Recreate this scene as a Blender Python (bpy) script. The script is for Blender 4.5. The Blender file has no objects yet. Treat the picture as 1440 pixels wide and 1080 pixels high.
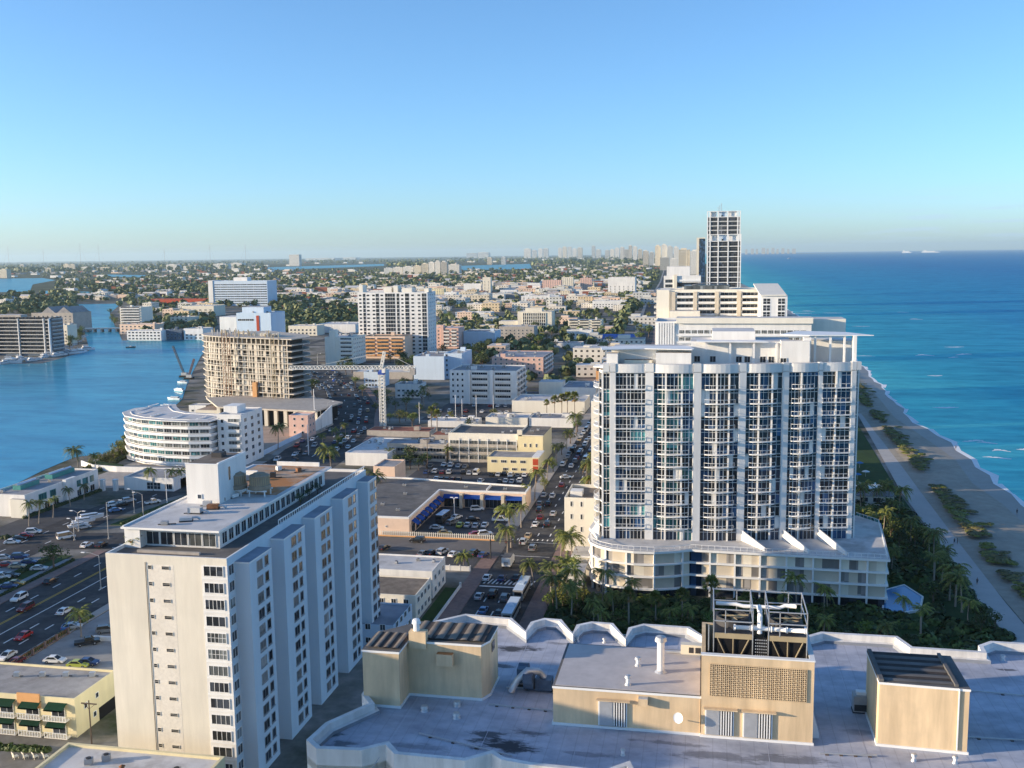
import bpy, math, random
import numpy as np
from mathutils import Vector, Matrix
R = math.radians; PI = math.pi
random.seed(7)
S = bpy.context.scene
COL = S.collection
# ------------------------------------------------------------------ camera
CAM_H, FPX = 85.0, 1400.0
YAW, PIT, ROL = R(11), math.atan(182.3 / 1400), 0.0125      # world +Y runs up the avenue, +X points at the ocean
f0 = Vector((-math.sin(YAW), math.cos(YAW), 0)); r0 = Vector((math.cos(YAW), math.sin(YAW), 0)); zz = Vector((0, 0, 1))
FV = f0 * math.cos(PIT) - zz * math.sin(PIT); u0 = f0 * math.sin(PIT) + zz * math.cos(PIT)
RV = r0 * math.cos(ROL) - u0 * math.sin(ROL); UV = u0 * math.cos(ROL) + r0 * math.sin(ROL)
cam = bpy.data.cameras.new('camera'); camo = bpy.data.objects.new('camera', cam); COL.objects.link(camo)
camo.matrix_world = Matrix(((RV.x, UV.x, -FV.x, 0), (RV.y, UV.y, -FV.y, 0), (RV.z, UV.z, -FV.z, CAM_H), (0, 0, 0, 1)))
cam.sensor_width = 36; cam.lens = FPX / 1440 * 36; cam.clip_end = 200000; cam.clip_start = 1
S.camera = camo
HAZE = 0.000026
# ------------------------------------------------------------------ sky, sun, exposure
SUN_EL = 10.0
SD = Vector((-math.cos(R(18)) * math.cos(R(SUN_EL)), -math.sin(R(18)) * math.cos(R(SUN_EL)), math.sin(R(SUN_EL))))  # towards the sun
w = bpy.data.worlds.new('World'); S.world = w; w.use_nodes = True
nt = w.node_tree; bg = nt.nodes['Background']
sky = nt.nodes.new('ShaderNodeTexSky'); sky.sky_type = 'NISHITA'; sky.sun_disc = False
sky.sun_elevation = R(SUN_EL); sky.sun_rotation = math.atan2(SD.x, SD.y)
sky.air_density = 0.8; sky.dust_density = 0.55; sky.ozone_density = 4.3; sky.altitude = 50
hsv = nt.nodes.new('ShaderNodeHueSaturation'); hsv.inputs['Saturation'].default_value = 0.98; hsv.inputs['Hue'].default_value = 0.496
nt.links.new(sky.outputs[0], hsv.inputs['Color'])
tc_ = nt.nodes.new('ShaderNodeTexCoord'); mp_ = nt.nodes.new('ShaderNodeMapping'); mp_.inputs['Scale'].default_value = (5, 5, 90); nz_ = nt.nodes.new('ShaderNodeTexNoise'); nz_.inputs['Scale'].default_value = 2.2; nz_.inputs['Detail'].default_value = 6
nt.links.new(tc_.outputs['Generated'], mp_.inputs[0]); nt.links.new(mp_.outputs[0], nz_.inputs['Vector']); sx_ = nt.nodes.new('ShaderNodeSeparateXYZ'); nt.links.new(tc_.outputs['Generated'], sx_.inputs[0])
def wr_(v, pts):
    r_ = nt.nodes.new('ShaderNodeValToRGB'); e = r_.color_ramp.elements
    while len(e) < len(pts): e.new(.5)
    for i, (p, g) in enumerate(pts): e[i].position = p; e[i].color = (g, g, g, 1)
    nt.links.new(v, r_.inputs[0]); return r_.outputs[0]
def wm_(a, c): m_ = nt.nodes.new('ShaderNodeMath'); m_.operation = 'MULTIPLY'; nt.links.new(a, m_.inputs[0]); nt.links.new(c, m_.inputs[1]); return m_.outputs[0]
cl_ = wm_(wm_(wr_(nz_.outputs['Fac'], [(.52, 0), (.62, .5)]), wr_(sx_.outputs[2], [(0, 0), (.012, 1), (.035, 1), (.06, 0)])), wr_(sx_.outputs[0], [(.05, 0), (.2, 1)]))   # thin grey cloud low over the sea
mk_ = nt.nodes.new('ShaderNodeMix'); mk_.data_type = 'RGBA'; mk_.inputs[7].default_value = (2.0, 2.7, 3.5, 1); nt.links.new(cl_, mk_.inputs[0]); nt.links.new(hsv.outputs[0], mk_.inputs[6]); nt.links.new(mk_.outputs[2], bg.inputs[0]); bg.inputs[1].default_value = 0.15
sl = bpy.data.lights.new('sun', 'SUN'); so = bpy.data.objects.new('sun', sl); COL.objects.link(so)
sl.energy = 4.4; sl.angle = R(0.5); sl.color = (1.0, 0.80, 0.56)
so.rotation_euler = SD.to_track_quat('Z', 'Y').to_euler()
S.view_settings.view_transform = 'Standard'; S.view_settings.look = 'None'; S.view_settings.exposure = 1.0; S.view_settings.gamma = 1
S.render.film_transparent = False
try:
    S.cycles.max_bounces = 5; S.cycles.diffuse_bounces = 3; S.cycles.glossy_bounces = 3; S.cycles.use_denoising = True; S.cycles.volume_bounces = 0
except Exception: pass
# ------------------------------------------------------------------ measuring helpers (photo pixels of the 1440x1080 picture <-> places on the ground)
def at(x, y, z=0.0):
    d = FV + RV * ((x - 720) / FPX) - UV * ((y - 540) / FPX)
    t = (z - CAM_H) / d.z
    return Vector((d.x * t, d.y * t, z))
def pr(X, Y, Z):
    v = Vector((X, Y, Z - CAM_H)); d = v.dot(FV)
    return 720 + FPX * v.dot(RV) / d, 540 - FPX * v.dot(UV) / d
def xat(px, Y, z=0.0):
    lo, hi = -60000.0, 60000.0
    for _ in range(60):
        m = (lo + hi) / 2
        if Vector((m, Y, z - CAM_H)).dot(FV) > 0 and pr(m, Y, z)[0] < px: lo = m
        else: hi = m
    return lo
def zat(X, Y, py):
    lo, hi = -5.0, 500.0
    for _ in range(50):
        m = (lo + hi) / 2
        if pr(X, Y, m)[1] > py: lo = m
        else: hi = m
    return lo
# ------------------------------------------------------------------ materials
MATS = {}
def newmat(name):
    m = bpy.data.materials.new(name); m.use_nodes = True; MATS[name] = m
    n = m.node_tree.nodes; return m, n, m.node_tree.links, n['Principled BSDF']
def ramp(n, stops, interp='LINEAR'):
    r = n.new('ShaderNodeValToRGB'); e = r.color_ramp.elements; r.color_ramp.interpolation = interp
    while len(e) < len(stops): e.new(0.5)
    for i, (p, c) in enumerate(stops):
        e[i].position = p; e[i].color = (*c, 1) if len(c) == 3 else c
    return r
def math_(n, l, op, a, b=None, c=None):
    m = n.new('ShaderNodeMath'); m.operation = op
    for i, v in enumerate((a, b, c)):
        if v is None: continue
        if isinstance(v, (int, float)): m.inputs[i].default_value = v
        else: l.new(v, m.inputs[i])
    return m.outputs[0]
def noise(n, l, vec, scale, detail=4, rough=.55, stretch=None):
    if stretch:
        mp = n.new('ShaderNodeMapping'); mp.inputs['Scale'].default_value = stretch; l.new(vec, mp.inputs['Vector']); vec = mp.outputs[0]
    t = n.new('ShaderNodeTexNoise'); t.inputs['Scale'].default_value = scale; t.inputs['Detail'].default_value = detail; t.inputs['Roughness'].default_value = rough
    l.new(vec, t.inputs['Vector']); return t.outputs['Fac']
def mix(n, l, fac, a, b, kind='MIX'):
    m = n.new('ShaderNodeMix'); m.data_type = 'RGBA'; m.blend_type = kind
    for sock, v in ((m.inputs[0], fac), (m.inputs[6], a), (m.inputs[7], b)):
        if isinstance(v, (int, float)): sock.default_value = v
        elif isinstance(v, tuple): sock.default_value = (*v, 1)
        else: l.new(v, sock)
    return m.outputs[2]
def mul3(c, k): return tuple(min(1, x * k) for x in c)
def mat(name, col, rough=.8, var=.15, scale=.6, spec=.25, metal=0, streak=False, dirt=None, dirtamt=.5, dlo=.52, objcol=False, bump=0, coat=0):
    m, n, l, p = newmat(name)
    p.inputs['Roughness'].default_value = rough; p.inputs['Specular IOR Level'].default_value = spec; p.inputs['Metallic'].default_value = metal
    if coat: p.inputs['Coat Weight'].default_value = coat
    pos = n.new('ShaderNodeNewGeometry').outputs['Position']
    f1 = noise(n, l, pos, scale, 5, .6, (1, 1, .12) if streak else None)
    r = ramp(n, [(.3, mul3(col, 1 - var)), (.7, mul3(col, 1 + var * .5))]); l.new(f1, r.inputs[0]); c = r.outputs[0]
    f2 = noise(n, l, pos, scale * .13 + .02, 2)
    r2 = ramp(n, [(.35, (1 - var * .7,) * 3), (.65, (1, 1, 1))]); l.new(f2, r2.inputs[0]); c = mix(n, l, 1.0, c, r2.outputs[0], 'MULTIPLY')
    if objcol:
        oi = n.new('ShaderNodeObjectInfo'); c = mix(n, l, 1.0, c, oi.outputs['Color'], 'MULTIPLY')
    if dirt:
        f3 = noise(n, l, pos, .09, 6, .7); r3 = ramp(n, [(dlo, (0, 0, 0)), (dlo + .14, (1, 1, 1))]); l.new(f3, r3.inputs[0])
        c = mix(n, l, math_(n, l, 'MULTIPLY', r3.outputs[0], dirtamt), c, dirt)
    l.new(c, p.inputs['Base Color'])
    if bump:
        b = n.new('ShaderNodeBump'); b.inputs['Strength'].default_value = bump; b.inputs['Distance'].default_value = .05; l.new(f1, b.inputs['Height']); l.new(b.outputs[0], p.inputs['Normal'])
    return m
def glassmat(name, col, rough=.12, var=.5, spec=.6, cell=1.3):
    m, n, l, p = newmat(name); p.inputs['Roughness'].default_value = rough; p.inputs['Specular IOR Level'].default_value = spec
    oi = n.new('ShaderNodeObjectInfo'); pos = n.new('ShaderNodeNewGeometry').outputs['Position']
    sn = n.new('ShaderNodeVectorMath'); sn.operation = 'SNAP'; sn.inputs[1].default_value = (cell, cell * 1.7, 3.0); l.new(pos, sn.inputs[0])
    wn = n.new('ShaderNodeTexWhiteNoise'); l.new(sn.outputs[0], wn.inputs[0])
    r = ramp(n, [(0, mul3(col, 1 - var)), (.55, col), (.8, mul3(col, 1 + var)), (1, mul3(col, 1 + 3 * var))]); l.new(wn.outputs[0], r.inputs[0])
    l.new(r.outputs[0], p.inputs['Base Color']); return m
def facade(name, wall, glass, bw=3.2, fh=3.0, a=(.2, .8), b=(.3, .75), var=.1, z0=0.0):
    """wall with a regular window pattern for buildings too far off to show their windows apart"""
    m, n, l, p = newmat(name); p.inputs['Specular IOR Level'].default_value = .3
    tc = n.new('ShaderNodeTexCoord'); sp = n.new('ShaderNodeSeparateXYZ'); l.new(tc.outputs['Object'], sp.inputs[0])
    nn = n.new('ShaderNodeSeparateXYZ'); l.new(tc.outputs['Normal'], nn.inputs[0])
    side = math_(n, l, 'GREATER_THAN', math_(n, l, 'ABSOLUTE', nn.outputs[0]), .6)
    up = math_(n, l, 'LESS_THAN', math_(n, l, 'ABSOLUTE', nn.outputs[2]), .5)
    u = math_(n, l, 'ADD', math_(n, l, 'MULTIPLY', sp.outputs[1], side), math_(n, l, 'MULTIPLY', sp.outputs[0], math_(n, l, 'SUBTRACT', 1, side)))
    us = math_(n, l, 'DIVIDE', u, bw); vs = math_(n, l, 'DIVIDE', math_(n, l, 'SUBTRACT', sp.outputs[2], z0), fh)
    def band(x, lo, hi):
        fr = math_(n, l, 'FRACT', math_(n, l, 'ADD', x, 50)); return math_(n, l, 'MULTIPLY', math_(n, l, 'GREATER_THAN', fr, lo), math_(n, l, 'LESS_THAN', fr, hi))
    fac = math_(n, l, 'MULTIPLY', math_(n, l, 'MULTIPLY', band(us, *a), band(vs, *b)), up)
    cv = n.new('ShaderNodeCombineXYZ'); l.new(math_(n, l, 'FLOOR', us), cv.inputs[0]); l.new(math_(n, l, 'FLOOR', vs), cv.inputs[1]); l.new(side, cv.inputs[2])
    wn = n.new('ShaderNodeTexWhiteNoise'); l.new(cv.outputs[0], wn.inputs[0])
    g = ramp(n, [(0, mul3(glass, .5)), (.7, glass), (1, mul3(glass, 3))]); l.new(wn.outputs[0], g.inputs[0])
    pos = n.new('ShaderNodeNewGeometry').outputs['Position']; f1 = noise(n, l, pos, .25, 4)
    oi = n.new('ShaderNodeObjectInfo')
    wr = ramp(n, [(.3, mul3(wall, 1 - var)), (.7, wall)]); l.new(f1, wr.inputs[0])
    wc = mix(n, l, 1.0, wr.outputs[0], oi.outputs['Color'], 'MULTIPLY')
    l.new(mix(n, l, fac, wc, g.outputs[0]), p.inputs['Base Color'])
    l.new(math_(n, l, 'SUBTRACT', .85, math_(n, l, 'MULTIPLY', fac, .7)), p.inputs['Roughness'])
    return m
def leafmat(name, lo, hi, per_obj=.35):
    m, n, l, p = newmat(name); p.inputs['Roughness'].default_value = .6; p.inputs['Specular IOR Level'].default_value = .25
    g = n.new('ShaderNodeNewGeometry'); oi = n.new('ShaderNodeObjectInfo')
    mid = tuple((x + y) / 2 for x, y in zip(lo, hi))
    r = ramp(n, [(0, lo), (.6, mid), (1, hi)]); l.new(g.outputs['Random Per Island'], r.inputs[0])
    r2 = ramp(n, [(0, (1 - per_obj, 1 - per_obj, 1 - per_obj)), (1, (1 + per_obj, 1 + per_obj * .9, 1 - per_obj * .3))]); l.new(oi.outputs['Random'], r2.inputs[0])
    l.new(mix(n, l, 1.0, r.outputs[0], r2.outputs[0], 'MULTIPLY'), p.inputs['Base Color'])
    try:
        p.inputs['Subsurface Weight'].default_value = 0
    except Exception: pass
    return m
mat('white', (.80, .79, .76), .7, .12, .5, streak=True)
mat('white_trim', (.82, .82, .80), .5, .04)
mat('cream', (.76, .70, .57), .8, .08, .5, streak=True)
mat('pale_cream', (.80, .76, .66), .8, .07, .5, streak=True)
mat('tower_stucco', (.77, .72, .61), .85, .10, .8, streak=True, dirt=(.72, .66, .55), dirtamt=.5)
mat('tower_side', (.60, .68, .73), .8, .05, .5, streak=True)
mat('tan_stucco', (.78, .59, .37), .9, .24, 1.1, streak=True, dirt=(.46, .36, .25), dirtamt=.4, dlo=.5)
mat('parapet_white', (.80, .79, .77), .75, .22, 1.3, streak=True, dirt=(.45, .43, .40), dirtamt=.45, dlo=.5)
mat('yellow_stucco', (.78, .68, .42), .85, .08, .6, streak=True)
mat('orange_paint', (.72, .38, .16), .8, .08)
mat('red_paint', (.45, .07, .03), .7, .1)
mat('pink_stucco', (.72, .48, .40), .85, .08)
mat('peach', (.78, .58, .44), .85, .08)
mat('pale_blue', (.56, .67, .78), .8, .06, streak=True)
mat('tan_panel', (.60, .53, .42), .8, .06)
mat('concrete', (.46, .42, .37), .9, .18, .7)
mat('raw_concrete', (.54, .49, .42), .9, .2, .6)
mat('block_wall', (.54, .50, .44), .9, .15, 1.2)
mat('roof_grey', (.36, .35, .35), .9, .22, .35, dirt=(.16, .15, .14), dirtamt=.5)
mat('roof_white', (.62, .61, .60), .9, .18, .3, dirt=(.30, .28, .26), dirtamt=.6)
mat('roof_brown', (.26, .22, .18), .95, .35, .5, dirt=(.12, .10, .09), dirtamt=.6)
mat('roof_dark', (.16, .155, .15), .95, .25, .4, dirt=(.30, .28, .26), dirtamt=.4)
mat('roof_blue', (.30, .33, .38), .9, .2, .35, dirt=(.16, .15, .14), dirtamt=.5)
mat('roof_tile', (.30, .11, .07), .85, .2, 1.5)
mat('hotel_deck', (.50, .51, .57), .75, .14, .8, dirt=(.38, .39, .44), dirtamt=.6)
mat('deck_lowroof', (.50, .47, .46), .85, .12, 1.0)
mat('deck_stain', (.05, .05, .06), .9, .4, 2.0)
mat('rust', (.52, .40, .30), .9, .3, .4, dirt=(.42, .18, .06), dirtamt=.95, dlo=.40)
mat('rust_metal', (.30, .14, .07), .8, .4, 1.0)
mat('asphalt', (.058, .058, .062), .9, .35, .25, dirt=(.12, .115, .11), dirtamt=.6, dlo=.47)
mat('street_grey', (.17, .16, .155), .92, .2, .2, dirt=(.10, .10, .10), dirtamt=.5)
mat('parking', (.085, .085, .09), .9, .25, .2, dirt=(.14, .14, .14), dirtamt=.5)
mat('lot_pale', (.30, .30, .30), .92, .2, .25, dirt=(.18, .18, .18), dirtamt=.4)
mat('pavement', (.40, .37, .34), .9, .15, .5)
mat('brick_pavement', (.26, .18, .16), .9, .2, .8)
mat('paint_white', (.75, .75, .73), .7, .12, 2)
mat('paint_yellow', (.65, .42, .05), .7, .12, 2)
mat('sand', (.40, .36, .30), .95, .16, .35, dirt=(.29, .26, .22), dirtamt=.6, bump=1.0)
mat('wet_sand', (.26, .24, .22), .45, .15, .2)
mat('path_sand', (.48, .46, .44), .9, .08, .3)
mat('dune_sand', (.40, .34, .25), .95, .2, .4)
mat('construction_dirt', (.46, .35, .27), .95, .2, .15, dirt=(.30, .22, .17), dirtamt=.6, bump=.6)
mat('lawn', (.035, .075, .018), .95, .3, .3)
mat('hedge_leaf', (.04, .07, .02), .9, .4, 1.5)
mat('metal_grey', (.42, .42, .42), .5, .15, 1, metal=.4)
mat('metal_dark', (.05, .05, .055), .6, .2, 1)
mat('metal_blue', (.10, .14, .20), .45, .2, 1.5, metal=.3)
mat('pipe_white', (.80, .80, .80), .45, .05)
mat('galvanized', (.55, .56, .57), .45, .1, 2, metal=.5)
mat('cable_tan', (.45, .36, .22), .8, .2)
mat('tank_wood', (.36, .29, .21), .9, .2, 2, streak=True)
mat('black_void', (.012, .012, .014), .9, .2)
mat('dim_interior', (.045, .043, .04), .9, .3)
mat('green_awning', (.02, .09, .05), .8, .15)
mat('green_frame', (.06, .26, .24), .5, .1)
mat('blue_awning', (.03, .13, .55), .7, .1)
mat('blue_tile', (.03, .12, .50), .6, .1)
mat('umbrella_blue', (.05, .20, .45), .7, .1)
mat('pool_water', (.012, .19, .45), .15, .06, .6, spec=.5)
mat('pool_tent', (.14, .45, .75), .7, .05)
mat('crane_white', (.78, .76, .70), .5, .08)
mat('crane_blue', (.03, .08, .35), .5, .1)
mat('rubber', (.02, .02, .02), .8, .1)
mat('car_paint', (.9, .9, .9), .3, .03, .5, spec=.5, objcol=True, coat=.5)
mat('light_glass', (.85, .85, .82), .2, .02)
mat('tail_red', (.35, .01, .01), .3, .1)
mat('chrome', (.6, .6, .6), .25, .05, metal=.8)
mat('wood_pole', (.12, .09, .07), .9, .2, 2, streak=True)
mat('bark', (.16, .12, .09), .95, .25, 2, streak=True)
mat('palm_bark', (.33, .28, .23), .95, .2, 3)
mat('hull_white', (.70, .71, .72), .3, .04, spec=.5)
mat('boat_dark', (.04, .05, .07), .3, .1)
mat('skin', (.45, .28, .20), .7, .05)
mat('dark_cloth', (.05, .05, .07), .9, .1)
mat('foam', (.85, .87, .88), .8, .08, .5)
mat('dead_frond', (.30, .19, .08), .9, .3, 2)
mat('peeled_wall', (.78, .73, .64), .9, .12, 1.8, dirt=(.80, .76, .68), dirtamt=.6)
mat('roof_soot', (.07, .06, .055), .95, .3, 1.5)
glassmat('glass_dark', (.025, .030, .038), .12)
glassmat('glass_blue', (.018, .042, .085), .10, .7)
glassmat('glass_teal', (.04, .13, .14), .10, .5)
glassmat('glass_soft', (.10, .11, .11), .3, .6)
glassmat('shutter_grey', (.20, .19, .18), .5, .3)
glassmat('car_glass', (.02, .022, .026), .06, .2)
leafmat('leaf_green', (.045, .085, .022), (.15, .20, .05))
leafmat('leaf_olive', (.07, .09, .025), (.22, .22, .06))
leafmat('leaf_dark', (.025, .050, .020), (.085, .12, .038))
leafmat('palm_leaf', (.06, .09, .025), (.24, .25, .07), .25)
leafmat('far_leaf', (.07, .10, .05), (.19, .21, .10), .2)
leafmat('dune_leaf', (.06, .065, .03), (.19, .16, .08), .3)
def tinted_facades():
    facade('far_white', (.78, .76, .70), (.05, .055, .065), 3.4, 3.1, (.22, .78), (.3, .78))
    facade('far_band', (.80, .78, .72), (.04, .05, .06), 30, 3.1, (.02, .98), (.38, .86))
    facade('far_dark', (.70, .66, .58), (.025, .028, .032), 4.2, 3.2, (.12, .88), (.22, .86))
    facade('far_cream', (.76, .66, .48), (.05, .05, .05), 3.0, 3.0, (.3, .72), (.32, .72))
    facade('house_wall', (.74, .70, .62), (.05, .05, .05), 3.6, 3.2, (.3, .7), (.3, .68))
tinted_facades()
# ------------------------------------------------------------------ mesh builder
class MB:
    def __init__(s): s.v, s.f, s.m, s.mats = [], [], [], []
    def mi(s, name):
        if name not in s.mats: s.mats.append(name)
        return s.mats.index(name)
    def add(s, vs, fs, m):
        b = len(s.v); k = s.mi(m); s.v += [tuple(v) for v in vs]
        for f in fs: s.f.append([b + i for i in f]); s.m.append(k)
        return s
    def box(s, x0, x1, y0, y1, z0, z1, m, top=None, skip=''):
        vs = [(x0, y0, z0), (x1, y0, z0), (x1, y1, z0), (x0, y1, z0), (x0, y0, z1), (x1, y0, z1), (x1, y1, z1), (x0, y1, z1)]
        F = {'b': (0, 3, 2, 1), 't': (4, 5, 6, 7), 's': (0, 1, 5, 4), 'e': (1, 2, 6, 5), 'n': (2, 3, 7, 6), 'w': (3, 0, 4, 7)}
        for k in F:
            if k in skip: continue
            s.add([vs[i] for i in F[k]], [(0, 1, 2, 3)], top if (k == 't' and top) else m)
        return s
    def obox(s, c, ax, ay, az, m):
        """box round centre c with half-axis vectors"""
        c, ax, ay, az = map(Vector, (c, ax, ay, az))
        vs = [c + ax * i + ay * j + az * k for k in (-1, 1) for j in (-1, 1) for i in (-1, 1)]
        return s.add(vs, [(0, 2, 3, 1), (4, 5, 7, 6), (0, 1, 5, 4), (1, 3, 7, 5), (3, 2, 6, 7), (2, 0, 4, 6)], m)
    def bar(s, p, q, t, m, t2=None):
        p, q = Vector(p), Vector(q); d = (q - p)
        if d.length < 1e-6: return s
        up = Vector((0, 0, 1)) if abs(d.normalized().z) < .95 else Vector((1, 0, 0))
        a = d.cross(up).normalized() * t / 2; b = d.cross(a).normalized() * (t2 or t) / 2
        return s.obox((p + q) / 2, d / 2, a, b, m)
    def poly(s, pts, m): return s.add(pts, [tuple(range(len(pts)))], m)
    def prism(s, pts, z0, z1, m, top=None, bot=False):
        n = len(pts); A = sum(pts[i][0] * pts[(i + 1) % n][1] - pts[(i + 1) % n][0] * pts[i][1] for i in range(n))
        if A < 0: pts = pts[::-1]
        for i in range(n):
            a, b = pts[i], pts[(i + 1) % n]
            s.add([(a[0], a[1], z0), (b[0], b[1], z0), (b[0], b[1], z1), (a[0], a[1], z1)], [(0, 1, 2, 3)], m)
        s.add([(p[0], p[1], z1) for p in pts], [tuple(range(n))], top or m)
        if bot: s.add([(p[0], p[1], z0) for p in pts[::-1]], [tuple(range(n))], m)
        return s
    def tube(s, pts, r, m, n=8, cap=True):
        pts = [Vector(p) for p in pts]; rs = r if isinstance(r, (list, tuple)) else [r] * len(pts); b = len(s.v); k = s.mi(m)
        for i, p in enumerate(pts):
            d = (pts[min(i + 1, len(pts) - 1)] - pts[max(i - 1, 0)]).normalized()
            up = Vector((0, 0, 1)) if abs(d.z) < .9 else Vector((1, 0, 0)); a = d.cross(up).normalized(); c = a.cross(d).normalized()
            for j in range(n):
                t = 2 * PI * j / n; s.v.append(tuple(p + (a * math.cos(t) + c * math.sin(t)) * rs[i]))
        for i in range(len(pts) - 1):
            for j in range(n):
                j2 = (j + 1) % n; s.f.append([b + i * n + j, b + i * n + j2, b + (i + 1) * n + j2, b + (i + 1) * n + j]); s.m.append(k)
        if cap:
            s.f.append([b + j for j in range(n)]); s.m.append(k); e = b + (len(pts) - 1) * n; s.f.append([e + j for j in range(n)][::-1]); s.m.append(k)
        return s
    def lathe(s, prof, m, c=(0, 0), n=16):
        for i in range(len(prof) - 1):
            (r1, z1), (r2, z2) = prof[i], prof[i + 1]
            for j in range(n):
                a, b = 2 * PI * j / n, 2 * PI * (j + 1) / n
                s.add([(c[0] + r1 * math.cos(a), c[1] + r1 * math.sin(a), z1), (c[0] + r1 * math.cos(b), c[1] + r1 * math.sin(b), z1),
                       (c[0] + r2 * math.cos(b), c[1] + r2 * math.sin(b), z2), (c[0] + r2 * math.cos(a), c[1] + r2 * math.sin(a), z2)], [(0, 1, 2, 3)], m)
        return s
    def merge(s, mesh, M):
        """add a copy of an existing mesh, moved by matrix M"""
        b = len(s.v); s.v += [tuple(M @ v.co) for v in mesh.vertices]; ks = [s.mi(x.name) for x in mesh.materials]
        for p in mesh.polygons: s.f.append([b + i for i in p.vertices]); s.m.append(ks[p.material_index])
        return s
    def mesh(s, name):
        me = bpy.data.meshes.new(name); me.from_pydata(s.v, [], s.f)
        for x in s.mats: me.materials.append(MATS[x])
        me.polygons.foreach_set('material_index', s.m); me.update(); return me
    def build(s, name, parent=None, smooth=False):
        o = bpy.data.objects.new(name, s.mesh(name)); COL.objects.link(o)
        if parent: o.parent = parent
        if smooth: o.data.polygons.foreach_set('use_smooth', [True] * len(o.data.polygons))
        return o
def tag(o, label, cat=None, group=None, kind=None):
    if label: o['label'] = label
    if cat: o['category'] = cat
    if group: o['group'] = group
    if kind: o['kind'] = kind
    return o
def thing(name, label, cat, loc=(0, 0, 0), rot=0, group=None):
    o = bpy.data.objects.new(name, None); COL.objects.link(o); o.location = loc; o.rotation_euler = (0, 0, rot); o.empty_display_size = .2
    return tag(o, label, cat, group)
def inst(name, mesh, parent=None, loc=(0, 0, 0), rot=0, scale=1):
    o = bpy.data.objects.new(name, mesh); COL.objects.link(o); o.location = loc; o.rotation_euler = (0, 0, rot)
    if scale != 1: o.scale = (scale,) * 3 if isinstance(scale, (int, float)) else scale
    if parent: o.parent = parent
    return o
def struct(name, mb): return tag(mb.build(name), None, None, None, 'structure')
def copy_tree(o, parent=None):
    c = o.copy(); COL.objects.link(c); c.parent = parent
    for ch in o.children: copy_tree(ch, c)
    return c
# ------------------------------------------------------------------ windows and plain buildings
WM = {}
def window_mesh(w, h, panes=2, rows=1, frame='white_trim', glass='glass_dark', t=.08, sill=False):
    k = (round(w, 2), round(h, 2), panes, rows, frame, glass, t, sill)
    if k in WM: return WM[k]
    b = MB(); b.box(-w / 2, w / 2, -.03, .02, 0, h, glass, skip='nb')
    for x in (-w / 2 - t / 2, w / 2 - t / 2): b.box(x, x + t, -.09, .02, -t / 2, h + t / 2, frame, skip='n')
    for z in (-t / 2, h - t / 2): b.box(-w / 2 + t / 2, w / 2 - t / 2, -.09, .02, z, z + t, frame, skip='nwe')
    for i in range(1, panes): b.box(-w / 2 + w * i / panes - t * .35, -w / 2 + w * i / panes + t * .35, -.07, 0, t / 2, h - t / 2, frame, skip='nbt')
    for i in range(1, rows): b.box(-w / 2 + t / 2, w / 2 - t / 2, -.06, 0, h * i / rows - t * .3, h * i / rows + t * .3, frame, skip='nwe')
    if sill: b.box(-w / 2 - .1, w / 2 + .1, -.18, 0, -.16, -.06, frame, skip='n')
    WM[k] = b.mesh('window'); return WM[k]
ROT = {'S': 0, 'E': PI / 2, 'N': PI, 'W': -PI / 2}
def place(parent, name, items, limit=100):
    """items: (mesh, loc, rot). The first `limit` become parts of their own, what is left one part of kind stuff."""
    for me, loc, rot in items[:limit]: inst(name, me, parent, loc, rot)
    rest = items[limit:]
    if rest:
        b = MB()
        for me, loc, rot in rest: b.merge(me, Matrix.Translation(loc) @ Matrix.Rotation(rot, 4, 'Z'))
        b.build(name, parent)['kind'] = 'stuff'
def face_pt(w, d, face, u, z):
    return {'S': (u, 0, z), 'E': (w, u, z), 'N': (w - u, d, z), 'W': (0, d - u, z)}[face]
def rows(w, d, face, us, zs, me): return [(me, face_pt(w, d, face, u, z), ROT[face]) for z in zs for u in us]
def shell(t, w, d, h, wall, roof='roof_grey', par=.5, name='wall', th=.25):
    b = MB(); b.box(0, w, 0, d, 0, h, wall, skip='t')
    b.box(th, w - th, th, d - th, h - par, h, wall, skip='tbsenw')
    for (x0, x1, y0, y1) in ((0, w, 0, th), (0, w, d - th, d), (0, th, th, d - th), (w - th, w, th, d - th)):
        b.add([(x0, y0, h), (x1, y0, h), (x1, y1, h), (x0, y1, h)], [(0, 1, 2, 3)], wall)
    q = [(th, th), (w - th, th), (w - th, d - th), (th, d - th)]
    for i in range(4):
        a, c = q[i], q[(i + 1) % 4]; b.add([(c[0], c[1], h - par), (a[0], a[1], h - par), (a[0], a[1], h), (c[0], c[1], h)], [(0, 1, 2, 3)], wall)
    o = b.build(name, t)
    MB().box(th, w - th, th, d - th, h - par - .2, h - par, roof, skip='b').build('roof', t)
    return o
ACM = []
def ac_mesh():
    if not ACM:
        b = MB(); b.box(-.7, .7, -.5, .5, .12, .95, 'galvanized'); b.lathe([(.42, .95), (.42, 1.02), (.1, 1.03), (0, 1.03)], 'metal_dark', n=12)
        for x in (-.6, .5):
            b.box(x, x + .1, -.45, .45, 0, .12, 'metal_dark')
        for i in range(4): b.box(-.6, .6, -.53, -.5, .25 + i * .16, .33 + i * .16, 'metal_dark', skip='n')
        ACM.append(b.mesh('roof_unit'))
    return ACM[0]
ROOFR = random.Random(3)
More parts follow.
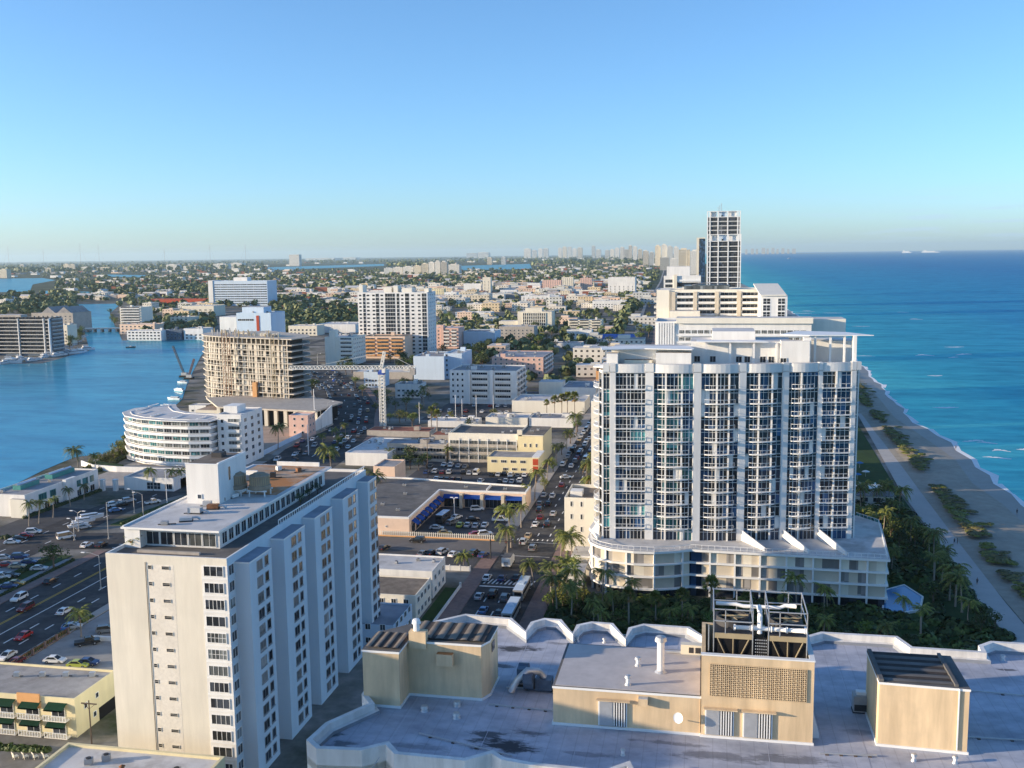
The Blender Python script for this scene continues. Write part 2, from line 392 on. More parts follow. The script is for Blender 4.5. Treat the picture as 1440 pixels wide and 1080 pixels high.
def pxb(name, label, cat, x0, x1, yb, yt, depth, wall, roof='roof_grey', par=.5, group=None, dz=0):
    """plain building standing where the photo shows its front wall: pixel x range, base line and top line"""
    xm = (x0 + x1) / 2; c = at(xm, yb); Y = c.y
    X0, X1 = xat(x0, Y), xat(x1, Y); h = zat((X0 + X1) / 2, Y, yt) + dz
    t = thing(name, label, cat, (X0, Y, 0), 0, group); shell(t, X1 - X0, depth, h, wall, roof, par); W_ = X1 - X0
    if W_ > 9 and depth > 9 and Y > 300:
        for k in range(ROOFR.randint(2, 5)): inst('roof_unit', ac_mesh(), t, (ROOFR.uniform(2, W_ - 2), ROOFR.uniform(2, depth - 2), h - par), ROOFR.choice((0, PI / 2)), ROOFR.uniform(.8, 1.9))
        x, y = ROOFR.uniform(2, W_ - 5), ROOFR.uniform(2, depth - 5); MB().box(x, x + ROOFR.uniform(2, 4), y, y + 3, h - par, h + ROOFR.uniform(.8, 2.4), wall, roof).build('roof_hatch', t)
    return t, X1 - X0, depth, h
def span(a, b, n): return [a + (b - a) * (i + .5) / n for i in range(n)]
def acs(t, pts, s=1.0):
    for (x, y, z) in pts: inst('roof_unit', ac_mesh(), t, (x, y, z), random.choice((0, PI / 2)), s)
# ================================================================== SETTING: ground, water, streets, beach
def flat(name, pts, z, m):
    b = MB(); pts = [(p[0], p[1], z) for p in pts]
    A = sum(pts[i][0] * pts[(i + 1) % len(pts)][1] - pts[(i + 1) % len(pts)][0] * pts[i][1] for i in range(len(pts)))
    b.poly(pts if A > 0 else pts[::-1], m); return struct(name, b)
def strip(b, pts, w0, w1, z, m, h=0):
    """ribbon along a polyline from offset w0 to w1 (to the east of it); h > 0 gives it a kerb height"""
    L, Rr = [], []
    for i, p in enumerate(pts):
        p = Vector(p); d = (Vector(pts[min(i + 1, len(pts) - 1)]) - Vector(pts[max(i - 1, 0)])).normalized(); nrm = Vector((d.y, -d.x))
        L.append(p + nrm * w0); Rr.append(p + nrm * w1)
    for i in range(len(pts) - 1):
        q = [(L[i].x, L[i].y), (Rr[i].x, Rr[i].y), (Rr[i + 1].x, Rr[i + 1].y), (L[i + 1].x, L[i + 1].y)]
        if h: b.prism(q, 0, h, m)
        else: b.add([(x, y, z) for x, y in q], [(0, 1, 2, 3)], m)
def ground_mat():
    m, n, l, p = newmat('ground_mix'); p.inputs['Roughness'].default_value = .95; p.inputs['Specular IOR Level'].default_value = .1
    pos = n.new('ShaderNodeNewGeometry').outputs['Position']
    f = noise(n, l, pos, .035, 6, .65); r = ramp(n, [(.34, (.06, .075, .035)), (.44, (.16, .15, .12)), (.54, (.24, .225, .20)), (.64, (.34, .32, .29))]); l.new(f, r.inputs[0])
    f2 = noise(n, l, pos, .4, 4); r2 = ramp(n, [(.3, (.75, .75, .75)), (.7, (1, 1, 1))]); l.new(f2, r2.inputs[0])
    c = mix(n, l, 1.0, r.outputs[0], r2.outputs[0], 'MULTIPLY')
    sp = n.new('ShaderNodeSeparateXYZ'); l.new(pos, sp.inputs[0])      # inland and far north is wooded suburb
    far = n.new('ShaderNodeMapRange'); far.inputs[1].default_value = 1500; far.inputs[2].default_value = 2600; l.new(sp.outputs[1], far.inputs[0])
    fg = noise(n, l, pos, .012, 5, .6); rg = ramp(n, [(.4, (.05, .065, .035)), (.6, (.09, .10, .06)), (.72, (.2, .19, .16))]); l.new(fg, rg.inputs[0])
    l.new(mix(n, l, far.outputs[0], c, rg.outputs[0]), p.inputs['Base Color'])
ground_mat()
def water_mat(name, deep, near=None, rough=.18, wave=.12, bump=.5, spec=.35, sky_tint=(.05, .32, .55), chop=.7):
    m, n, l, p = newmat(name); p.inputs['Roughness'].default_value = rough; p.inputs['Specular IOR Level'].default_value = spec; p.inputs['IOR'].default_value = 1.33
    pos = n.new('ShaderNodeNewGeometry').outputs['Position']
    c = None
    if near:
        sp = n.new('ShaderNodeSeparateXYZ'); l.new(pos, sp.inputs[0])
        f0_ = noise(n, l, pos, .008, 4, .6, (1, .35, 1))
        u = math_(n, l, 'ADD', sp.outputs[0], math_(n, l, 'MULTIPLY', math_(n, l, 'SUBTRACT', f0_, .5), 160))
        mr = n.new('ShaderNodeMapRange'); mr.inputs[1].default_value = 100; mr.inputs[2].default_value = 1100; l.new(u, mr.inputs[0])
        r = ramp(n, near); l.new(mr.outputs[0], r.inputs[0]); c = r.outputs[0]
    f2 = noise(n, l, pos, .02, 6, .65, (.35, 1, 1)); r2 = ramp(n, [(.3, (.72, .76, .82)), (.5, (1, 1, 1)), (.7, (1.25, 1.16, 1.08))]); l.new(f2, r2.inputs[0])
    f4 = noise(n, l, pos, .09, 5, .7, (.4, 1, 1)); r4 = ramp(n, [(.33, (.70, .76, .80)), (.5, (1, 1, 1)), (.67, (1.25, 1.18, 1.12))]); l.new(f4, r4.inputs[0])
    l.new(f2, r2.inputs[0]); l.new(mix(n, l, 1.0, mix(n, l, 1.0, c if c else deep, r2.outputs[0], 'MULTIPLY'), r4.outputs[0], 'MULTIPLY'), p.inputs['Base Color'])
    f3 = noise(n, l, pos, wave, 5, .6, (1, .45, 1) if near else None); b = n.new('ShaderNodeBump'); b.inputs['Strength'].default_value = bump; b.inputs['Distance'].default_value = 1.2
    l.new(f3, b.inputs['Height'])
    df = n.new('ShaderNodeBsdfDiffuse'); gl = n.new('ShaderNodeBsdfGlossy'); mx = n.new('ShaderNodeMixShader'); fr = n.new('ShaderNodeFresnel'); fr.inputs['IOR'].default_value = 1.33; sc = n.new('ShaderNodeBsdfGlossy'); sc.inputs['Roughness'].default_value = .42; l.new(mix(n, l, 1.0, p.inputs['Base Color'].links[0].from_socket, sky_tint, 'MULTIPLY'), sc.inputs['Color']); m2 = n.new('ShaderNodeMixShader'); m2.inputs[0].default_value = chop
    l.new(p.inputs['Base Color'].links[0].from_socket, df.inputs['Color']); l.new(b.outputs[0], df.inputs['Normal']); l.new(b.outputs[0], gl.inputs['Normal']); gl.inputs['Roughness'].default_value = rough
    l.new(math_(n, l, 'MINIMUM', fr.outputs[0], spec), mx.inputs[0]); l.new(df.outputs[0], m2.inputs[1]); l.new(sc.outputs[0], m2.inputs[2]); l.new(m2.outputs[0], mx.inputs[1]); l.new(gl.outputs[0], mx.inputs[2])
    l.new(mx.outputs[0], n['Material Output'].inputs['Surface'])        # wind ruffled water mirrors far less at low angles than a still sheet
water_mat('sea_water', (.01, .08, .2), [(0, (.14, .60, .55)), (.06, (.075, .47, .50)), (.25, (.045, .35, .48)), (1, (.030, .26, .44))], .25, .12, 1.0, .04, (1.0, 1.0, 1.05), .97)
water_mat('lagoon_water', (.10, .45, .56), None, .12, .10, .25, .20, (1.05, 1, 1.0), .93)
SHORE = [(103, -300), (104, 300), (105, 350), (103, 381), (107, 424), (105.5, 462), (102, 530), (107, 630), (109, 674), (115, 790), (119, 1000), (120, 1200), (114, 2000), (97, 2700), (50, 5000), (-30, 9000), (-80, 16000), (-300, 60000)]
b = MB(); N = 60000
b.add([(-N, -300, 0), (N, -300, 0), (N, N, 0), (-N, N, 0)], [(0, 1, 2, 3)], 'ground_mix'); struct('ground', b)
flat('sea', SHORE + [(N, N), (N, -300)], .10, 'sea_water')
P = lambda *q: [at(x, y) for x, y in q]
flat('lagoon', P((-260, 720), (0, 692), (60, 662), (105, 643), (150, 638), (180, 618), (218, 592), (238, 578), (256, 562), (265, 535), (283, 500), (300, 480), (285, 476), (172, 479), (167, 468), (160, 455), (155, 440), (166, 431), (165, 427), (106, 428), (110, 446), (117, 460), (121, 474), (126, 493), (60, 511), (-260, 520)), .08, 'lagoon_water')
flat('bay', P((-160, 394), (60, 391), (78, 394), (46, 400), (42, 410), (-160, 414)), .08, 'lagoon_water')
flat('canal', P((60, 409), (164, 411), (160, 415), (66, 415)), .08, 'lagoon_water')
flat('creek', P((375, 376), (540, 371), (540, 374), (375, 380)), .08, 'lagoon_water')
flat('inlet', P((640, 374), (745, 371), (748, 378), (650, 380)), .08, 'lagoon_water')
flat('pond', P((150, 386), (205, 387), (200, 390), (152, 389)), .08, 'lagoon_water')
# beach
b = MB(); sh = [s for s in SHORE if s[1] < 2800]
off = lambda k: [(x + k, y) for x, y in sh]
def between(b, A, B, z, m):
    for i in range(len(A) - 1): b.add([(*A[i], z), (*B[i], z), (*B[i + 1], z), (*A[i + 1], z)], [(0, 1, 2, 3)], m)
base = [(x - 25 if y > 600 else 70.8 if y < 0 else 71.0 + max(0, y - 250) * .0325, y) for x, y in sh]
prof = [(0, .09), (.15, .2), (.35, .62), (.5, .75), (.72, .6), (1.0, .09)]
for i in range(len(sh) - 1):
    for k in range(len(prof) - 1):
        q = []
        for (j, kk) in ((i, k), (i, k + 1), (i + 1, k + 1), (i + 1, k)):
            xa, xb = base[j][0], off(-6)[j][0]; t, z = prof[kk]; q.append((xa + (xb - xa) * t, sh[j][1], z))
        b.add(q, [(0, 1, 2, 3)], 'sand')
struct('beach', b)
b = MB(); shw = [(x + random.uniform(-2, 2.5), y) for x, y in sh]
A, B_ = [], []
for i in range(len(sh) - 1):
    (x0, y0), (x1, y1) = sh[i], sh[i + 1]; n = max(1, int((y1 - y0) / 14))
    for k in range(n):
        t = k / n; A.append((x0 + (x1 - x0) * t, y0 + (y1 - y0) * t))
random.seed(3)
wob = [math.sin(y * .07) * 1.2 + math.sin(y * .19 + 2) * .9 for x, y in A]
between(b, [(x - 7.2, y) for x, y in A], [(x + .8 + w, y) for (x, y), w in zip(A, wob)], .115, 'wet_sand'); struct('wet_beach', b)
b = MB()
for i in range(len(A) - 1):
    x0, y0 = A[i][0] + .4 + wob[i], A[i][1]; x1, y1 = A[i + 1][0] + .4 + wob[i + 1], A[i + 1][1]
    if y0 > 1500: break
    t0, t1 = random.uniform(.6, 3.4), random.uniform(.6, 3.4)
    b.add([(x0, y0, .14), (x0 + t0, y0, .14), (x1 + t1, y1, .14), (x1, y1, .14)], [(0, 1, 2, 3)], 'foam')
for k in range(34):                                                     # breaking crests out from the sand
    y = random.uniform(420, 1500) if k % 4 else random.uniform(340, 480); x = 112 + random.choice((random.uniform(4, 14), random.uniform(18, 70))) * (1 + (y - 300) / 900)
    L, Wd = random.uniform(3, 8) * (1 + y / 900), random.uniform(.8, 2.0) * (1 + y / 700); pts = []
    for j in range(9):
        t = j / 8; pts.append((x + (t - .5) * L * 1.3, y + math.sin(t * 4 + k) * Wd * .7, .13))
    for j in range(8):
        wj = Wd * math.sin(PI * (j + .3) / 8.6) * random.uniform(.4, 1.2); wk = Wd * math.sin(PI * (j + 1.3) / 9.6) * .8
        b.add([pts[j], pts[j + 1], (pts[j + 1][0], pts[j + 1][1] + wk * 1.5, .16), (pts[j][0], pts[j][1] + wj * 1.5, .16)], [(0, 1, 2, 3)], 'foam')
tag(b.build('sea_foam'), 'thin white foam of small waves breaking along the sandy shore', 'foam', None, 'stuff')
flat('beach_path', [(67.2, 60), (72.0, 60), (72.2, 250), (73.5, 300), (75.6, 366), (79, 450), (82, 540), (79, 540), (74, 450), (69, 366), (67.5, 290), (66.2, 245)], .12, 'path_sand')
flat('garden_ground', [(42, 60), (66, 60), (66, 250), (67, 290), (68, 366), (72, 450), (76, 540), (80, 700), (50, 700), (44, 420)], .07, 'lawn')
# streets
CA = [(-49, -100), (-49, 300), (-49.5, 470), (-51, 700), (-58, 1000), (-72, 1300), (-88, 1700), (-98, 2200), (-120, 3000), (-190, 5000)]
b = MB(); strip(b, CA, -7.6, 7.6, .03, 'asphalt'); struct('main_avenue', b)
b = MB(); strip(b, CA[1:], -12, -7.7, .05, 'pavement', .14); strip(b, [(-49, -100), (-49, 268)], -12, -7.7, .05, 'brick_pavement', .14); strip(b, CA, 7.7, 12.5, .05, 'brick_pavement', .13); struct('avenue_pavement', b)
b = MB(); b.add([(-136, 270, .034), (-56.7, 270, .034), (-56.7, 282, .034), (-136, 282, .034)], [(0, 1, 2, 3)], 'street_grey'); struct('side_street', b)
IC = [(-158.5, -60), (-158.5, 300), (-161, 345), (-165, 400), (-176, 460), (-200, 535), (-232, 605), (-280, 690), (-345, 785), (-440, 900), (-560, 1010)]
b = MB(); strip(b, IC[:3], -13, 13.5, .03, 'asphalt'); strip(b, IC[2:], -16, 16, .03, 'asphalt')
strip(b, [(-199, -60), (-199, 300), (-195, 322), (-184, 345), (-172, 372)], -8, 8, .027, 'asphalt'); b.add([(-171.4, 258, .026), (-205, 252, .026), (-205, 270, .026), (-171.4, 276, .026)], [(0, 3, 2, 1)], 'asphalt'); struct('waterside_road', b)
b = MB(); strip(b, IC[:2], 13.6, 16.2, .05, 'pavement', .14); strip(b, [(-171.6, -60), (-171.6, 256)], -3.2, 0, .05, 'brick_pavement', .14); strip(b, [(-171.6, 278), (-172, 340)], -2.5, 0, .05, 'brick_pavement', .14)
strip(b, IC[3:7], 16.2, 19.5, .05, 'brick_pavement', .14); strip(b, IC[3:8], -19, -16.2, .05, 'pavement', .14); struct('waterside_pavement', b)
b = MB()
for y in (466, 612): b.add([(-168, y, .032), (-56.8, y, .032), (-56.8, y + 12, .032), (-168, y + 12, .032)], [(0, 1, 2, 3)], 'asphalt')
for y in (760, 900, 1040, 1180, 1330, 1500): b.add([(-480, y, .031), (-66, y, .031), (-66, y + 9, .031), (-480, y + 9, .031)], [(0, 1, 2, 3)], 'asphalt')
for x in (-128, -205, -290, -380): b.add([(x, 640 if x < -130 else 300, .029), (x + 10, 640 if x < -130 else 300, .029), (x - 20, 1650, .029), (x - 30, 1650, .029)], [(0, 1, 2, 3)], 'asphalt')
struct('side_streets', b)
# planted medians
b = MB(); strip(b, [(-183, 282), (-181.5, 300), (-178, 325)], -4.5, 4.5, 0, 'lawn', .16); strip(b, [(-185, -60), (-184, 250)], -2, 5, 0, 'lawn', .15); strip(b, [(-157, 392), (-164, 425), (-172, 452)], -2.6, 2.6, 0, 'lawn', .18); struct('median', b)
# painted lines
b = MB()
def dashes(x, y0, y1, step=9, ln=3, w=.16, m='paint_white'):
    y = y0
    while y < y1: b.box(x - w, x + w, y, y + ln, .034, .040, m, skip='b'); y += step
for x in (-52.7, -49, -45.3): dashes(x, 60, 238); dashes(x, 290, 640)
b.box(-56.4, -43, 242.2, 242.9, .034, .040, 'paint_white', skip='b')
for i in range(12): x = -56 + i * 1.12; b.add([(x, 244.6, .042), (x + .5, 244.6, .042), (x + 1.1, 248.4, .042), (x + .6, 248.4, .042)], [(0, 1, 2, 3)], 'paint_white')
for i in range(9): x = -56 + i * 1.5; b.box(x, x + .35, 285, 286.6, .036, .042, 'paint_white', skip='b')
for y in (269.2, 283): b.box(-56.2, -42.2, y, y + .25, .034, .040, 'paint_white', skip='b')
b.box(-162.6, -162.4, 60, 262, .036, .042, 'paint_yellow', skip='b'); b.box(-162.1, -161.9, 60, 262, .036, .042, 'paint_yellow', skip='b')
for x in (-166.6, -153.3, -149.4): dashes(x, 80, 258, 9, 3.2, .18)
b.box(-157.9, -157.6, 120, 262, .036, .042, 'paint_white', skip='b'); b.box(-172, -146, 259, 259.4, .036, .042, 'paint_white', skip='b'); b.box(-172, -146, 262.6, 263, .036, .042, 'paint_white', skip='b')
for x in (-203, -195): dashes(x, 230, 322, 10, 3)
for k in range(16):                                                     # lanes round the bend
    t = k / 15; y = 350 + t * 340
    for o in (-8, 0, 8):
        i = max(j for j in range(len(IC)) if IC[j][1] <= y); (xa, ya), (xb, yb) = IC[i], IC[i + 1]; x = xa + (xb - xa) * (y - ya) / (yb - ya)
        d = Vector((xb - xa, yb - ya)).normalized(); q = Vector((x, y)) + Vector((d.y, -d.x)) * o; r_ = Vector((d.y, -d.x)) * .22
        b.add([(*(q - r_), .04), (*(q + r_), .04), (*(q + r_ + d * 5), .04), (*(q - r_ + d * 5), .04)], [(0, 1, 2, 3)], 'paint_white')
struct('road_markings', b)
# parking lots, yards and lawns
def lot(name, x0, x1, y0, y1, z, m): flat(name, [(x0, y0), (x1, y0), (x1, y1), (x0, y1)], z, m)
lot('plaza_parking', -87.5, -61, 285, 320, .033, 'parking'); lot('motel_parking', -112, -61.5, 338, 394, .033, 'parking')
lot('street_parking', -132, -61.5, 254, 269.6, .028, 'parking'); lot('tower_parking', -142, -96, 166, 232, .024, 'lot_pale')
lot('west_parking', -196, -176, 205, 247, .036, 'lot_pale'); lot('north_parking', -145, -100, 494, 608, .024, 'parking'); lot('west_lot', -222, -205, 180, 300, .024, 'parking')
lot('lawn', -64.8, -60.8, 196, 240, .034, 'lawn'); lot('hotel_garden', -36.5, 46, 208, 240, .024, 'lawn'); lot('construction_yard', -243, -183, 398, 462, .036, 'construction_dirt'); lot('terrace', -236, -178, 330, 384, .022, 'pavement')
lot('hotel_drive', -36, 30, 196, 212, .03, 'parking')
# ================================================================== THE HOTEL WHOSE ROOF IS BELOW THE CAMERA
def shifted(b, x, y, z=0): b.v = [(p[0] - x, p[1] - y, p[2] - z) for p in b.v]; return b
HZ = 47.0
FAR = [(-26.8, 94.5), (-24.1, 97.0), (-19.1, 96.6), (-17.1, 93.4), (-17.0, 95.8), (-15.8, 97.1), (-14.0, 97.0), (-12.4, 93.5), (-12.3, 95.8), (-10.9, 96.9), (-8.7, 96.8), (-7.2, 93.1), (-7.1, 95.8), (-5.7, 97.1), (-1.1, 97.0), (.2, 94.9), (.3, 95.8), (1.6, 97.2), (5.2, 97.2), (7.6, 94.9), (7.7, 95.8), (10.3, 96.6), (11.6, 97.7), (18.7, 97.7), (19.6, 95.2), (25.6, 95.1), (25.7, 96.5), (27.1, 97.8), (32.4, 97.8), (34.4, 94.4), (34.5, 96), (36, 97.8), (42, 97.8)]
NEAR = [(42, 64), (4, 64.2), (-4.6, 66.9), (-5.2, 68.7), (-6.6, 67.4), (-12.2, 67.6), (-14.4, 68.0), (-15.3, 68.8), (-17.0, 67.4), (-22.5, 67.5), (-23.6, 68.8), (-25.1, 67.6), (-28.6, 67.3), (-29.9, 68.5), (-29.5, 71.5), (-27.2, 75.4), (-28.4, 77.0), (-28.4, 80.6)]
OUT = FAR + NEAR
hotel = thing('beach_hotel', 'white hotel whose scalloped blue grey roof carries tan machine rooms', 'hotel', (6, 82, 0))
def inset(pts, k):
    n = len(pts); res = []
    A = sum(pts[i][0] * pts[(i + 1) % n][1] - pts[(i + 1) % n][0] * pts[i][1] for i in range(n)); s = 1 if A > 0 else -1
    for i in range(n):
        a, p, c = Vector(pts[i - 1]), Vector(pts[i]), Vector(pts[(i + 1) % n]); d1 = (p - a).normalized(); d2 = (c - p).normalized()
        n1 = Vector((-d1.y, d1.x)) * s; n2 = Vector((-d2.y, d2.x)) * s; m = (n1 + n2) / max(.45, 1 + n1.dot(n2)); res.append(tuple(p + m * k))
    return res
IN = inset(OUT, .42); IN2 = inset(OUT, .75)
b = MB(); b.prism(OUT, 0, HZ - .4, 'pale_cream'); shifted(b, 6, 82).build('wall', hotel)
b = MB(); n = len(OUT); T = HZ + .92
for i in range(n):
    j = (i + 1) % n; o0, o1, i0, i1, k0, k1 = OUT[i], OUT[j], IN[i], IN[j], IN2[i], IN2[j]
    b.add([(*o1, HZ - 1.0), (*o0, HZ - 1.0), (*o0, T), (*o1, T)], [(0, 1, 2, 3)], 'parapet_white')
    b.add([(*o1, T), (*o0, T), (*i0, T), (*i1, T)], [(0, 1, 2, 3)], 'parapet_white')
    b.add([(*i1, T), (*i0, T), (*i0, HZ + .36), (*i1, HZ + .36)], [(0, 1, 2, 3)], 'parapet_white')
    b.add([(*i1, HZ + .36), (*i0, HZ + .36), (*k0, HZ + .3), (*k1, HZ + .3)], [(0, 1, 2, 3)], 'parapet_white')
    b.add([(*k1, HZ + .3), (*k0, HZ + .3), (*k0, HZ), (*k1, HZ)], [(0, 1, 2, 3)], 'roof_blue')
shifted(b, 6, 82).build('parapet', hotel)
def deck_mat():
    m, n, l, p = newmat('stained_deck'); p.inputs['Roughness'].default_value = .7; p.inputs['Specular IOR Level'].default_value = .3
    pos = n.new('ShaderNodeNewGeometry').outputs['Position']; f1 = noise(n, l, pos, .9, 6, .65); r = ramp(n, [(.3, (.38, .40, .47)), (.55, (.47, .49, .56)), (.75, (.54, .55, .60))]); l.new(f1, r.inputs[0]); c = r.outputs[0]
    f2 = noise(n, l, pos, .16, 4, .6, (1, 2.2, 1)); r2 = ramp(n, [(.35, (.70, .70, .70)), (.6, (1, 1, 1))]); l.new(f2, r2.inputs[0]); c = mix(n, l, 1.0, c, r2.outputs[0], 'MULTIPLY')
    sxp = n.new('ShaderNodeSeparateXYZ'); l.new(pos, sxp.inputs[0]); wv = noise(n, l, pos, .5, 2); sm = math_(n, l, 'LESS_THAN', math_(n, l, 'FRACT', math_(n, l, 'ADD', math_(n, l, 'DIVIDE', sxp.outputs[0], 1.05), math_(n, l, 'MULTIPLY', wv, .12))), .07); c = mix(n, l, math_(n, l, 'MULTIPLY', sm, .28), c, (.2, .2, .22))
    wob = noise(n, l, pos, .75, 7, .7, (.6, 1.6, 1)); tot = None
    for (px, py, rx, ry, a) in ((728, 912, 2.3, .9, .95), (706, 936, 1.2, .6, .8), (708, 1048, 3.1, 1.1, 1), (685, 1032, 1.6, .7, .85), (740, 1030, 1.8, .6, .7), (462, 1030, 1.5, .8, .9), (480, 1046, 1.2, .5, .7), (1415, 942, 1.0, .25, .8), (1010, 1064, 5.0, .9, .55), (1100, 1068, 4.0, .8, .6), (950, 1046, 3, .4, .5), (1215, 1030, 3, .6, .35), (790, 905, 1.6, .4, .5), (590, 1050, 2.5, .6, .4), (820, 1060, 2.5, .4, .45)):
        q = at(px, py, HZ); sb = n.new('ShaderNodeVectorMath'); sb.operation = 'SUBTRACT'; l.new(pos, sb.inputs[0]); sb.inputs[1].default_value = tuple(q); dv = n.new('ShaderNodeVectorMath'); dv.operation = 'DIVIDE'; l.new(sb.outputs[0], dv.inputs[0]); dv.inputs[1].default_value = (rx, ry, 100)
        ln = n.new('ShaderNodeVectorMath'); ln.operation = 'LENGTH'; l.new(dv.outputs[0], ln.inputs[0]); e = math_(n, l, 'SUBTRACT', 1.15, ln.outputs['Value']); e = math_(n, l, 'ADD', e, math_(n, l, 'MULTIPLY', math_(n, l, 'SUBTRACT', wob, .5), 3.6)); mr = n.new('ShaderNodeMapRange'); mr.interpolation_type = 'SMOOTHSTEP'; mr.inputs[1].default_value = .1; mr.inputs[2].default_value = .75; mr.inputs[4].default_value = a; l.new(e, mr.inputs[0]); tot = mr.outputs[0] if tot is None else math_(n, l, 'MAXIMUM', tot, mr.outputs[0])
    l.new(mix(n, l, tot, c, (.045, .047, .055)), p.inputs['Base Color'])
deck_mat()
b = MB(); b.poly([(*p, HZ) for p in OUT[::-1]], 'stained_deck')
for x in np.arange(-24, 40, 7.3): b.box(x - .02, x + .02, 66.5, 94, HZ + .004, HZ + .008, 'hotel_deck', skip='b')
shifted(b, 6, 82).build('roof_deck', hotel)
for (px, py, ww) in ((470, 1069, 2.0), (575, 1083, 2.2)):
    c = at(px, py, HZ - 2.2); inst('window', window_mesh(ww, 1.5, 2, 1), hotel, (c.x - 6, c.y - 82 - .6, HZ - 3.2), 0)
def corrugated(x0, x1, y0, y1, z, along, period=1.0, amp=.035, m='roof_brown', dz=0):
    m0 = m
    """wavy sheet roofing, its waves running along x or y"""
    b = MB(); L = (y1 - y0) if along == 'x' else (x1 - x0); n = max(8, int(L / period * 8)); pr_ = []
    for i in range(n + 1):
        t = L * i / n; pr_.append((t, z + amp * math.sin(2 * PI * t / period) + dz * i / n))
    for i in range(n):
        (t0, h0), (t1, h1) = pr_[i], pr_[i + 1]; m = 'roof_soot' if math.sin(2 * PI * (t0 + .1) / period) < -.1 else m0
        if along == 'x': b.add([(x0, y0 + t0, h0), (x1, y0 + t0, h0), (x1, y0 + t1, h1), (x0, y0 + t1, h1)], [(0, 1, 2, 3)], m)
        else: b.add([(x0 + t0, y0, h0), (x0 + t1, y0, h1), (x0 + t1, y1, h1), (x0 + t0, y1, h0)], [(0, 1, 2, 3)], m)
    return b
def room(pts, h, label, top='roof_brown'):
    b = MB(); b.prism(pts, HZ + .02, HZ + h, 'tan_stucco', top)
    n = len(pts)
    q = inset(pts, -.10); b.prism(q, HZ + .012, HZ + .22, 'white_trim'); q = inset(pts, -.06); b.prism(q, HZ + h - .14, HZ + h + .05, 'white_trim', 'roof_dark')
    o = shifted(b, 6, 82).build('machine_room', hotel)
    if label: o['label'] = label
    return o
def sub(b, name, par): return shifted(b, 6, 82).build(name, par)
PA = [(-28.1, 76.7), (-24.9, 76.7), (-24.9, 79.3), (-18.4, 79.3), (-17.9, 80.4), (-17.9, 83.8), (-25.0, 83.8), (-28.1, 80.6)]
rA = room(PA, 4.95, 'L-shaped tan machine room under wavy brown roofing')
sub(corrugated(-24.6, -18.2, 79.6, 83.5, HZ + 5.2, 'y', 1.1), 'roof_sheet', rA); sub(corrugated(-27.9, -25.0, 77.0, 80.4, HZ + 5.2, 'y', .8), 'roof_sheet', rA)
b = MB(); b.box(-24.7, -23.2, 79.0, 79.75, HZ + 4.4, HZ + 5.9, 'tan_stucco'); b.lathe([(.28, HZ + 5.9), (.28, HZ + 6.5), (.4, HZ + 6.55), (.3, HZ + 6.9), (0, HZ + 6.95)], 'white_trim', (-24.1, 79.4), 10); sub(b, 'chimney', rA)
b = MB(); b.box(-22.2, -20.8, 78.7, 79.28, HZ + 3.1, HZ + 4.15, 'tan_stucco', 'rust'); sub(b, 'wall_box', rA)
b = MB(); b.box(-17.88, -17.82, 81.2, 82.2, HZ + 3.6, HZ + 4.4, 'glass_dark'); sub(b, 'window', rA)
rC = room([(-11.7, 76.0), (0.05, 76.0), (0.05, 85.0), (-11.7, 85.0)], 3.25, 'long low tan machine room with a flat grey roof', 'deck_lowroof')
b = MB(); b.box(-11.55, .0, 76.15, 84.85, HZ + 3.3, HZ + 3.34, 'deck_lowroof', skip='b'); sub(b, 'roof', rC)
b = MB(); b.box(0.1, 8.6, 75.85, 76.15, HZ + .02, HZ + 6.75, 'tan_stucco'); b.box(.1, .4, 76.15, 83, HZ + .02, HZ + 6.75, 'tan_stucco'); b.box(8.3, 8.6, 76.15, 83, HZ + .02, HZ + 6.75, 'tan_stucco'); b.box(.4, 8.3, 82.7, 83, HZ + .02, HZ + 6.75, 'tan_stucco')
b.box(.4, 8.3, 76.15, 82.7, HZ + .02, HZ + 3.6, 'black_void'); b.box(.05, 8.65, 75.78, 76.2, HZ + 6.75, HZ + 6.85, 'white_trim'); b.box(8.25, 8.66, 76.2, 83, HZ + 6.75, HZ + 6.85, 'white_trim'); b.box(.02, 8.68, 75.74, 75.85, HZ + .02, HZ + .22, 'white_trim')
rH = shifted(b, 6, 82).build('machine_room', hotel); rH['label'] = 'tall tan machine room with a pierced block screen'
b = MB(); b.box(.75, 8.05, 75.80, 75.85, HZ + 3.5, HZ + 6.1, 'black_void')
for i in range(47): x = .75 + 7.3 * i / 46; b.box(x - .022, x + .022, 75.75, 75.80, HZ + 3.5, HZ + 6.1, 'tan_stucco', skip='n')
for i in range(18): z = HZ + 3.5 + 2.6 * i / 17; b.box(.75, 8.05, 75.745, 75.79, z - .022, z + .022, 'tan_stucco', skip='n')
for i in range(23):
    for j in range(0, 8, 1): x = .75 + 7.3 * (2 * i + 1) / 46; z = HZ + 3.5 + 2.6 * (2 * j + 1) / 17; b.obox((x, 75.74, z), (.05, 0, .05), (0, .01, 0), (-.05, 0, .05), 'tan_stucco')
sub(b, 'block_screen', rH)
def door(xa, xb, par):
    b = MB(); xm = (xa + xb) / 2
    b.box(xa - .1, xb + .1, 75.72 if par is rH else 75.87, 75.9 if par is rH else 76.0, HZ + .3, HZ + 2.5, 'white_trim')
    y = 75.69 if par is rH else 75.84
    b.box(xa, xm - .02, y, y + .03, HZ + .32, HZ + 2.4, 'galvanized'); b.box(xm + .02, xb, y, y + .03, HZ + .32, HZ + 2.4, 'metal_dark')
    for k in range(5): x = xm + .08 + (xb - xm - .12) * k / 4.6; b.box(x, x + .09, y - .04, y, HZ + .34, HZ + 2.38, 'white_trim')
    b.box(xa - .2, xb + .35, y - .35, y + .05, HZ + 2.5, HZ + 2.58, 'tan_stucco')
    sub(b, 'door', par)
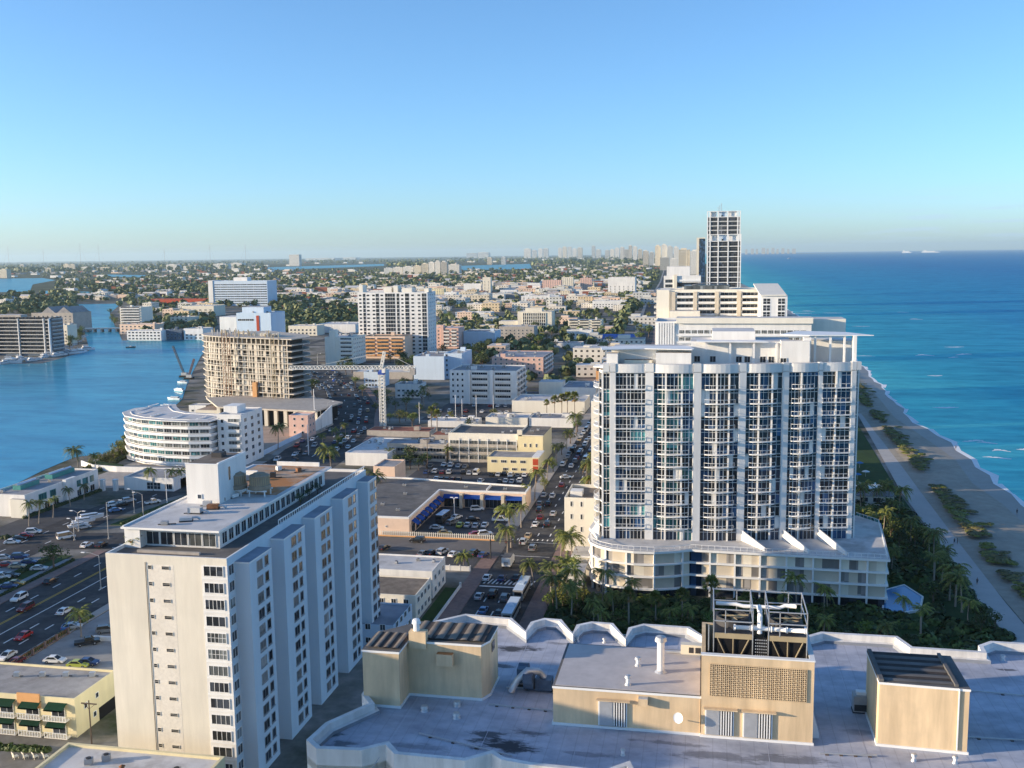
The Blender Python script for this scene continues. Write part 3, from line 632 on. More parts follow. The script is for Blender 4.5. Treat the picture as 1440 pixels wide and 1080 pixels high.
for p0, p1, par in ((843, 880, rC), (993, 1030, rH), (1046, 1084, rH)): door(xat(p0, 75.9, HZ + 1), xat(p1, 75.9, HZ + 1), par)
b = MB(); x = xat(898, 76, HZ + 2.6); b.box(x, x + .75, 75.45, 75.98, HZ + 2.35, HZ + 2.95, 'tan_stucco', 'galvanized'); sub(b, 'wall_box', rC)
DX0, DX1 = 13.5, 19.9
rD = room([(DX0, 76.6), (DX1, 76.3), (DX1, 82.6), (DX0, 82.6)], 5.15, 'square tan machine room with dark wavy roofing')
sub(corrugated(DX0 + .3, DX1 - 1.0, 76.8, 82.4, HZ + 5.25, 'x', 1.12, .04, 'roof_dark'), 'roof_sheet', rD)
b = MB(); b.box(DX0 - .02, DX0 + .3, 76.62, 82.6, HZ + 5.2, HZ + 5.42, 'roof_dark'); sub(b, 'roof_edge', rD)
b = MB(); b.box(DX1 - 1.0, DX1 - .75, 76.5, 82.6, HZ + 5.2, HZ + 5.42, 'roof_dark'); sub(b, 'roof_edge', rD)
b = MB(); b.box(DX1 - .78, DX1 - .7, 76.2, 76.3, HZ + .3, HZ + 5.2, 'white_trim'); sub(b, 'drain_pipe', rD)
for (xa, ya, xb, yb) in ((-16.8, 82, -11.9, 82.3), (-17.6, 78.5, -12, 78.2), (9, 74.5, 13.2, 74.8), (20.2, 79, 30, 79.4), (-22, 72.5, -14, 70.2), (21, 88, 33, 87.2), (-9, 88, -9.2, 93)):
    b = MB(); b.bar((xa, ya, HZ + .12), (xb, yb, HZ + .12), .1, 'galvanized')
    for k in range(4): t_ = (k + .5) / 4; b.box(xa + (xb - xa) * t_ - .12, xa + (xb - xa) * t_ + .12, ya + (yb - ya) * t_ - .15, ya + (yb - ya) * t_ + .15, HZ, HZ + .07, 'wood_pole')
    shifted(b, 6, 82).build('conduit', hotel)
# things standing on the hotel roof
def lathe_thing(name, label, cat, loc, parts, group=None):
    t = thing(name, label, cat, loc, 0, group)
    for nm, prof, m, n in parts: MB().lathe(prof, m, n=n).build(nm, t, True)
    return t
def vent(px, py, z, h, label, r=.16):
    c = at(px, py, z)
    return lathe_thing('roof_vent', label, 'vent', (c.x, c.y, z), [('flashing', [(r * 1.7, 0), (r * 1.05, .18)], 'galvanized', 12), ('pipe', [(r, .05), (r, h)], 'pipe_white', 12), ('cap', [(r * .9, h), (r * 1.7, h + .02), (r * 1.4, h + r * 1.2), (0, h + r * 1.5)], 'galvanized', 12)])
LZ = HZ + 3.34
vent(929, 945, LZ, 2.7, 'tall white vent pipe on the flat roof of the low tan room', .3)
vent(897, 936, LZ, .55, 'short white vent cap behind the tall pipe on the low tan room', .16)
vent(883, 963, LZ, .6, 'short white vent cap nearest the front edge of the low tan room', .16)
vent(812, 902, HZ, .35, 'small vent behind the low tan room beside the scalloped parapet', .12)
vent(850, 904, HZ, .35, 'small vent between the low tan room and the second scallop of the parapet', .12)
vent(597, 1000, HZ, .25, 'stubby vent on the blue deck under the L-shaped machine room wall', .2)
vent(642, 1010, HZ, .25, 'stubby vent alone in the middle of the shaded blue deck', .2)
vent(643, 993, HZ, .2, 'stubby vent close to the base of the L-shaped machine room', .2)
vent(876, 1062, HZ, .4, 'small pipe vent on the deck in front of the first louvred door', .12)
vent(1285, 1070, HZ, .4, 'small vent with long shadow in front of the square machine room', .13)
vent(1343, 1073, HZ, .4, 'small vent with long shadow by the seam of the square machine room', .13)
vent(1410, 928, HZ, .3, 'small white vent on the deck near the ocean-side scallop', .15)
c = at(972, 920, LZ); t = thing('air_conditioner', 'cream air conditioner unit on the low tan room beside the cooling tower', 'air conditioner', (c.x, c.y, LZ))
b = MB(); b.box(-.9, .9, -.35, .35, .1, .95, 'cream'); b.build('case', t); b = MB(); b.box(-.2, .2, -.37, -.35, .25, .75, 'metal_dark'); b.box(.35, .8, -.37, -.35, .25, .75, 'metal_dark'); b.build('grille', t); b = MB(); b.box(-2.2, -.9, -.1, .1, .05, .2, 'galvanized'); b.box(-.8, .8, -.3, .3, 0, .1, 'galvanized'); b.build('base', t)
c = at(957, 1004, HZ + 1.5); t = thing('satellite_dish', 'white satellite dish fixed to the tan wall beside a louvred door', 'satellite dish', (c.x, 75.8, HZ + 1.3))
b = MB(); b.bar((0, 0, 0), (0, -.5, .1), .07, 'galvanized'); b.bar((0, -.5, .1), (-.1, -.6, .4), .07, 'galvanized'); b.build('bracket', t)
b = MB(); prof = [(0, 0), (.2, .03), (.36, .1), (.42, .15)]; b.lathe(prof, 'pipe_white', n=16); M = Matrix.Translation((-.1, -.62, .45)) @ Matrix.Rotation(R(70), 4, 'X') @ Matrix.Rotation(R(-25), 4, 'Y'); b.v = [tuple(M @ Vector(p)) for p in b.v]; b.build('dish', t)
c = at(743, 968, HZ); t = thing('exhaust_fan', 'pair of dark blue scroll exhaust fans on the deck by a stain', 'exhaust fan', (c.x, c.y, HZ)); t.scale = (1.45,) * 3
for k, (x, y) in enumerate(((-.35, .5), (.15, -.35))):
    b = MB()
    for s in range(14):
        a0, a1 = s * .42, (s + 1) * .42; ra, rb = .45 + .05 * s / 2, .45 + .05 * (s + 1) / 2
        b.add([(x - .3, y + math.cos(a0) * ra, .85 + math.sin(a0) * ra), (x - .3, y + math.cos(a1) * rb, .85 + math.sin(a1) * rb), (x + .3, y + math.cos(a1) * rb, .85 + math.sin(a1) * rb), (x + .3, y + math.cos(a0) * ra, .85 + math.sin(a0) * ra)], [(0, 1, 2, 3)], 'metal_blue')
        for q in (-.3, .3): b.add([(x + q, y, .85), (x + q, y + math.cos(a0) * ra, .85 + math.sin(a0) * ra), (x + q, y + math.cos(a1) * rb, .85 + math.sin(a1) * rb)], [(0, 1, 2)], 'metal_blue')
    b.box(x - .28, x + .28, y - .9, y - .35, .9, 1.35, 'metal_blue'); b.build('scroll', t)
b = MB(); b.box(.5, 1.5, -.5, .3, .15, .8, 'metal_blue'); b.bar((-.8, .1, .1), (1.8, -.4, .1), .12, 'metal_dark'); b.bar((-.8, .7, .1), (1.6, .6, .1), .12, 'metal_dark'); b.build('motor', t)
b = MB(); b.tube([(-.9, -.9, .15), (-.5, -.9, .9), (.1, -.8, 1.5), (.7, -.2, 1.2), (1.0, 0, .8)], .2, 'galvanized', 10); b.build('duct', t, True)
c = at(1212, 1000, HZ); t = thing('equipment_cabinet', 'dark metal cabinet against the square tan machine room', 'cabinet', (c.x, c.y, HZ)); b = MB(); b.box(-.75, .75, -.6, .6, .15, 1.5, 'metal_grey'); b.build('case', t); b = MB(); b.box(-.7, .7, -.62, -.6, .25, .8, 'metal_dark'); b.box(-.5, .4, -.3, .3, 1.5, 1.75, 'pipe_white'); b.build('panel', t); b = MB(); b.box(-.8, .8, -.5, .5, 0, .15, 'metal_dark'); b.build('base', t)
t = thing('duct_hood', 'white sloping metal hood against the tall machine room', 'duct', (8.66, 77.0, HZ)); b = MB(); b.prism([(0, 0), (.55, 0), (.55, .8), (0, .8)], 0, .4, 'pipe_white'); b.add([(0, 0, .4), (.55, 0, .4), (.55, .8, .4), (0, .8, .4), (0, 0, 2.4), (0, .8, 2.4)], [(0, 1, 4), (2, 3, 5), (1, 2, 5, 4), (3, 0, 4, 5)], 'pipe_white'); b.build('hood', t); MB().box(-.0, .6, -.05, .85, 0, .06, 'galvanized').build('flange', t)
# cooling tower in the open top of the tall room
t = thing('cooling_tower', 'black two cell cooling tower with white pipes and guard rails', 'cooling tower', (4.35, 79.2, HZ + 3.6)); ox, oy, oz = 4.35, 79.2, HZ + 3.6
for k, (xa, xb) in enumerate(((1.0, 4.0), (5.2, 8.1))):
    b = MB(); b.box(xa, xb, 77.0, 81.8, oz, oz + 4.6, 'black_void', 'metal_dark'); b.box(xa - .05, xb + .05, 76.93, 77.0, oz + 4.2, oz + 4.62, 'cable_tan'); cell = shifted(b, ox, oy, oz).build('cell', t)
    b = MB(); xm = (xa + xb) / 2
    for q in (xa + .3, xm, xb - .3): b.bar((q, 76.9, oz + 4.2), (xm, 76.9, oz + 1.6), .07, 'cable_tan')
    shifted(b, ox, oy, oz).build('brace', cell)
    b = MB(); cy = 79.4; b.lathe([(1.32, oz + 4.6), (1.25, oz + 5.25), (1.16, oz + 5.25), (1.2, oz + 4.7)], 'metal_dark', (xm, cy), 24); b.lathe([(1.2, oz + 4.72), (0, oz + 4.74)], 'black_void', (xm, cy), 24); shifted(b, ox, oy, oz).build('fan_ring', cell, True)
    b = MB()
    for a in range(4): a_ = a * PI / 2 + .4 + k; b.obox((xm + math.cos(a_) * .6, cy + math.sin(a_) * .6, oz + 5.0), (math.cos(a_) * .55, math.sin(a_) * .55, 0), (-math.sin(a_) * .14, math.cos(a_) * .14, .05), (0, 0, .015), 'cable_tan')
    b.bar((xm - 1.25, cy, oz + 5.12), (xm + 1.25, cy, oz + 5.3), .1, 'cable_tan'); shifted(b, ox, oy, oz).build('fan', cell)
    b = MB()
    for y in (76.95, 81.75):
        for q in (xa, xm + (.4 if y > 80 else -.6), xb): b.bar((q, y, oz + (.2 if q in (xa, xb) and y < 80 else 4.6)), (q, y, oz + 6.6), .075, 'galvanized')
        for z in (oz + 5.6, oz + 6.55): b.bar((xa, y, z), (xb, y, z), .075, 'galvanized')
    for q in (xa, xb):
        for z in (oz + 5.6, oz + 6.55): b.bar((q, 76.95, z), (q, 81.75, z), .075, 'galvanized')
    shifted(b, ox, oy, oz).build('guard_rail', cell)
b = MB(); z = oz + 5.0
b.tube([(2.6, 77.35, z), (8.0, 77.35, z)], .17, 'pipe_white', 10); b.tube([(4.55, 77.4, oz + 4.6), (4.55, 77.4, oz + 6.1), (4.55, 77.6, oz + 6.3), (4.55, 78.7, oz + 6.3)], .2, 'pipe_white', 10)
b.tube([(1.2, 81.0, oz + 5.6), (2.8, 81.0, oz + 5.6), (3.4, 80.9, oz + 5.5), (6.3, 80.9, oz + 5.5), (6.7, 80.9, oz + 5.7), (7.6, 80.9, oz + 5.7)], .16, 'pipe_white', 10)
for x in (2.6, 3.9, 5.4, 6.6, 8.0): b.tube([(x - .07, 77.35, z), (x + .07, 77.35, z)], .24, 'pipe_white', 10)
shifted(b, ox, oy, oz).build('pipework', t, True)
b = MB(); b.box(4.05, 5.15, 77.0, 77.05, oz + .2, oz + 4.4, 'black_void')
for i in range(6):
    for j in range(16): x = 4.2 + i * .16; zz_ = oz + .4 + j * .25; b.box(x, x + .09, 76.97, 77.0, zz_, zz_ + .1, 'galvanized', skip='n')
shifted(b, ox, oy, oz).build('louvre', t)
b = MB()
for i in range(9): b.bar((.62, 77, oz + .5 + i * .5), (.62, 77.6, oz + .5 + i * .5), .06, 'galvanized')
b.bar((.62, 77, oz), (.62, 77, oz + 5), .08, 'galvanized'); b.bar((.62, 77.6, oz), (.62, 77.6, oz + 5), .08, 'galvanized'); shifted(b, ox, oy, oz).build('ladder', t)
# tower behind the photographer, outside the picture: it stands between the low sun and part of the hotel roof
t = thing('neighbour_tower', 'tall white tower next to the hotel that shades part of its roof', 'tower', (-82, 50, 0)); shell(t, 16, 17, 59.0, 'white', 'roof_grey')
place(t, 'window', rows(16, 17, 'S', span(1, 15, 4), [2 + 4 * i for i in range(12)], window_mesh(1.6, 1.5, 2)))

# ================================================================== CREAM APARTMENT TOWER WITH BAYS
AX, AY, AW, AD, AH = -94.6, 140.6, 21.1, 66.0, 38.0
tw = thing('apartment_tower', 'cream slab apartment tower with pale blue bays and a glazed rooftop storey', 'building', (AX, AY, 0))
b = MB(); b.box(0, AW, 0, AD, 0, AH, 'tower_side', skip='ts'); b.add([(0, 0, 0), (AW, 0, 0), (AW, 0, AH), (0, 0, AH)], [(0, 1, 2, 3)], 'tower_stucco')
th, pz = .3, .55
for (x0, x1, y0, y1) in ((0, AW, 0, th), (0, AW, AD - th, AD), (0, th, th, AD - th), (AW - th, AW, th, AD - th)): b.add([(x0, y0, AH), (x1, y0, AH), (x1, y1, AH), (x0, y1, AH)], [(0, 1, 2, 3)], 'white_trim')
q = [(th, th), (AW - th, th), (AW - th, AD - th), (th, AD - th)]
for i in range(4): a, c = q[i], q[(i + 1) % 4]; b.add([(*c, AH - pz), (*a, AH - pz), (*a, AH), (*c, AH)], [(0, 1, 2, 3)], 'white')
b.build('wall', tw)
b = MB(); b.box(th, AW - th, th, AD - th, AH - .8, AH - pz, 'roof_grey', skip='b'); b.box(.5, AW - .5, .5, 65, AH - pz, AH - pz + .02, 'roof_dark', skip='b'); b.build('roof', tw)
b = MB(); b.box(7.1, 11.9, -.012, .02, 2, AH - 1.5, 'peeled_wall', skip='n'); b.build('rough_panel', tw)
b = MB(); b.tube([(7.0, -.08, 0), (7.0, -.08, AH - 1.2)], .05, 'metal_dark', 6); b.build('drain_pipe', tw)
b = MB(); b.box(AW - 4.4, AW + .06, -.06, .0, 0, AH - 1.2, 'white', skip='n')
for i in range(13): z = 36.0 - 2.75 * i - 1.37; b.box(AW - 4.3, AW + .12, -.14, -.06, z - .12, z + .12, 'white_trim', skip='n')
b.build('corner_panel', tw)
its = []
for i in range(13):
    zc = 36.0 - 2.75 * i
    its += [(window_mesh(.62, .62, 1, 2, 'tower_stucco', 'glass_dark', .05), (7.75, .0, zc - .3), 0), (window_mesh(1.3, .55, 1, 2, 'tower_stucco', 'glass_dark', .05), (10.5, .0, zc - .28), 0)]
    its.append((window_mesh(3.3, 1.65, random.choice((4, 4, 5, 3)), random.choice((1, 1, 1, 2)), 'white_trim', random.choice(('glass_dark', 'glass_dark', 'glass_dark', 'glass_soft')), .1), (AW - 2.3, -.08, zc - .95), 0))
    its.append((window_mesh(1.7, 1.65, 2, 1, 'white_trim', random.choice(('glass_dark', 'glass_soft'))), (AW + .02, 1.25, zc - .95), PI / 2))
BAYS = [(2.6, 10.9), (16.0, 25.2), (29.9, 38.8), (44.7, 53.7), (60.0, 65.6)]
sidew = []
for k, (y0, y1) in enumerate(BAYS):
    b = MB(); b.box(AW, AW + 2.5, y0, y1, 0, AH - 1.3, 'tower_side', 'roof_blue'); b.box(AW, AW + 2.56, y0 - .06, y1 + .06, AH - 1.55, AH - 1.27, 'white_trim', 'roof_blue'); b.build('bay', tw)
    for i in range(13):
        zc = 35.2 - 2.75 * i; g = random.choice(('glass_dark', 'glass_dark', 'glass_soft', 'shutter_grey')); ym = (y0 + y1) / 2 + .9
        sidew.append((window_mesh(2.0, 1.6, 2, 1, 'metal_grey', g, .08, True), (AW + 2.5, ym - 1.4, zc - .8), PI / 2)); sidew.append((window_mesh(1.3, 1.6, 1, 1, 'metal_grey', 'glass_dark', .08, True), (AW + 2.5, ym + 1.2, zc - .8), PI / 2))
place(tw, 'window', its + sidew, 100)
b = MB(); b.box(0, 17.6, 4.6, 54.6, 40.7, 41.05, 'white_trim', 'roof_white'); b.box(.4, 3.2, 5.0, 53, AH - pz, 40.7, 'white'); b.box(3.2, 16.6, 6.6, 53.0, AH - pz, 40.7, 'white'); ph = b.build('penthouse', tw)
b = MB(); b.box(1.2, 16.6, 29, 54.0, 41.055, 41.07, 'rust', skip='b'); b.box(.2, 6, 43.5, 44, 41.05, 42.2, 'white'); b.box(5.5, 15, 54.2, 54.5, 41.05, 41.9, 'white'); b.box(.2, .5, 4.8, 54, 41.05, 41.2, 'white_trim'); b.build('roof_patch', ph)
its = [(window_mesh(2.3, 2.2, 2, 1, 'white_trim', 'glass_dark' if k < 3 else 'glass_soft'), (4.6 + k * 2.55, 6.57, AH - pz + .3), 0) for k in range(5)]
its += [(window_mesh(1.7, 2.0, 2, 1, 'white_trim', 'glass_dark'), (16.63, 8.2 + k * 2.35, AH - pz + .5), PI / 2) for k in range(19)]
for me, loc, rot in its: inst('window', me, ph, loc, rot)
b = MB(); b.box(3.1, 9.4, 20.9, 31.8, 41.05, 48.3, 'white', 'roof_brown'); b.box(3.0, 9.5, 20.8, 21.1, 48.3, 48.45, 'white_trim'); b.box(9.1, 9.5, 21.1, 31.8, 48.3, 48.6, 'white_trim'); b.box(5, 7, 27, 29, 48.3, 49.2, 'metal_dark'); core = b.build('lift_core', tw)
inst('door', window_mesh(.9, 2.6, 1, 1, 'white_trim', 'glass_dark'), core, (9.42, 25, 44.6), PI / 2); inst('window', window_mesh(.8, .8, 1), core, (5.6, 20.87, 42.0), 0)
b = MB()
for k in range(46): y = 20 + k * 1.0; b.bar((AW - .15, y, AH), (AW - .15, y, AH + .8), .12, 'white_trim')
b.bar((AW - .15, 20, AH + .85), (AW - .15, 65.5, AH + .85), .16, 'white_trim'); b.build('balustrade', tw); b = MB(); b.box(4, 15, 2.6, 3.1, AH - pz, AH - .1, 'concrete'); b.build('terrace_ledge', tw)
for k, (x, lab) in enumerate(((9.0, 'brown ribbed cooling tank beside the lift core on the cream tower'), (13.7, 'brown ribbed cooling tank farther from the lift core on the cream tower'))):
    t = thing('cooling_tank', lab, 'cooling tank', (AX + x, AY + 28.4, 41.07))
    b = MB()
    for sx in (-1.5, 1.5):
        for sy in (-1.3, 1.3): b.box(sx - .1, sx + .1, sy - .1, sy + .1, 0, 1.0, 'white_trim')
    b.box(-1.9, 1.9, -1.5, -1.25, 1.0, 1.25, 'white_trim'); b.box(-1.9, 1.9, 1.25, 1.5, 1.0, 1.25, 'white_trim'); b.build('stand', t)
    b = MB(); b.lathe([(1.95, 1.25), (2.05, 1.5), (2.05, 2.0), (1.8, 2.1), (1.75, 3.6), (1.85, 3.7), (1.8, 3.9), (1.1, 4.1), (1.1, 4.25), (0, 4.25)], 'tank_wood', n=26)
    for a in range(26): a_ = 2 * PI * a / 26; b.bar((1.78 * math.cos(a_), 1.78 * math.sin(a_), 2.1), (1.78 * math.cos(a_), 1.78 * math.sin(a_), 3.7), .1, 'cable_tan')
    b.build('tank', t)
for k, (px, py, lab) in enumerate(((276, 722, 'grey rooftop fan unit low on the glazed storey roof near the lift core'), (300, 716, 'rusty air handler lying beside the lift core of the cream tower'), (262, 733, 'short galvanized duct run on the pale roof of the cream tower'))):
    c = at(px, py, 41.07); t = thing('rooftop_unit', lab, 'air handler', (c.x, c.y, 41.07), .2 * k)
    b = MB(); b.box(-1.0, 1.0, -.6, .6, .25, 1.1 - .2 * k, ('galvanized', 'rust_metal', 'galvanized')[k]); b.build('case', t); b = MB(); b.tube([(1, 0, .6), (1.8, 0, .6), (2.2, .3, .2)], .2, 'galvanized', 8); b.build('duct', t); b = MB(); b.box(-1.1, 1.1, -.5, .5, 0, .25, 'metal_dark'); b.build('base', t)

random.seed(14)
for k in range(9):
    px, py = ((292, 712), (312, 706), (330, 700), (346, 676), (384, 672), (268, 722), (420, 664), (392, 662), (232, 738))[k]; c = at(px, py, 41.07); t = thing('rooftop_unit', f'{("small grey", "low rusty", "pale", "tilted grey", "dark", "flat pale", "brown", "grey", "lone pale")[k]} equipment piece on the cream tower roof, number {k + 1} along the clutter', 'equipment', (c.x, c.y, 41.07), random.uniform(0, 1.5))
    b = MB(); q = random.uniform(.4, .9); b.box(-q, q, -.4, .4, .15, .5 + random.uniform(.1, .7), ('galvanized', 'rust_metal', 'white', 'metal_grey', 'metal_dark')[k % 5]); b.build('case', t); b = MB(); b.bar((-q - .6, 0, .1), (q + 1.2, .3, .1), .14, 'metal_dark'); b.build('pipe', t)
# ================================================================== THE BALCONIED CONDOMINIUM ON ITS PODIUM
CX, CY, CZ = 8.0, 262.0, 12.0
cd = thing('condominium', 'white balconied condominium tower with blue glass on a wide podium', 'building', (CX, CY, 0))
def cb(b, name, par=None): return shifted(b, CX, CY).build(name, par or cd)
FL = [CZ + 3.22 * k for k in range(12)] + [CZ + 3.22 * 11 + 3.6]; TOPZ = 55.2
LINE = [(-25.1, 249.6), (-14.4, 250.5), (-2.5, 251.0), (9.4, 252.6), (20.2, 255.2), (28.4, 257.2), (37.8, 259.0)]
def on(px, Z=12.0):
    """point of the front line under photo column px"""
    for i in range(len(LINE) - 1):
        (x0, y0), (x1, y1) = LINE[i], LINE[i + 1]; a, c = pr(x0, y0, Z)[0], pr(x1, y1, Z)[0]
        if px <= c or i == len(LINE) - 2: t = (px - a) / (c - a); return Vector((x0 + (x1 - x0) * t, y0 + (y1 - y0) * t))
PLAN = [tuple(p) for p in LINE] + [(38.2, 262), (39.5, 276), (36, 281), (0, 279), (-20, 277), (-26.5, 268), (-26.0, 252)]
PIERS = [(857.5, 865.5), (906.5, 918), (972.5, 983), (1035, 1044.5), (1094.5, 1103), (1144, 1149.5), (1189, 1195.5)]
b = MB(); b.prism([tuple(Vector(p) * .97 + Vector((CX, CY + 4)) * .03) for p in PLAN], CZ - 1, TOPZ, 'white'); cb(b, 'core_wall')
for k, z in enumerate(FL + [TOPZ]):
    b = MB(); b.prism(inset(PLAN, -.12), z - .26, z, 'white_trim', None, True); cb(b, 'floor_slab')
for (pa, pb) in PIERS:
    p, q = on(pa), on(pb); d = (q - p).normalized(); nrm = Vector((d.y, -d.x)); m = (p + q) / 2
    b = MB(); b.obox((m.x + nrm.x * .1, m.y + nrm.y * .1, (CZ + TOPZ) / 2), (*(d * (q - p).length / 2), 0), (*(nrm * .75), 0), (0, 0, (TOPZ - CZ) / 2), 'white'); cb(b, 'pier')
def glazing(L, h, kind, blinds):
    n = max(2, round(L / 1.05)); b = MB(); b.box(0, L, -.02, .02, 0, h, kind, skip='n')
    for i in range(n + 1): x = L * i / n; wd = .035 if i % 3 else .09; b.box(x - wd, x + wd, -.12, -.02, 0, h, 'white_trim', skip='nbt')
    b.box(0, L, -.1, -.02, h * .78, h * .78 + .1, 'white_trim', skip='n')
    for i in blinds:
        if i < n: b.box(L * i / n + .08, L * (i + 1) / n - .08, -.05, -.02, 0, h, 'white', skip='n')
    return b.mesh('window')
def balcony(L, curved, dep=1.5):
    b = MB(); n = 12 if curved else 2; arc = []
    for i in range(n + 1):
        t = i / n; y = -(dep if not curved else .55 + (dep - .55) * math.sin(PI * t) ** .7); arc.append((L * t, y))
    b.prism([(0, 0)] + arc + [(L, 0)], -.2, .02, 'white_trim', None, True)
    for i in range(n):
        (x0, y0), (x1, y1) = arc[i], arc[i + 1]
        b.bar((x0, y0 + .06, 1.02), (x1, y1 + .06, 1.02), .09, 'white_trim')
    k = max(3, round(L / 1.5))
    for i in range(k + 1):
        x = L * i / k; t = x / L; y = -(dep if not curved else .55 + (dep - .55) * math.sin(PI * t) ** .7)
        b.bar((x, y + .06, 0), (x, y + .06, 1.02), .06, 'white_trim')
    for x in (0, L): b.bar((x, 0, 1.0), (x, arc[0][1], 1.0), .1, 'white_trim')
    return b.mesh('balcony')
random.seed(11)
BAYPX = [(865.5, 906.5, 0), (918, 972.5, 1), (983, 1035, 1), (1044.5, 1094.5, 1), (1103, 1144, 1), (1149.5, 1189, 0)]
GW, BW = [], []
for k, z in enumerate(FL):
    h = (FL[k + 1] if k < 12 else TOPZ) - z - .32
    for (pa, pb, cv) in BAYPX:
        p, q = on(pa), on(pb); L = (q - p).length; a = math.atan2(q.y - p.y, q.x - p.x); d = (q - p).normalized(); nrm = Vector((d.y, -d.x))
        for part, (u0, u1) in enumerate(((0, .22), (.22, .62), (.62, 1.0)) if cv else ((0, .5), (.5, 1.0))):
            g = random.choice(('glass_blue', 'glass_dark', 'glass_dark', 'glass_blue', 'glass_teal' if pa < 980 else 'glass_blue')); l_ = L * (u1 - u0); s_ = p + d * L * u0 + nrm * .32
            bl = [i for i in range(5) if random.random() < .06]; GW.append((glazing(l_, h, g, bl), (s_.x - CX, s_.y - CY, z), a))
        if k: 
            if cv: s_ = p + d * L * .10 + nrm * .35; BW.append((balcony(L * (.80 if pa < 1040 else .74), True, 1.6), (s_.x - CX, s_.y - CY, z), a))
            else: s_ = p + nrm * .35; BW.append((balcony(L, False, 1.0), (s_.x - CX, s_.y - CY, z), a))
    p, q = on(848), on(857.5); GW.append((glazing((q - p).length, h, 'glass_teal' if k % 3 else 'glass_dark', []), (p.x - CX, p.y - CY - .25, z), math.atan2(q.y - p.y, q.x - p.x)))
    p, q = on(1195.5), Vector((37.9, 259.0)); GW.append((glazing((q - p).length, h, 'glass_blue', []), (p.x - CX, p.y - CY - .25, z), math.atan2(q.y - p.y, q.x - p.x)))
    p, q = Vector((-26.4, 268)), Vector((-26.0, 252)); GW.append((glazing(16, h, 'glass_dark', []), (p.x - CX - .25, p.y - CY, z), math.atan2(q.y - p.y, q.x - p.x)))
    if k: p = Vector((-26.3, 260.5)); BW.append((balcony(8.5, True, 2.0), (p.x - CX, p.y - CY, z), math.atan2(-8.5, .25)))
GW.sort(key=lambda i: (-i[1][2] // 6, i[1][0]))
place(cd, 'window', GW, 100); place(cd, 'balcony', BW, 100)
for px in (935, 957, 1005, 1022, 1063, 1081, 1121, 1169):               # slender columns through the balconies
    p = on(px); b = MB(); b.box(p.x - .22, p.x + .22, p.y - 1.05, p.y - .6, CZ, TOPZ, 'white', skip='b'); cb(b, 'column')
p = on(848); b = MB(); b.box(p.x - .3, p.x + .15, p.y - .45, p.y + .3, CZ, TOPZ, 'white'); cb(b, 'corner_post'); b = MB(); b.box(37.75, 38.1, 258.6, 259.2, CZ, TOPZ, 'white'); cb(b, 'corner_post')
# top band, bowed out over each bay
b = MB()
b.prism(inset(PLAN, -.3), TOPZ, TOPZ + .5, 'white', 'roof_white')
for (pa, pb, cv) in BAYPX:
    p, q = on(pa), on(pb); d = (q - p).normalized(); nrm = Vector((d.y, -d.x)); L = (q - p).length; pts = [tuple(p - nrm * .3)]
    for i in range(9): t = i / 8; pts.append(tuple(p + d * L * t + nrm * (.5 + (.9 if cv else .4) * math.sin(PI * t) ** .7)))
    pts.append(tuple(q - nrm * .3)); b.prism(pts, TOPZ - .1, TOPZ + 2.1, 'white', 'roof_white', True)
for (pa, pb) in PIERS + [(848, 857), (1196, 1202)]:
    p, q = on(pa), on(pb); d = (q - p).normalized(); nrm = Vector((d.y, -d.x)); m = (p + q) / 2; b.obox((m.x + nrm.x * .1, m.y + nrm.y * .1, TOPZ + 1.2), (*(d * (q - p).length / 2 * .97), 0), (*(nrm * .72), 0), (0, 0, 1.0), 'white')
cb(b, 'parapet')
# roof storey
b = MB(); R0 = TOPZ + .52
b.box(-23.5, -3.4, 256, 268, R0, R0 + 4.88, 'white', 'roof_white'); b.box(-12, -3.2, 252.6, 256, R0, R0 + 4.2, 'white', 'roof_brown'); b.box(-24.3, -21.5, 251, 256, R0, R0 + 4.0, 'white', 'roof_white'); b.box(-20, -13, 253.5, 256, R0, R0 + 2.2, 'cream', 'roof_brown')
b.box(-3.4, 22, 262, 275, R0, R0 + 6.3, 'white', 'roof_white'); b.box(2, 13, 266, 278, R0 + 6.3, R0 + 8.6, 'white', 'roof_white'); b.box(19, 26, 258.3, 262, R0, R0 + 6.8, 'white', 'roof_white'); b.box(26, 38, 266, 276, R0, R0 + 6.2, 'white'); cb(b, 'penthouse')
b = MB()
for x in (.5, 6.5, 12.4, 18): b = MB(); b.box(x - .25, x + .25, 259.6, 260.1, R0, R0 + 6.1, 'white'); b.box(x - .2, x + .2, 260.1, 262, R0 + 5.6, R0 + 6.1, 'white'); cb(b, 'roof_column')
for x in (27.5, 31.2, 34.6): b = MB(); b.box(x - .25, x + .25, 260.6, 261.1, R0, R0 + 8.0, 'white'); cb(b, 'roof_column')
b = MB(); b.box(36.6, 37.4, 259.6, 262.5, R0, R0 + 8.0, 'white'); cb(b, 'roof_column'); b = MB(); b.box(24.6, 26.4, 259.5, 262, R0, R0 + 7.6, 'white'); cb(b, 'roof_column')
for x in (-1.8, 2.2, 8.8, 10.9, 14.8, 16.9, 19.6): inst('window', window_mesh(1.5, 1.6, 2, 1, 'white_trim', 'glass_dark'), cd, (x - CX, 261.98 - CY if x < 19 else 258.2 - CY, R0 + .9), 0)
b = MB(); b.prism([(-25.6, 251.4), (-15, 254.5), (-3, 252.6), (-2.5, 256), (-4, 262), (-20, 262), (-26.5, 258)], R0 + 4.9, R0 + 5.1, 'white_trim', 'white_trim', True)
b.prism([(19, 262), (26, 259.6), (41.5, 260.4), (36, 270), (24, 274)], R0 + 8.0, R0 + 8.2, 'white_trim', 'white_trim', True); b.prism([(-2, 259), (16, 259.2), (14, 264), (-2, 264)], R0 + 6.3, R0 + 6.55, 'white_trim', None, True)
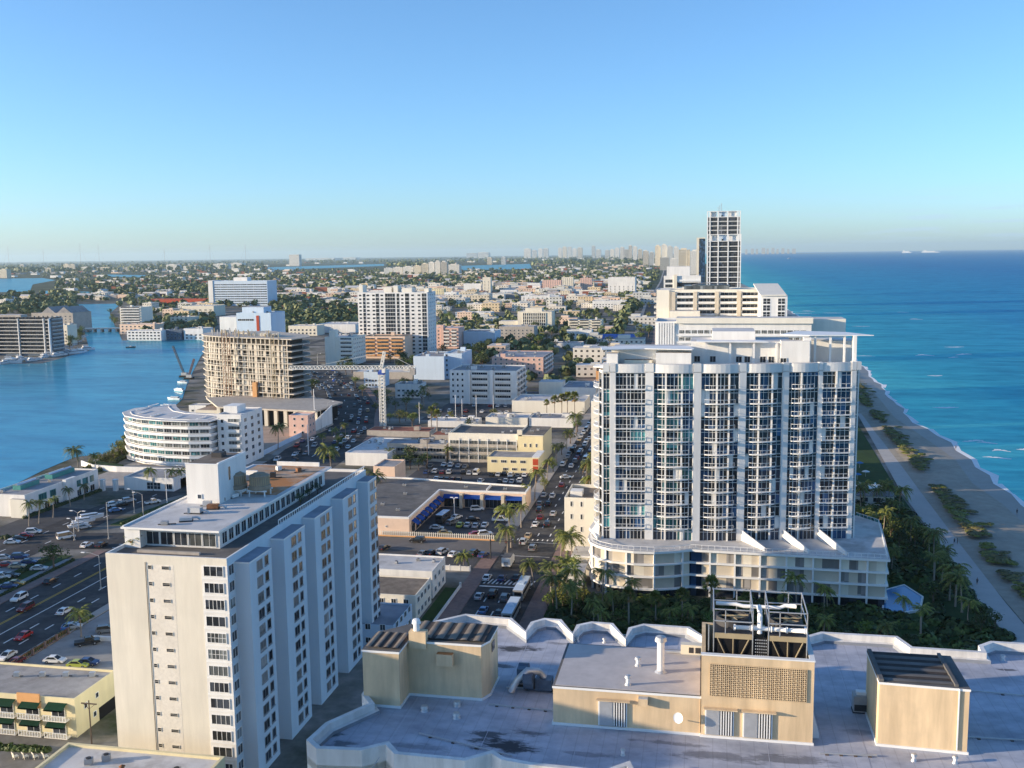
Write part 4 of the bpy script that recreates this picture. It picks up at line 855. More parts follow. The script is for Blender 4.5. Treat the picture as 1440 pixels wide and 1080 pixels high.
b.prism([(-27.6, 250.4), (-24, 249.2), (-23.6, 254), (-27.4, 255)], R0 + .6, R0 + .9, 'white_trim', None, True); cb(b, 'canopy')
# podium
PODF = [(-28.5, 256.0), (-28.4, 249.2), (-27.4, 245.4), (-25.2, 242.6), (-22, 240.6), (-16.5, 239.5), (-11.5, 239.6), (-6.5, 241.2), (-2.9, 243.2), (0, 243.0), (14, 242.5), (43.4, 241.7)]
POD = PODF + [(46.6, 274), (41.8, 281), (-20, 281), (-28, 266)]
pod = None
b = MB(); b.prism(inset(POD, .8), 0, CZ - .4, 'cream', 'roof_white'); pod = cb(b, 'podium')
LV = [2.6, 5.75, 8.9, 12.0]
for z in LV:
    b = MB(); b.prism(inset(POD, -.35 if z < 11 else -.55), z - .42, z - (.0 if z < 11 else -.15), 'white_trim', 'roof_white' if z > 11 else None, True); shifted(b, CX, CY).build('floor_slab', pod)
random.seed(4)
path = inset(POD, .35)[:len(PODF)] + [inset(POD, .35)[len(PODF)]]
pan, colm = MB(), MB(); acc = 0
for i in range(len(path) - 1):
    p, q = Vector(path[i]), Vector(path[i + 1]); L = (q - p).length; n = max(1, round(L / 2.1)); d = (q - p).normalized(); nrm = Vector((d.y, -d.x))
    for k in range(n):
        a, c = p + d * L * k / n, p + d * L * (k + 1) / n; acc += 1
        for j in range(3):
            m = random.choice(('cream', 'tan_panel', 'shutter_grey', 'tan_panel')) if not (-3.2 < a.x < -.2) else 'glass_blue'
            pan.add([(*a, LV[j] + .02), (*c, LV[j] + .02), (*c, LV[j + 1] - .43), (*a, LV[j + 1] - .43)], [(0, 1, 2, 3)], m)
        pan.add([(*a, .05), (*c, .05), (*c, LV[0] - .43), (*a, LV[0] - .43)], [(0, 1, 2, 3)], 'glass_dark')
        if acc % 3 == 0: o = a + nrm * .28; colm = MB(); colm.obox((o.x, o.y, 6), (*(d * .22), 0), (*(nrm * .22), 0), (0, 0, 5.9), 'white_trim'); shifted(colm, CX, CY).build('column', pod)
shifted(pan, CX, CY).build('infill_panel', pod)
b = MB(); rail = [Vector(p) for p in inset(POD, .1)[:len(PODF) + 2]]
for i in range(len(rail) - 1):
    p, q = rail[i], rail[i + 1]; b.bar((*p, CZ + 1.2), (*q, CZ + 1.2), .1, 'white_trim'); b.bar((*p, CZ + .35), (*q, CZ + .35), .06, 'white_trim'); n = max(1, round((q - p).length / 1.5))
    for k in range(n): r_ = p + (q - p) * k / n; b.bar((*r_, CZ + .1), (*r_, CZ + 1.2), .09, 'white_trim')
    b.add([(*p, CZ + .3), (*q, CZ + .3), (*q, CZ + 1.1), (*p, CZ + 1.1)], [(0, 1, 2, 3)], 'glass_teal') if i in (len(rail) - 2,) else None
cb(b, 'guard_rail')
for px, e in ((1040, 242.9), (1098, 242.6), (1147, 242.4)):
    p = on(px); ex = p.x + 5.5; b = MB(); v = [(p.x, p.y, CZ + .2), (ex, e + .8, CZ + .2), (ex, e + .8, CZ + 1.1), (p.x, p.y, CZ + 3.0)]; v2 = [(x + .35, y, z) for x, y, z in v]
    b.add(v + v2, [(0, 1, 2, 3), (7, 6, 5, 4), (0, 4, 5, 1), (1, 5, 6, 2), (2, 6, 7, 3), (3, 7, 4, 0)], 'white'); cb(b, 'terrace_wall')
b = MB(); b.prism([(-29.4, 256), (-26.4, 247.5), (-25.9, 250), (-26.3, 262), (-28.6, 266)], CZ + .2, CZ + .9, 'white'); b.add([(-28.6, 252, CZ + .9), (-26.2, 250, CZ + .9), (-26.2, 258, CZ + .9), (-26.2, 254, CZ + 4.5)], [(0, 1, 3), (1, 2, 3), (2, 0, 3)], 'white'); cb(b, 'terrace_wall')
# entrance canopy building and pool tent beside it
t = thing('entrance_canopy', 'low white flat roofed pavilion at the street end of the podium', 'pavilion', (-34, 243, 0))
b = MB(); b.box(-1.5, 4.6, 0, 9, 4.0, 4.35, 'white_trim', 'roof_white'); b.box(0, 5.5, 11, 20, 5.2, 5.6, 'white_trim', 'roof_white'); b.build('roof', t); b = MB(); b.box(-1, 4.2, .6, 8.5, 0, 4.0, 'white'); b.box(.4, 5.2, 11.4, 19.6, 0, 5.2, 'pale_cream'); b.build('wall', t)
for k in range(4): inst('window', window_mesh(1.0, 1.8, 1), t, (-.2 + k * 1.3, .6, .9), 0)
c = at(1270, 845); t = thing('swimming_pool', 'bright blue pointed swimming pool with white edge beside the podium corner', 'swimming pool', (c.x, c.y, 0))
PP = [at(*q) for q in ((1244, 833), (1271, 826), (1296, 842), (1292, 860), (1262, 865), (1243, 861))]; PP = [(p.x - c.x, p.y - c.y) for p in PP]
b = MB(); b.prism(PP, 0, .5, 'pool_water'); b.build('water', t)
b = MB(); q = inset(PP, -.45)
for k in range(len(PP)):
    j = (k + 1) % len(PP); b.prism([PP[k], q[k], q[j], PP[j]], 0, .62, 'white_trim')
b.build('coping', t)
# ================================================================== BUILDINGS OF THE TOWN, each where the photo shows its front wall
def sills(t, w, d, h, face, n, fl, fh=3.0, z0=1.0, ww=1.4, wh=1.4, panes=2, a=None, b=None, glass='glass_dark', frame='white_trim', limit=100, name='window'):
    L = w if face in 'SN' else d
    us = span(a if a is not None else .8, b if b is not None else L - .8, n)
    its = rows(w, d, face, us, [z0 + fh * i for i in range(fl)], window_mesh(ww, wh, panes, 1, frame, glass)); place(t, name, its, limit)
GAL = {}
def gallery_mesh(L, wall, dep=1.3, hh=1.05):
    k = (round(L, 2), wall, dep, hh)
    if k not in GAL:
        b = MB(); b.box(0, L, -dep, 0, -.2, 0, wall); b.box(0, L, -dep, -dep + .12, 0, hh, wall); b.box(0, .12, -dep + .12, 0, 0, hh, wall); b.box(L - .12, L, -dep + .12, 0, 0, hh, wall); GAL[k] = b.mesh('balcony')
    return GAL[k]
def galleries(t, w, d, face, us, zs, L, wall, dep=1.3, back='glass_dark', bh=2.2):
    its = [(gallery_mesh(L, wall, dep), face_pt(w, d, face, u, z), ROT[face]) for z in zs for u in us]; place(t, 'balcony', its)
    gl = [(window_mesh(L - .5, bh, max(2, int(L / 1.3)), 1, 'white_trim', back), face_pt(w, d, face, u + L / 2, z + .02), ROT[face]) for z in zs for u in us]; place(t, 'window', gl)
random.seed(21)
FR = lambda fl, z0, fh: [z0 + fh * i for i in range(fl)]
# --- white two storey blocks and the shopping plaza along the avenue
def walkup(name, label, x0, x1, y0, y1, h, wall, roof, s=4, e=4):
    t = thing(name, label, 'building', (x0, y0, 0)); shell(t, x1 - x0, y1 - y0, h, wall, roof, .35); w, d = x1 - x0, y1 - y0
    sills(t, w, d, h, 'S', s, 2, 3.1, 1.0, 1.2, 1.3, 2); sills(t, w, d, h, 'E', e, 2, 3.1, 1.0, 1.6, 1.3, 2); return t
t = walkup('walkup_building', 'white two storey block with a blotchy white roof by the side street', -92, -65.8, 231.4, 244, 7.0, 'white', 'roof_white', 8, 3)
acs(t, [(20, 9, 6.65), (24.2, 8.6, 6.65), (15, 6, 6.65)], .7)
t = walkup('walkup_building', 'white two storey block with a dark stained roof between two lower blocks', -88, -65.4, 215.2, 228.6, 6.4, 'pale_cream', 'roof_brown', 7, 4)
t = walkup('walkup_building', 'low block with a small white chimney beside the dark roofed block', -84, -65.6, 199, 213, 5.2, 'pale_blue', 'roof_blue', 5, 4)
b = MB(); b.box(11, 12, 4, 7.5, 4.85, 7.2, 'white'); b.build('chimney', t)
# plaza
t = thing('shopping_plaza', 'single storey L-shaped shopping plaza with blue awnings around a car park', 'shopping plaza', (-110, 284, 0))
PLZ = [(0, 0), (22.3, 0), (22.3, 36.5), (52, 36.5), (52, 46), (4, 53), (-6, 53), (-6, 20)]
b = MB(); b.prism(PLZ, 0, 5.4, 'peach', 'roof_grey'); b.build('wall', t)
q = inset(PLZ, .5); b = MB()
for i in range(len(PLZ)):
    j = (i + 1) % len(PLZ); o0, o1, i0, i1 = PLZ[i], PLZ[j], q[i], q[j]
    b.add([(*o0, 5.4), (*o1, 5.4), (*o1, 6.0), (*o0, 6.0)], [(0, 1, 2, 3)], 'white'); b.add([(*o0, 6.0), (*o1, 6.0), (*i1, 6.0), (*i0, 6.0)], [(0, 1, 2, 3)], 'white_trim'); b.add([(*i1, 5.42), (*i0, 5.42), (*i0, 6.0), (*i1, 6.0)], [(0, 1, 2, 3)], 'white')
b.build('parapet', t); b = MB(); b.prism(inset(PLZ, .5), 5.4, 5.46, 'roof_grey', 'roof_dark'); b.box(38, 38.4, 38, 45, 5.46, 6.3, 'white'); b.build('roof', t)
for k in range(7):
    y = 2.5 + k * 4.8; b = MB(); b.add([(22.35, y, 4.3), (22.35, y + 3.6, 4.3), (24.4, y + 3.6, 3.0), (24.4, y, 3.0)], [(0, 1, 2, 3), (3, 2, 1, 0)], 'blue_awning'); b.add([(24.4, y, 3.0), (24.4, y + 3.6, 3.0), (24.4, y + 3.6, 2.7), (24.4, y, 2.7)], [(0, 1, 2, 3), (3, 2, 1, 0)], 'blue_awning'); b.build('awning', t)
    inst('shop_window', window_mesh(3.4, 2.5, 3, 1, 'metal_grey', 'glass_dark'), t, (22.32, y + 1.8, .3), PI / 2)
for k in range(4):
    x = 23.3 + k * 7.2; b = MB(); b.add([(x + .3, 36.4, 4.5), (x + 5.9, 36.4, 4.5), (x + 5.9, 34.8, 3.4), (x + .3, 34.8, 3.4)], [(0, 1, 2, 3), (3, 2, 1, 0)], 'blue_awning'); b.build('awning', t)
    inst('shop_window', window_mesh(5.4, 3.0, 4, 1, 'metal_grey', 'glass_dark'), t, (x + 3.1, 36.45, .2), 0); b = MB(); b.box(x + 6.05, x + 7.1, 34.9, 36.5, 0, 5.0, 'tan_panel'); b.build('pier', t)
for (x, y) in ((5, 6), (9, 15), (3, 24), (12, 30), (16, 9), (30, 42), (44, 41), (8, 42)): inst('roof_unit', ac_mesh(), t, (x, y, 5.46), 0, .8)
for x in (6, 15): inst('vent', window_mesh(.5, .5, 1), t, (x, -.02, 2.6), 0)
# fence between plaza and street
t = thing('picket_fence', 'white slatted fence between the plaza car park and the side street', 'fence', (-98, 283.4, 0)); b = MB()
for k in range(62): b.box(k * .6, k * .6 + .22, -.05, .05, .1, 1.7, 'pale_cream')
b.box(0, 37, -.02, .06, 1.3, 1.4, 'pale_cream'); b.box(0, 37, -.02, .06, .3, .4, 'pale_cream'); b.build('slat_panel', t); MB().box(0, 37, -.3, -.06, 0, .35, 'orange_paint').build('base', t)
t = thing('parking_wall', 'low white wall between the street parking and the avenue', 'wall', (-76, 254, 0)); b = MB(); b.box(0, 14.5, -.15, .15, 0, 1.3, 'white'); b.build('wall', t); b = MB()
for k in range(6): b.box(k * 2.9 - .1, k * 2.9 + .1, -.2, .2, 0, 1.6, 'white')
b.build('post', t)
t = thing('garden_wall', 'low white wall along the lawn and the avenue pavement', 'wall', (-60.9, 196, 0)); b = MB(); b.box(-.12, .12, 0, 44, 0, 1.0, 'white'); b.build('wall', t); MB().box(-.25, .25, 44, 44.5, 0, 1.5, 'white').build('pier', t)
# motel, its lobby block, and the cream block with an orange panel
t = thing('motel', 'three storey cream motel with long open galleries', 'motel', (-103.9, 394.5, 0)); w, d, h = 40, 22, 12.0
shell(t, 29.6, d, h, 'pale_cream', 'roof_dark', .9); b = MB(); b.box(29.7, w, -1.6, d, 0, h - .4, 'yellow_stucco', 'roof_brown'); b.box(29.4, 31.4, -1.8, 0, h - .4, h + 2.0, 'cream'); b.box(30, 40.2, -1.8, -1.4, h - .4, h, 'cream'); b.build('lobby_block', t)
galleries(t, 29.6, d, 'S', [.3], FR(3, .3, 3.2), 29.0, 'concrete', 1.5, 'glass_soft')
place(t, 'column', [(MB().box(-.12, .12, -1.55, -1.3, 0, 10.4, 'white_trim').mesh('column'), (x, 0, 0), 0) for x in range(1, 30, 4)])
for u in (32.6, 34.8, 37.3): inst('window', window_mesh(.7, 1.5, 1), t, (u, -1.62, 7.0), 0)
acs(t, [(22, 6, h - .9), (25, 9, h - .9), (34, 7, h - .4), (36, 11, h - .4)], 1)
t = thing('office_building', 'cream two storey office with an orange red panel at the avenue', 'building', (-83.4, 376, 0)); shell(t, 20.5, 13, 6.2, 'yellow_stucco', 'roof_grey', .3); sills(t, 17, 13, 6, 'S', 4, 1, 3, 3.9, 2.2, 1.1, 3); sills(t, 17, 13, 6, 'S', 3, 1, 3, .9, 2.0, 1.0, 3, 5.5)
for z in (.3, 3.2): b = MB(); b.box(18.2, 20.3, -.12, -.0, z, z + 2.5, 'red_paint'); b.build('panel', t)
b = MB(); b.box(17.9, 20.8, -.3, 13, 6.2, 6.6, 'white'); b.build('cornice', t)
# flat white commercial roofs beyond the motel
t, w, d, h = pxb('store', 'long cream windowless store with white roof behind the motel', 'store', 683, 742, 600, 587, 14, 'pale_cream', 'roof_white'); acs(t, [(4, 6, h - .5), (12, 8, h - .5)])
t, w, d, h = pxb('store', 'white flat roofed store on the avenue corner past the motel', 'store', 744, 806, 601, 588, 16, 'white', 'roof_grey'); acs(t, [(5, 5, h - .5), (9, 10, h - .5), (16, 6, h - .5)])
t, w, d, h = pxb('store', 'big cream windowless store with a palm row in front', 'store', 720, 822, 581, 564, 26, 'pale_cream', 'roof_white'); acs(t, [(8, 12, h - .5), (20, 18, h - .5)])
t, w, d, h = pxb('store', 'low white store with dark roof beyond the palm row', 'store', 790, 838, 566, 545, 30, 'white', 'roof_blue'); b = MB(); b.box(-14, 0, 4, 16, 0, h + 2.5, 'pale_cream', 'roof_white'); b.build('upper_block', t)
t, w, d, h = pxb('store', 'long pale store with white parapet and dark sheds behind', 'store', 602, 670, 601, 592, 12, 'white', 'roof_white')
t, w, d, h = pxb('motel_wing', 'low blue grey motel wing facing a courtyard of trees', 'motel', 545, 628, 648, 624, 10, 'concrete', 'roof_blue', .3); galleries(t, w, d, 'S', [.3], FR(2, .3, 3.0), w - .6, 'concrete', 1.2)
t, w, d, h = pxb('motel_wing', 'long flat white roofed motel wing beside the bend of the road', 'motel', 486, 545, 655, 637, 34, 'white', 'roof_white', .3); sills(t, w, d, h, 'E', 7, 1, 3, 1, 1.6, 1.4)
t, w, d, h = pxb('corner_shop', 'cream corner shop with arched doorways behind the cream tower', 'shop', 526, 556, 690, 656, 13, 'peach', 'roof_grey', .4); sills(t, w, d, h, 'S', 3, 1, 3, .2, 1.3, 2.6, 1); sills(t, w, d, h, 'E', 3, 1, 3, .2, 1.6, 2.6, 1)
t, w, d, h = pxb('construction_shed', 'long low site shed with rusty red roof at the foot of the crane', 'shed', 516, 604, 614, 606, 12, 'concrete', 'roof_tile', .1)
t, w, d, h = pxb('construction_shed', 'low site shed with orange brown roof between crane and motel', 'shed', 606, 660, 622, 612, 10, 'concrete', 'roof_tile', .1)
t, w, d, h = pxb('walkup_building', 'low white flat block with ribbon windows beside the crane mast', 'building', 556, 592, 560, 540, 12, 'white', 'roof_grey', .4); sills(t, w, d, h, 'S', 5, 2, 3, 1, 1.6, 1.2)
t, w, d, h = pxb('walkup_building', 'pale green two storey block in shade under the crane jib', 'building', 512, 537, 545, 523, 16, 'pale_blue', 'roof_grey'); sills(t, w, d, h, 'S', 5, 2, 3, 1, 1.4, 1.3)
# white apartments with galleries, pinkish block behind
t, w, d, h = pxb('apartment_block', 'white four storey apartment block with long balconies above a car park', 'building', 633, 727, 568, 521, 30, 'white', 'roof_grey')
sills(t, w, d, h, 'S', 3, 5, 3.3, 3.2, 1.1, 1.4, 1, .6, 9); galleries(t, w, d, 'S', [13, 26.5], FR(5, 2.8, 3.3), 9.5, 'white', 1.2); galleries(t, w, d, 'E', [2, 11, 20], FR(5, 2.8, 3.3), 7, 'white', 1.2)
b = MB(); b.box(11.2, 12.4, -1.4, 0, 0, h + .3, 'white'); b.build('pier', t); b = MB(); b.box(24, 25.8, -1.4, 0, 0, h + .3, 'white'); b.build('pier', t); acs(t, [(8, 12, h - .5), (15, 18, h - .5), (24, 9, h - .5), (28, 20, h - .5)], 1.4)
t, w, d, h = pxb('apartment_block', 'pinkish five storey apartment block behind the white one with balconies', 'building', 692, 764, 530, 502, 46, 'pink_stucco', 'roof_blue')
sills(t, w, d, h, 'S', 9, 4, 3.1, 2.2, 1.2, 1.4, 2); galleries(t, w, d, 'E', [2, 12, 22, 32], FR(4, 2.6, 3.1), 8, 'white', 1.3); acs(t, [(10, 14, h - .5), (20, 22, h - .5), (26, 30, h - .5)], 1.6)
t, w, d, h = pxb('theatre', 'tall windowless hall, its shade painted in pale blue, beyond the crane', 'theatre', 582, 625, 534, 501, 34, 'pale_blue', 'roof_grey');  # pale blue wall colour stands in for shade on a white south wall
t, w, d, h = pxb('apartment_block', 'plain slab, shade painted pale blue, beside the windowless hall with one window stack', 'building', 625, 650, 533, 497, 30, 'pale_blue', 'roof_white'); sills(t, w, d, h, 'S', 1, 5, 3.4, 2, 1.6, 1.6, 1, .5, 3)  # same bluish shade put into the wall colour
t, w, d, h = pxb('apartment_block', 'cream six storey block with a stair tower and curved balconies', 'building', 458, 497, 514, 474, 30, 'pale_cream', 'roof_white'); b = MB(); b.box(4, 9, -.4, 6, 0, h + 5.5, 'pale_cream'); b.build('stair_tower', t); galleries(t, w, d, 'S', [w * .55], FR(6, 3, 3.3), w * .42, 'white', 1.3); sills(t, w, d, h, 'E', 7, 6, 3.3, 3, 1.3, 1.4)
t, w, d, h = pxb('apartment_block', 'orange four storey block at the foot of the white apartment tower', 'building', 510, 570, 504, 473, 22, 'peach', 'roof_brown'); galleries(t, w, d, 'S', [1, w * .35, w * .68], FR(5, 2.5, 3.1), w * .28, 'orange_paint', 1.3)
t, w, d, h = pxb('apartment_tower_block', 'white sixteen storey apartment slab with dark balcony slots', 'building', 505.5, 603, 500, 411, 26, 'white', 'roof_white'); nf = int(h // 3.25)
cols = [(.02, .055, 'w'), (.075, .115, 'b'), (.13, .17, 'w'), (.21, .25, 'w'), (.26, .31, 'b'), (.33, .37, 'w'), (.395, .54, 'b'), (.56, .60, 'b'), (.625, .66, 'w'), (.68, .74, 'b'), (.77, .81, 'w'), (.86, .90, 'w'), (.92, .985, 'b')]
its, its2 = [], []
for a, c, k in cols:
    for i in range(nf):
        L = w * (c - a); z = 1.5 + 3.25 * i
        if k == 'w': its.append((window_mesh(L, 1.5, 1, 1), (w * (a + c) / 2, 0, z + .6), 0))
        else: its2.append((window_mesh(L, 2.9, max(1, int(L / 2)), 1, 'white_trim', 'glass_dark', .12), (w * (a + c) / 2, 0, z), 0))
place(t, 'balcony', its2); place(t, 'window', its); sills(t, w, d, h, 'E', 4, nf, 3.25, 2, 1.4, 1.4, limit=0)
for x0, x1, zz_ in ((.0, .055, 6), (.36, .47, 4.2), (.5, .56, 5.5), (.62, .76, 3.4), (.94, 1.0, 3)): b = MB(); b.box(w * x0, w * x1, 4, 14, h - .5, h + zz_, 'pale_cream'); b.build('roof_block', t)
t, w, d, h = pxb('apartment_block', 'pink six storey block beside the white apartment slab', 'building', 600, 645, 490, 461, 24, 'pink_stucco', 'roof_white'); galleries(t, w, d, 'S', [w * .55, w * .78], FR(5, 2.5, 3.2), w * .17, 'white', 1.2); sills(t, w, d, h, 'S', 3, 5, 3.2, 2.6, 1.4, 1.4, 2, 1, w * .45); b = MB(); b.box(w * .45, w * .54, -.6, 6, 0, h + 2.5, 'pink_stucco'); b.build('stair_tower', t)
t, w, d, h = pxb('bank_building', 'cream five storey office with tall narrow fins between windows', 'office building', 728, 776, 466, 438, 24, 'cream', 'roof_white'); place(t, 'fin', [(MB().box(-.35, .35, -.7, 0, 3, h - 1.5, 'pale_cream').mesh('fin'), (u, 0, 0), 0) for u in span(5, w - 6, 13)]); sills(t, w, d, h, 'S', 12, 5, 3.6, 3.2, 1.6, 2.4, 1, 6, w - 7); b = MB(); b.box(-22, -.1, 4, 22, 0, h * .5, 'cream', 'roof_white'); b.build('low_wing', t); MB().box(8, w * .7, 4, 16, h - .5, h + 3.6, 'cream').build('penthouse', t)
t, w, d, h = pxb('apartment_block', 'grey four storey block in front of the finned cream office', 'building', 702, 751, 482, 459, 22, 'concrete', 'roof_white'); sills(t, w, d, h, 'S', 8, 4, 3.1, 2, 1.4, 1.5)
t, w, d, h = pxb('warehouse', 'grey barrel roofed hall beside the grey four storey block', 'warehouse', 652, 696, 488, 466, 28, 'pale_blue', 'roof_grey')
t, w, d, h = pxb('apartment_block', 'cream balconied block half hidden by avenue trees', 'building', 799, 846, 466, 450, 20, 'cream', 'roof_white'); galleries(t, w, d, 'S', [1, w * .35, w * .7], FR(4, 1.5, 3), w * .27, 'cream', 1.2)
t, w, d, h = pxb('house_row', 'white arcaded two storey building below the cream balconied block', 'building', 797, 832, 478, 464, 14, 'white', 'roof_grey'); sills(t, w, d, h, 'S', 6, 2, 3.2, 1.2, 1.5, 1.8, 1)
t, w, d, h = pxb('restaurant', 'low building with a bright blue tiled roof near the avenue', 'restaurant', 848, 896, 482, 476, 18, 'pale_cream', 'roof_grey'); b = MB(); b.add([(-1, -1, h - .2), (w * .95, -1, h - .2), (w * .95, 9, h + 3.6), (-1, 9, h + 3.6)], [(0, 1, 2, 3), (3, 2, 1, 0)], 'blue_tile'); b.add([(w * .55, -1.6, h - .2), (w * .8, -1.6, h - .2), (w * .675, -1.6, h + 2.2)], [(0, 1, 2), (2, 1, 0)], 'white'); b.build('tiled_roof', t)
t, w, d, h = pxb('store', 'long dark roofed store with a white edge behind the avenue trees', 'store', 838, 900, 540, 522, 60, 'orange_paint', 'roof_dark', .3)
t, w, d, h = pxb('store', 'pale flat roofed store with a dark fascia in mid town', 'store', 764, 818, 489, 482, 16, 'white', 'roof_grey')
t, w, d, h = pxb('warehouse', 'long white roofed warehouse row beyond the finned office', 'warehouse', 640, 690, 447, 439, 24, 'white', 'roof_white')
t, w, d, h = pxb('apartment_block', 'white seven storey block with stepped terraces near the avenue', 'building', 855, 893, 416, 390, 40, 'white', 'roof_white'); sills(t, w, d, h, 'S', 6, 6, 3.2, 2, 1.8, 1.6, limit=36)
t, w, d, h = pxb('school', 'long white three storey building with dark windows by the avenue trees', 'school', 833, 880, 434, 423, 26, 'white', 'roof_white'); sills(t, w, d, h, 'S', 11, 2, 3.4, 2, 1.7, 1.8)
t, w, d, h = pxb('apartment_block', 'long low white block in front of the far residential roofs', 'building', 733, 773, 424, 416, 22, 'white', 'roof_white'); sills(t, w, d, h, 'S', 6, 2, 3.4, 2, 2.6, 1.4)
t, w, d, h = pxb('apartment_block', 'tan tower block standing alone above the residential roofs', 'building', 679, 690, 412, 390, 16, 'cream', 'roof_white'); sills(t, w, d, h, 'S', 2, 8, 3.3, 2, 1.6, 1.6)
t, w, d, h = pxb('apartment_block', 'white slab block left of the tan tower block', 'building', 652, 676, 412, 399, 20, 'white', 'roof_white'); t['label'] = 'white slab block beside the lone tan tower block'
for (x0, x1, yb, yt, wall, lab) in ((763, 789, 408, 394, 'pink_stucco', 'salmon coloured block among the far residential roofs'), (790, 806, 404, 390, 'cream', 'cream block between the salmon block and the white terraced block'), (816, 832, 407, 391, 'pink_stucco', 'rose striped block beside the white terraced block'), (600, 624, 418, 406, 'yellow_stucco', 'pale yellow block peeping out behind the white apartment slab'), (625, 642, 420, 411, 'white', 'small white block beyond the pink block')):
    t, w, d, h = pxb('apartment_block', lab, 'building', x0, x1, yb, yt, 20, wall, 'roof_white'); sills(t, w, d, h, 'S', max(3, int(w / 5)), int(h // 3.2), 3.2, 1.5, 2.0, 1.5)
t, w, d, h = pxb('town_hall', 'tan low building along the street behind the cream six storey block', 'building', 406, 446, 472, 458, 22, 'cream', 'roof_white'); sills(t, w, d, h, 'S', 7, 2, 3.6, 1.5, 2, 2)
t, w, d, h = pxb('warehouse', 'wide white flat roofed hall beyond the unfinished tower', 'warehouse', 446, 500, 468, 456, 40, 'white', 'roof_white')
t, w, d, h = pxb('store', 'flat grey roofed store beside the road bend behind the cream block', 'store', 497, 580, 533, 523, 16, 'concrete', 'roof_white', .3)
# cream box hotel beside the condominium
t, w, d, h = pxb('small_hotel', 'plain cream four storey hotel with narrow slit windows beside the condominium', 'hotel', 794, 838, 776, 700, 17, 'pale_cream', 'roof_brown', 1.0)
for i in range(4):
    for u in (2.0, 4.9): inst('window', window_mesh(.55, 1.5, 1), t, (u, -.0, 2.2 + 3.7 * i), 0)
b = MB(); b.box(1, 4.5, 5, 9, h - 1, h + .6, 'white'); b.build('roof_block', t)
# --- oceanfront hotels beyond the condominium
def front(name, label, x0, x1, Y, yt, depth, wall, roof, z0=0):
    X0, X1 = xat(x0, Y, 40), xat(x1, Y, 40); h = zat((X0 + X1) / 2, Y, yt); t = thing(name, label, 'hotel', (X0, Y, 0)); shell(t, X1 - X0, depth, h, wall, roof, .8); return t, X1 - X0, depth, h
t, w, d, h = front('ocean_hotel', 'long white oceanfront hotel with ribbon windows and a finned end wall', 921, 1140, 432, 452, 24, 'white', 'roof_white')
its = [(MB().box(-.35, .35, -.6, 0, h - 16, h - .6, 'white_trim').mesh('fin'), (u, 0, 0), 0) for u in span(.8, 8.4, 7)]; place(t, 'fin', its)
place(t, 'window', rows(w, d, 'S', span(10, w - 2, 20), [h - 5.2 - 3.1 * i for i in range(4)], window_mesh(2.2, 1.5, 3, 1, 'white_trim', 'glass_soft')), 80)
for i in range(4): b = MB(); b.box(9.6, w - 1, -.9, 0, h - 6.3 - 3.1 * i, h - 5.5 - 3.1 * i, 'white_trim'); b.build('balcony', t)
MB().box(9, w + .5, -1.2, 8, h - .8, h + 1.6, 'pale_cream', 'roof_white').build('penthouse', t); b = MB(); b.box(-1, 9.0, -6, -.1, h - 22, h - 12.5, 'white', 'roof_white'); b.build('stair_block', t)
b = MB(); b.box(w - 4, w + 15, 10, 24, 0, h + .4, 'pale_cream', 'roof_white'); b.build('ocean_wing', t); acs(t, [(14, 12, h - .8), (26, 14, h - .8), (w - 8, 12, h - .8)], 2)
t, w, d, h = front('ocean_hotel', 'beige oceanfront hotel with dark balcony bays between tan piers', 923, 1068, 565, 407, 26, 'pale_cream', 'roof_white')
L = (w - 9) / 4
place(t, 'balcony', [(gallery_mesh(L * .78, 'white', 1.4), (9 + k * L + L * .18, 0, h - 4.4 - 3.3 * i), 0) for k in range(4) for i in range(5)]); place(t, 'window', rows(w, d, 'S', [9 + (k + .57) * L for k in range(4)], [h - 4.3 - 3.3 * i for i in range(5)], window_mesh(L * .74, 2.6, 4, 1, 'white_trim', 'glass_dark')))
for k in range(5): b = MB(); b.box(8.4 + k * L, 8.4 + k * L + L * .17, -1.7, 0, 0, h - 1.2, 'tan_panel'); b.build('pier', t)
b = MB(); b.box(0, 7, -1, d, 0, h - .2, 'pale_cream', 'roof_white'); b.box(7.5, 24, -9, -2, 0, h - 11.5, 'pale_cream', 'roof_white'); b.box(24.2, w - 4, -11, -4, 0, h - 15.5, 'white', 'roof_white'); b.build('lower_block', t)
galleries(t, w, d, 'W', [2, 13], FR(4, h - 17, 3.3), 9, 'white', 1.6)
b = MB()
for i in range(14):
    a0, a1 = PI * i / 14, PI * (i + 1) / 14; b.add([(29 - 14 * math.cos(a0), 8, h - .8 + 4 * math.sin(a0)), (29 - 14 * math.cos(a1), 8, h - .8 + 4 * math.sin(a1)), (29 - 14 * math.cos(a1), 20, h - .8 + 4 * math.sin(a1)), (29 - 14 * math.cos(a0), 20, h - .8 + 4 * math.sin(a0))], [(0, 1, 2, 3), (3, 2, 1, 0)], 'roof_white')
b.build('vault', t); MB().box(15, 40, 8.02, 19.9, h - .8, h + 2, 'glass_soft').build('clerestory', t)
t, w, d, h = front('ocean_hotel', 'white oceanfront block with a wide sloping roof and square framed windows', 1069, 1106, 522, 415, 16, 'white', 'roof_white')
for u in (w * .22, w * .78): place(t, 'window', rows(w, d, 'S', [u], [h - 4.6 - 3.4 * i for i in range(4)], window_mesh(w * .28, 3.0, 2, 2, 'white_trim', 'glass_dark', .25)))
b = MB(); b.add([(-.4, -1, h + .2), (w - .5, -1, h + .2), (w - 2, 42, h + 4.6), (-2, 42, h + 4.6), (-.4, -1, h - .3), (w - .5, -1, h - .3), (w - 2, 42, h + 4.1), (-2, 42, h + 4.1)], [(0, 1, 2, 3), (7, 6, 5, 4), (0, 4, 5, 1), (1, 5, 6, 2), (2, 6, 7, 3), (3, 7, 4, 0)], 'pale_cream'); b.build('sloping_roof', t)
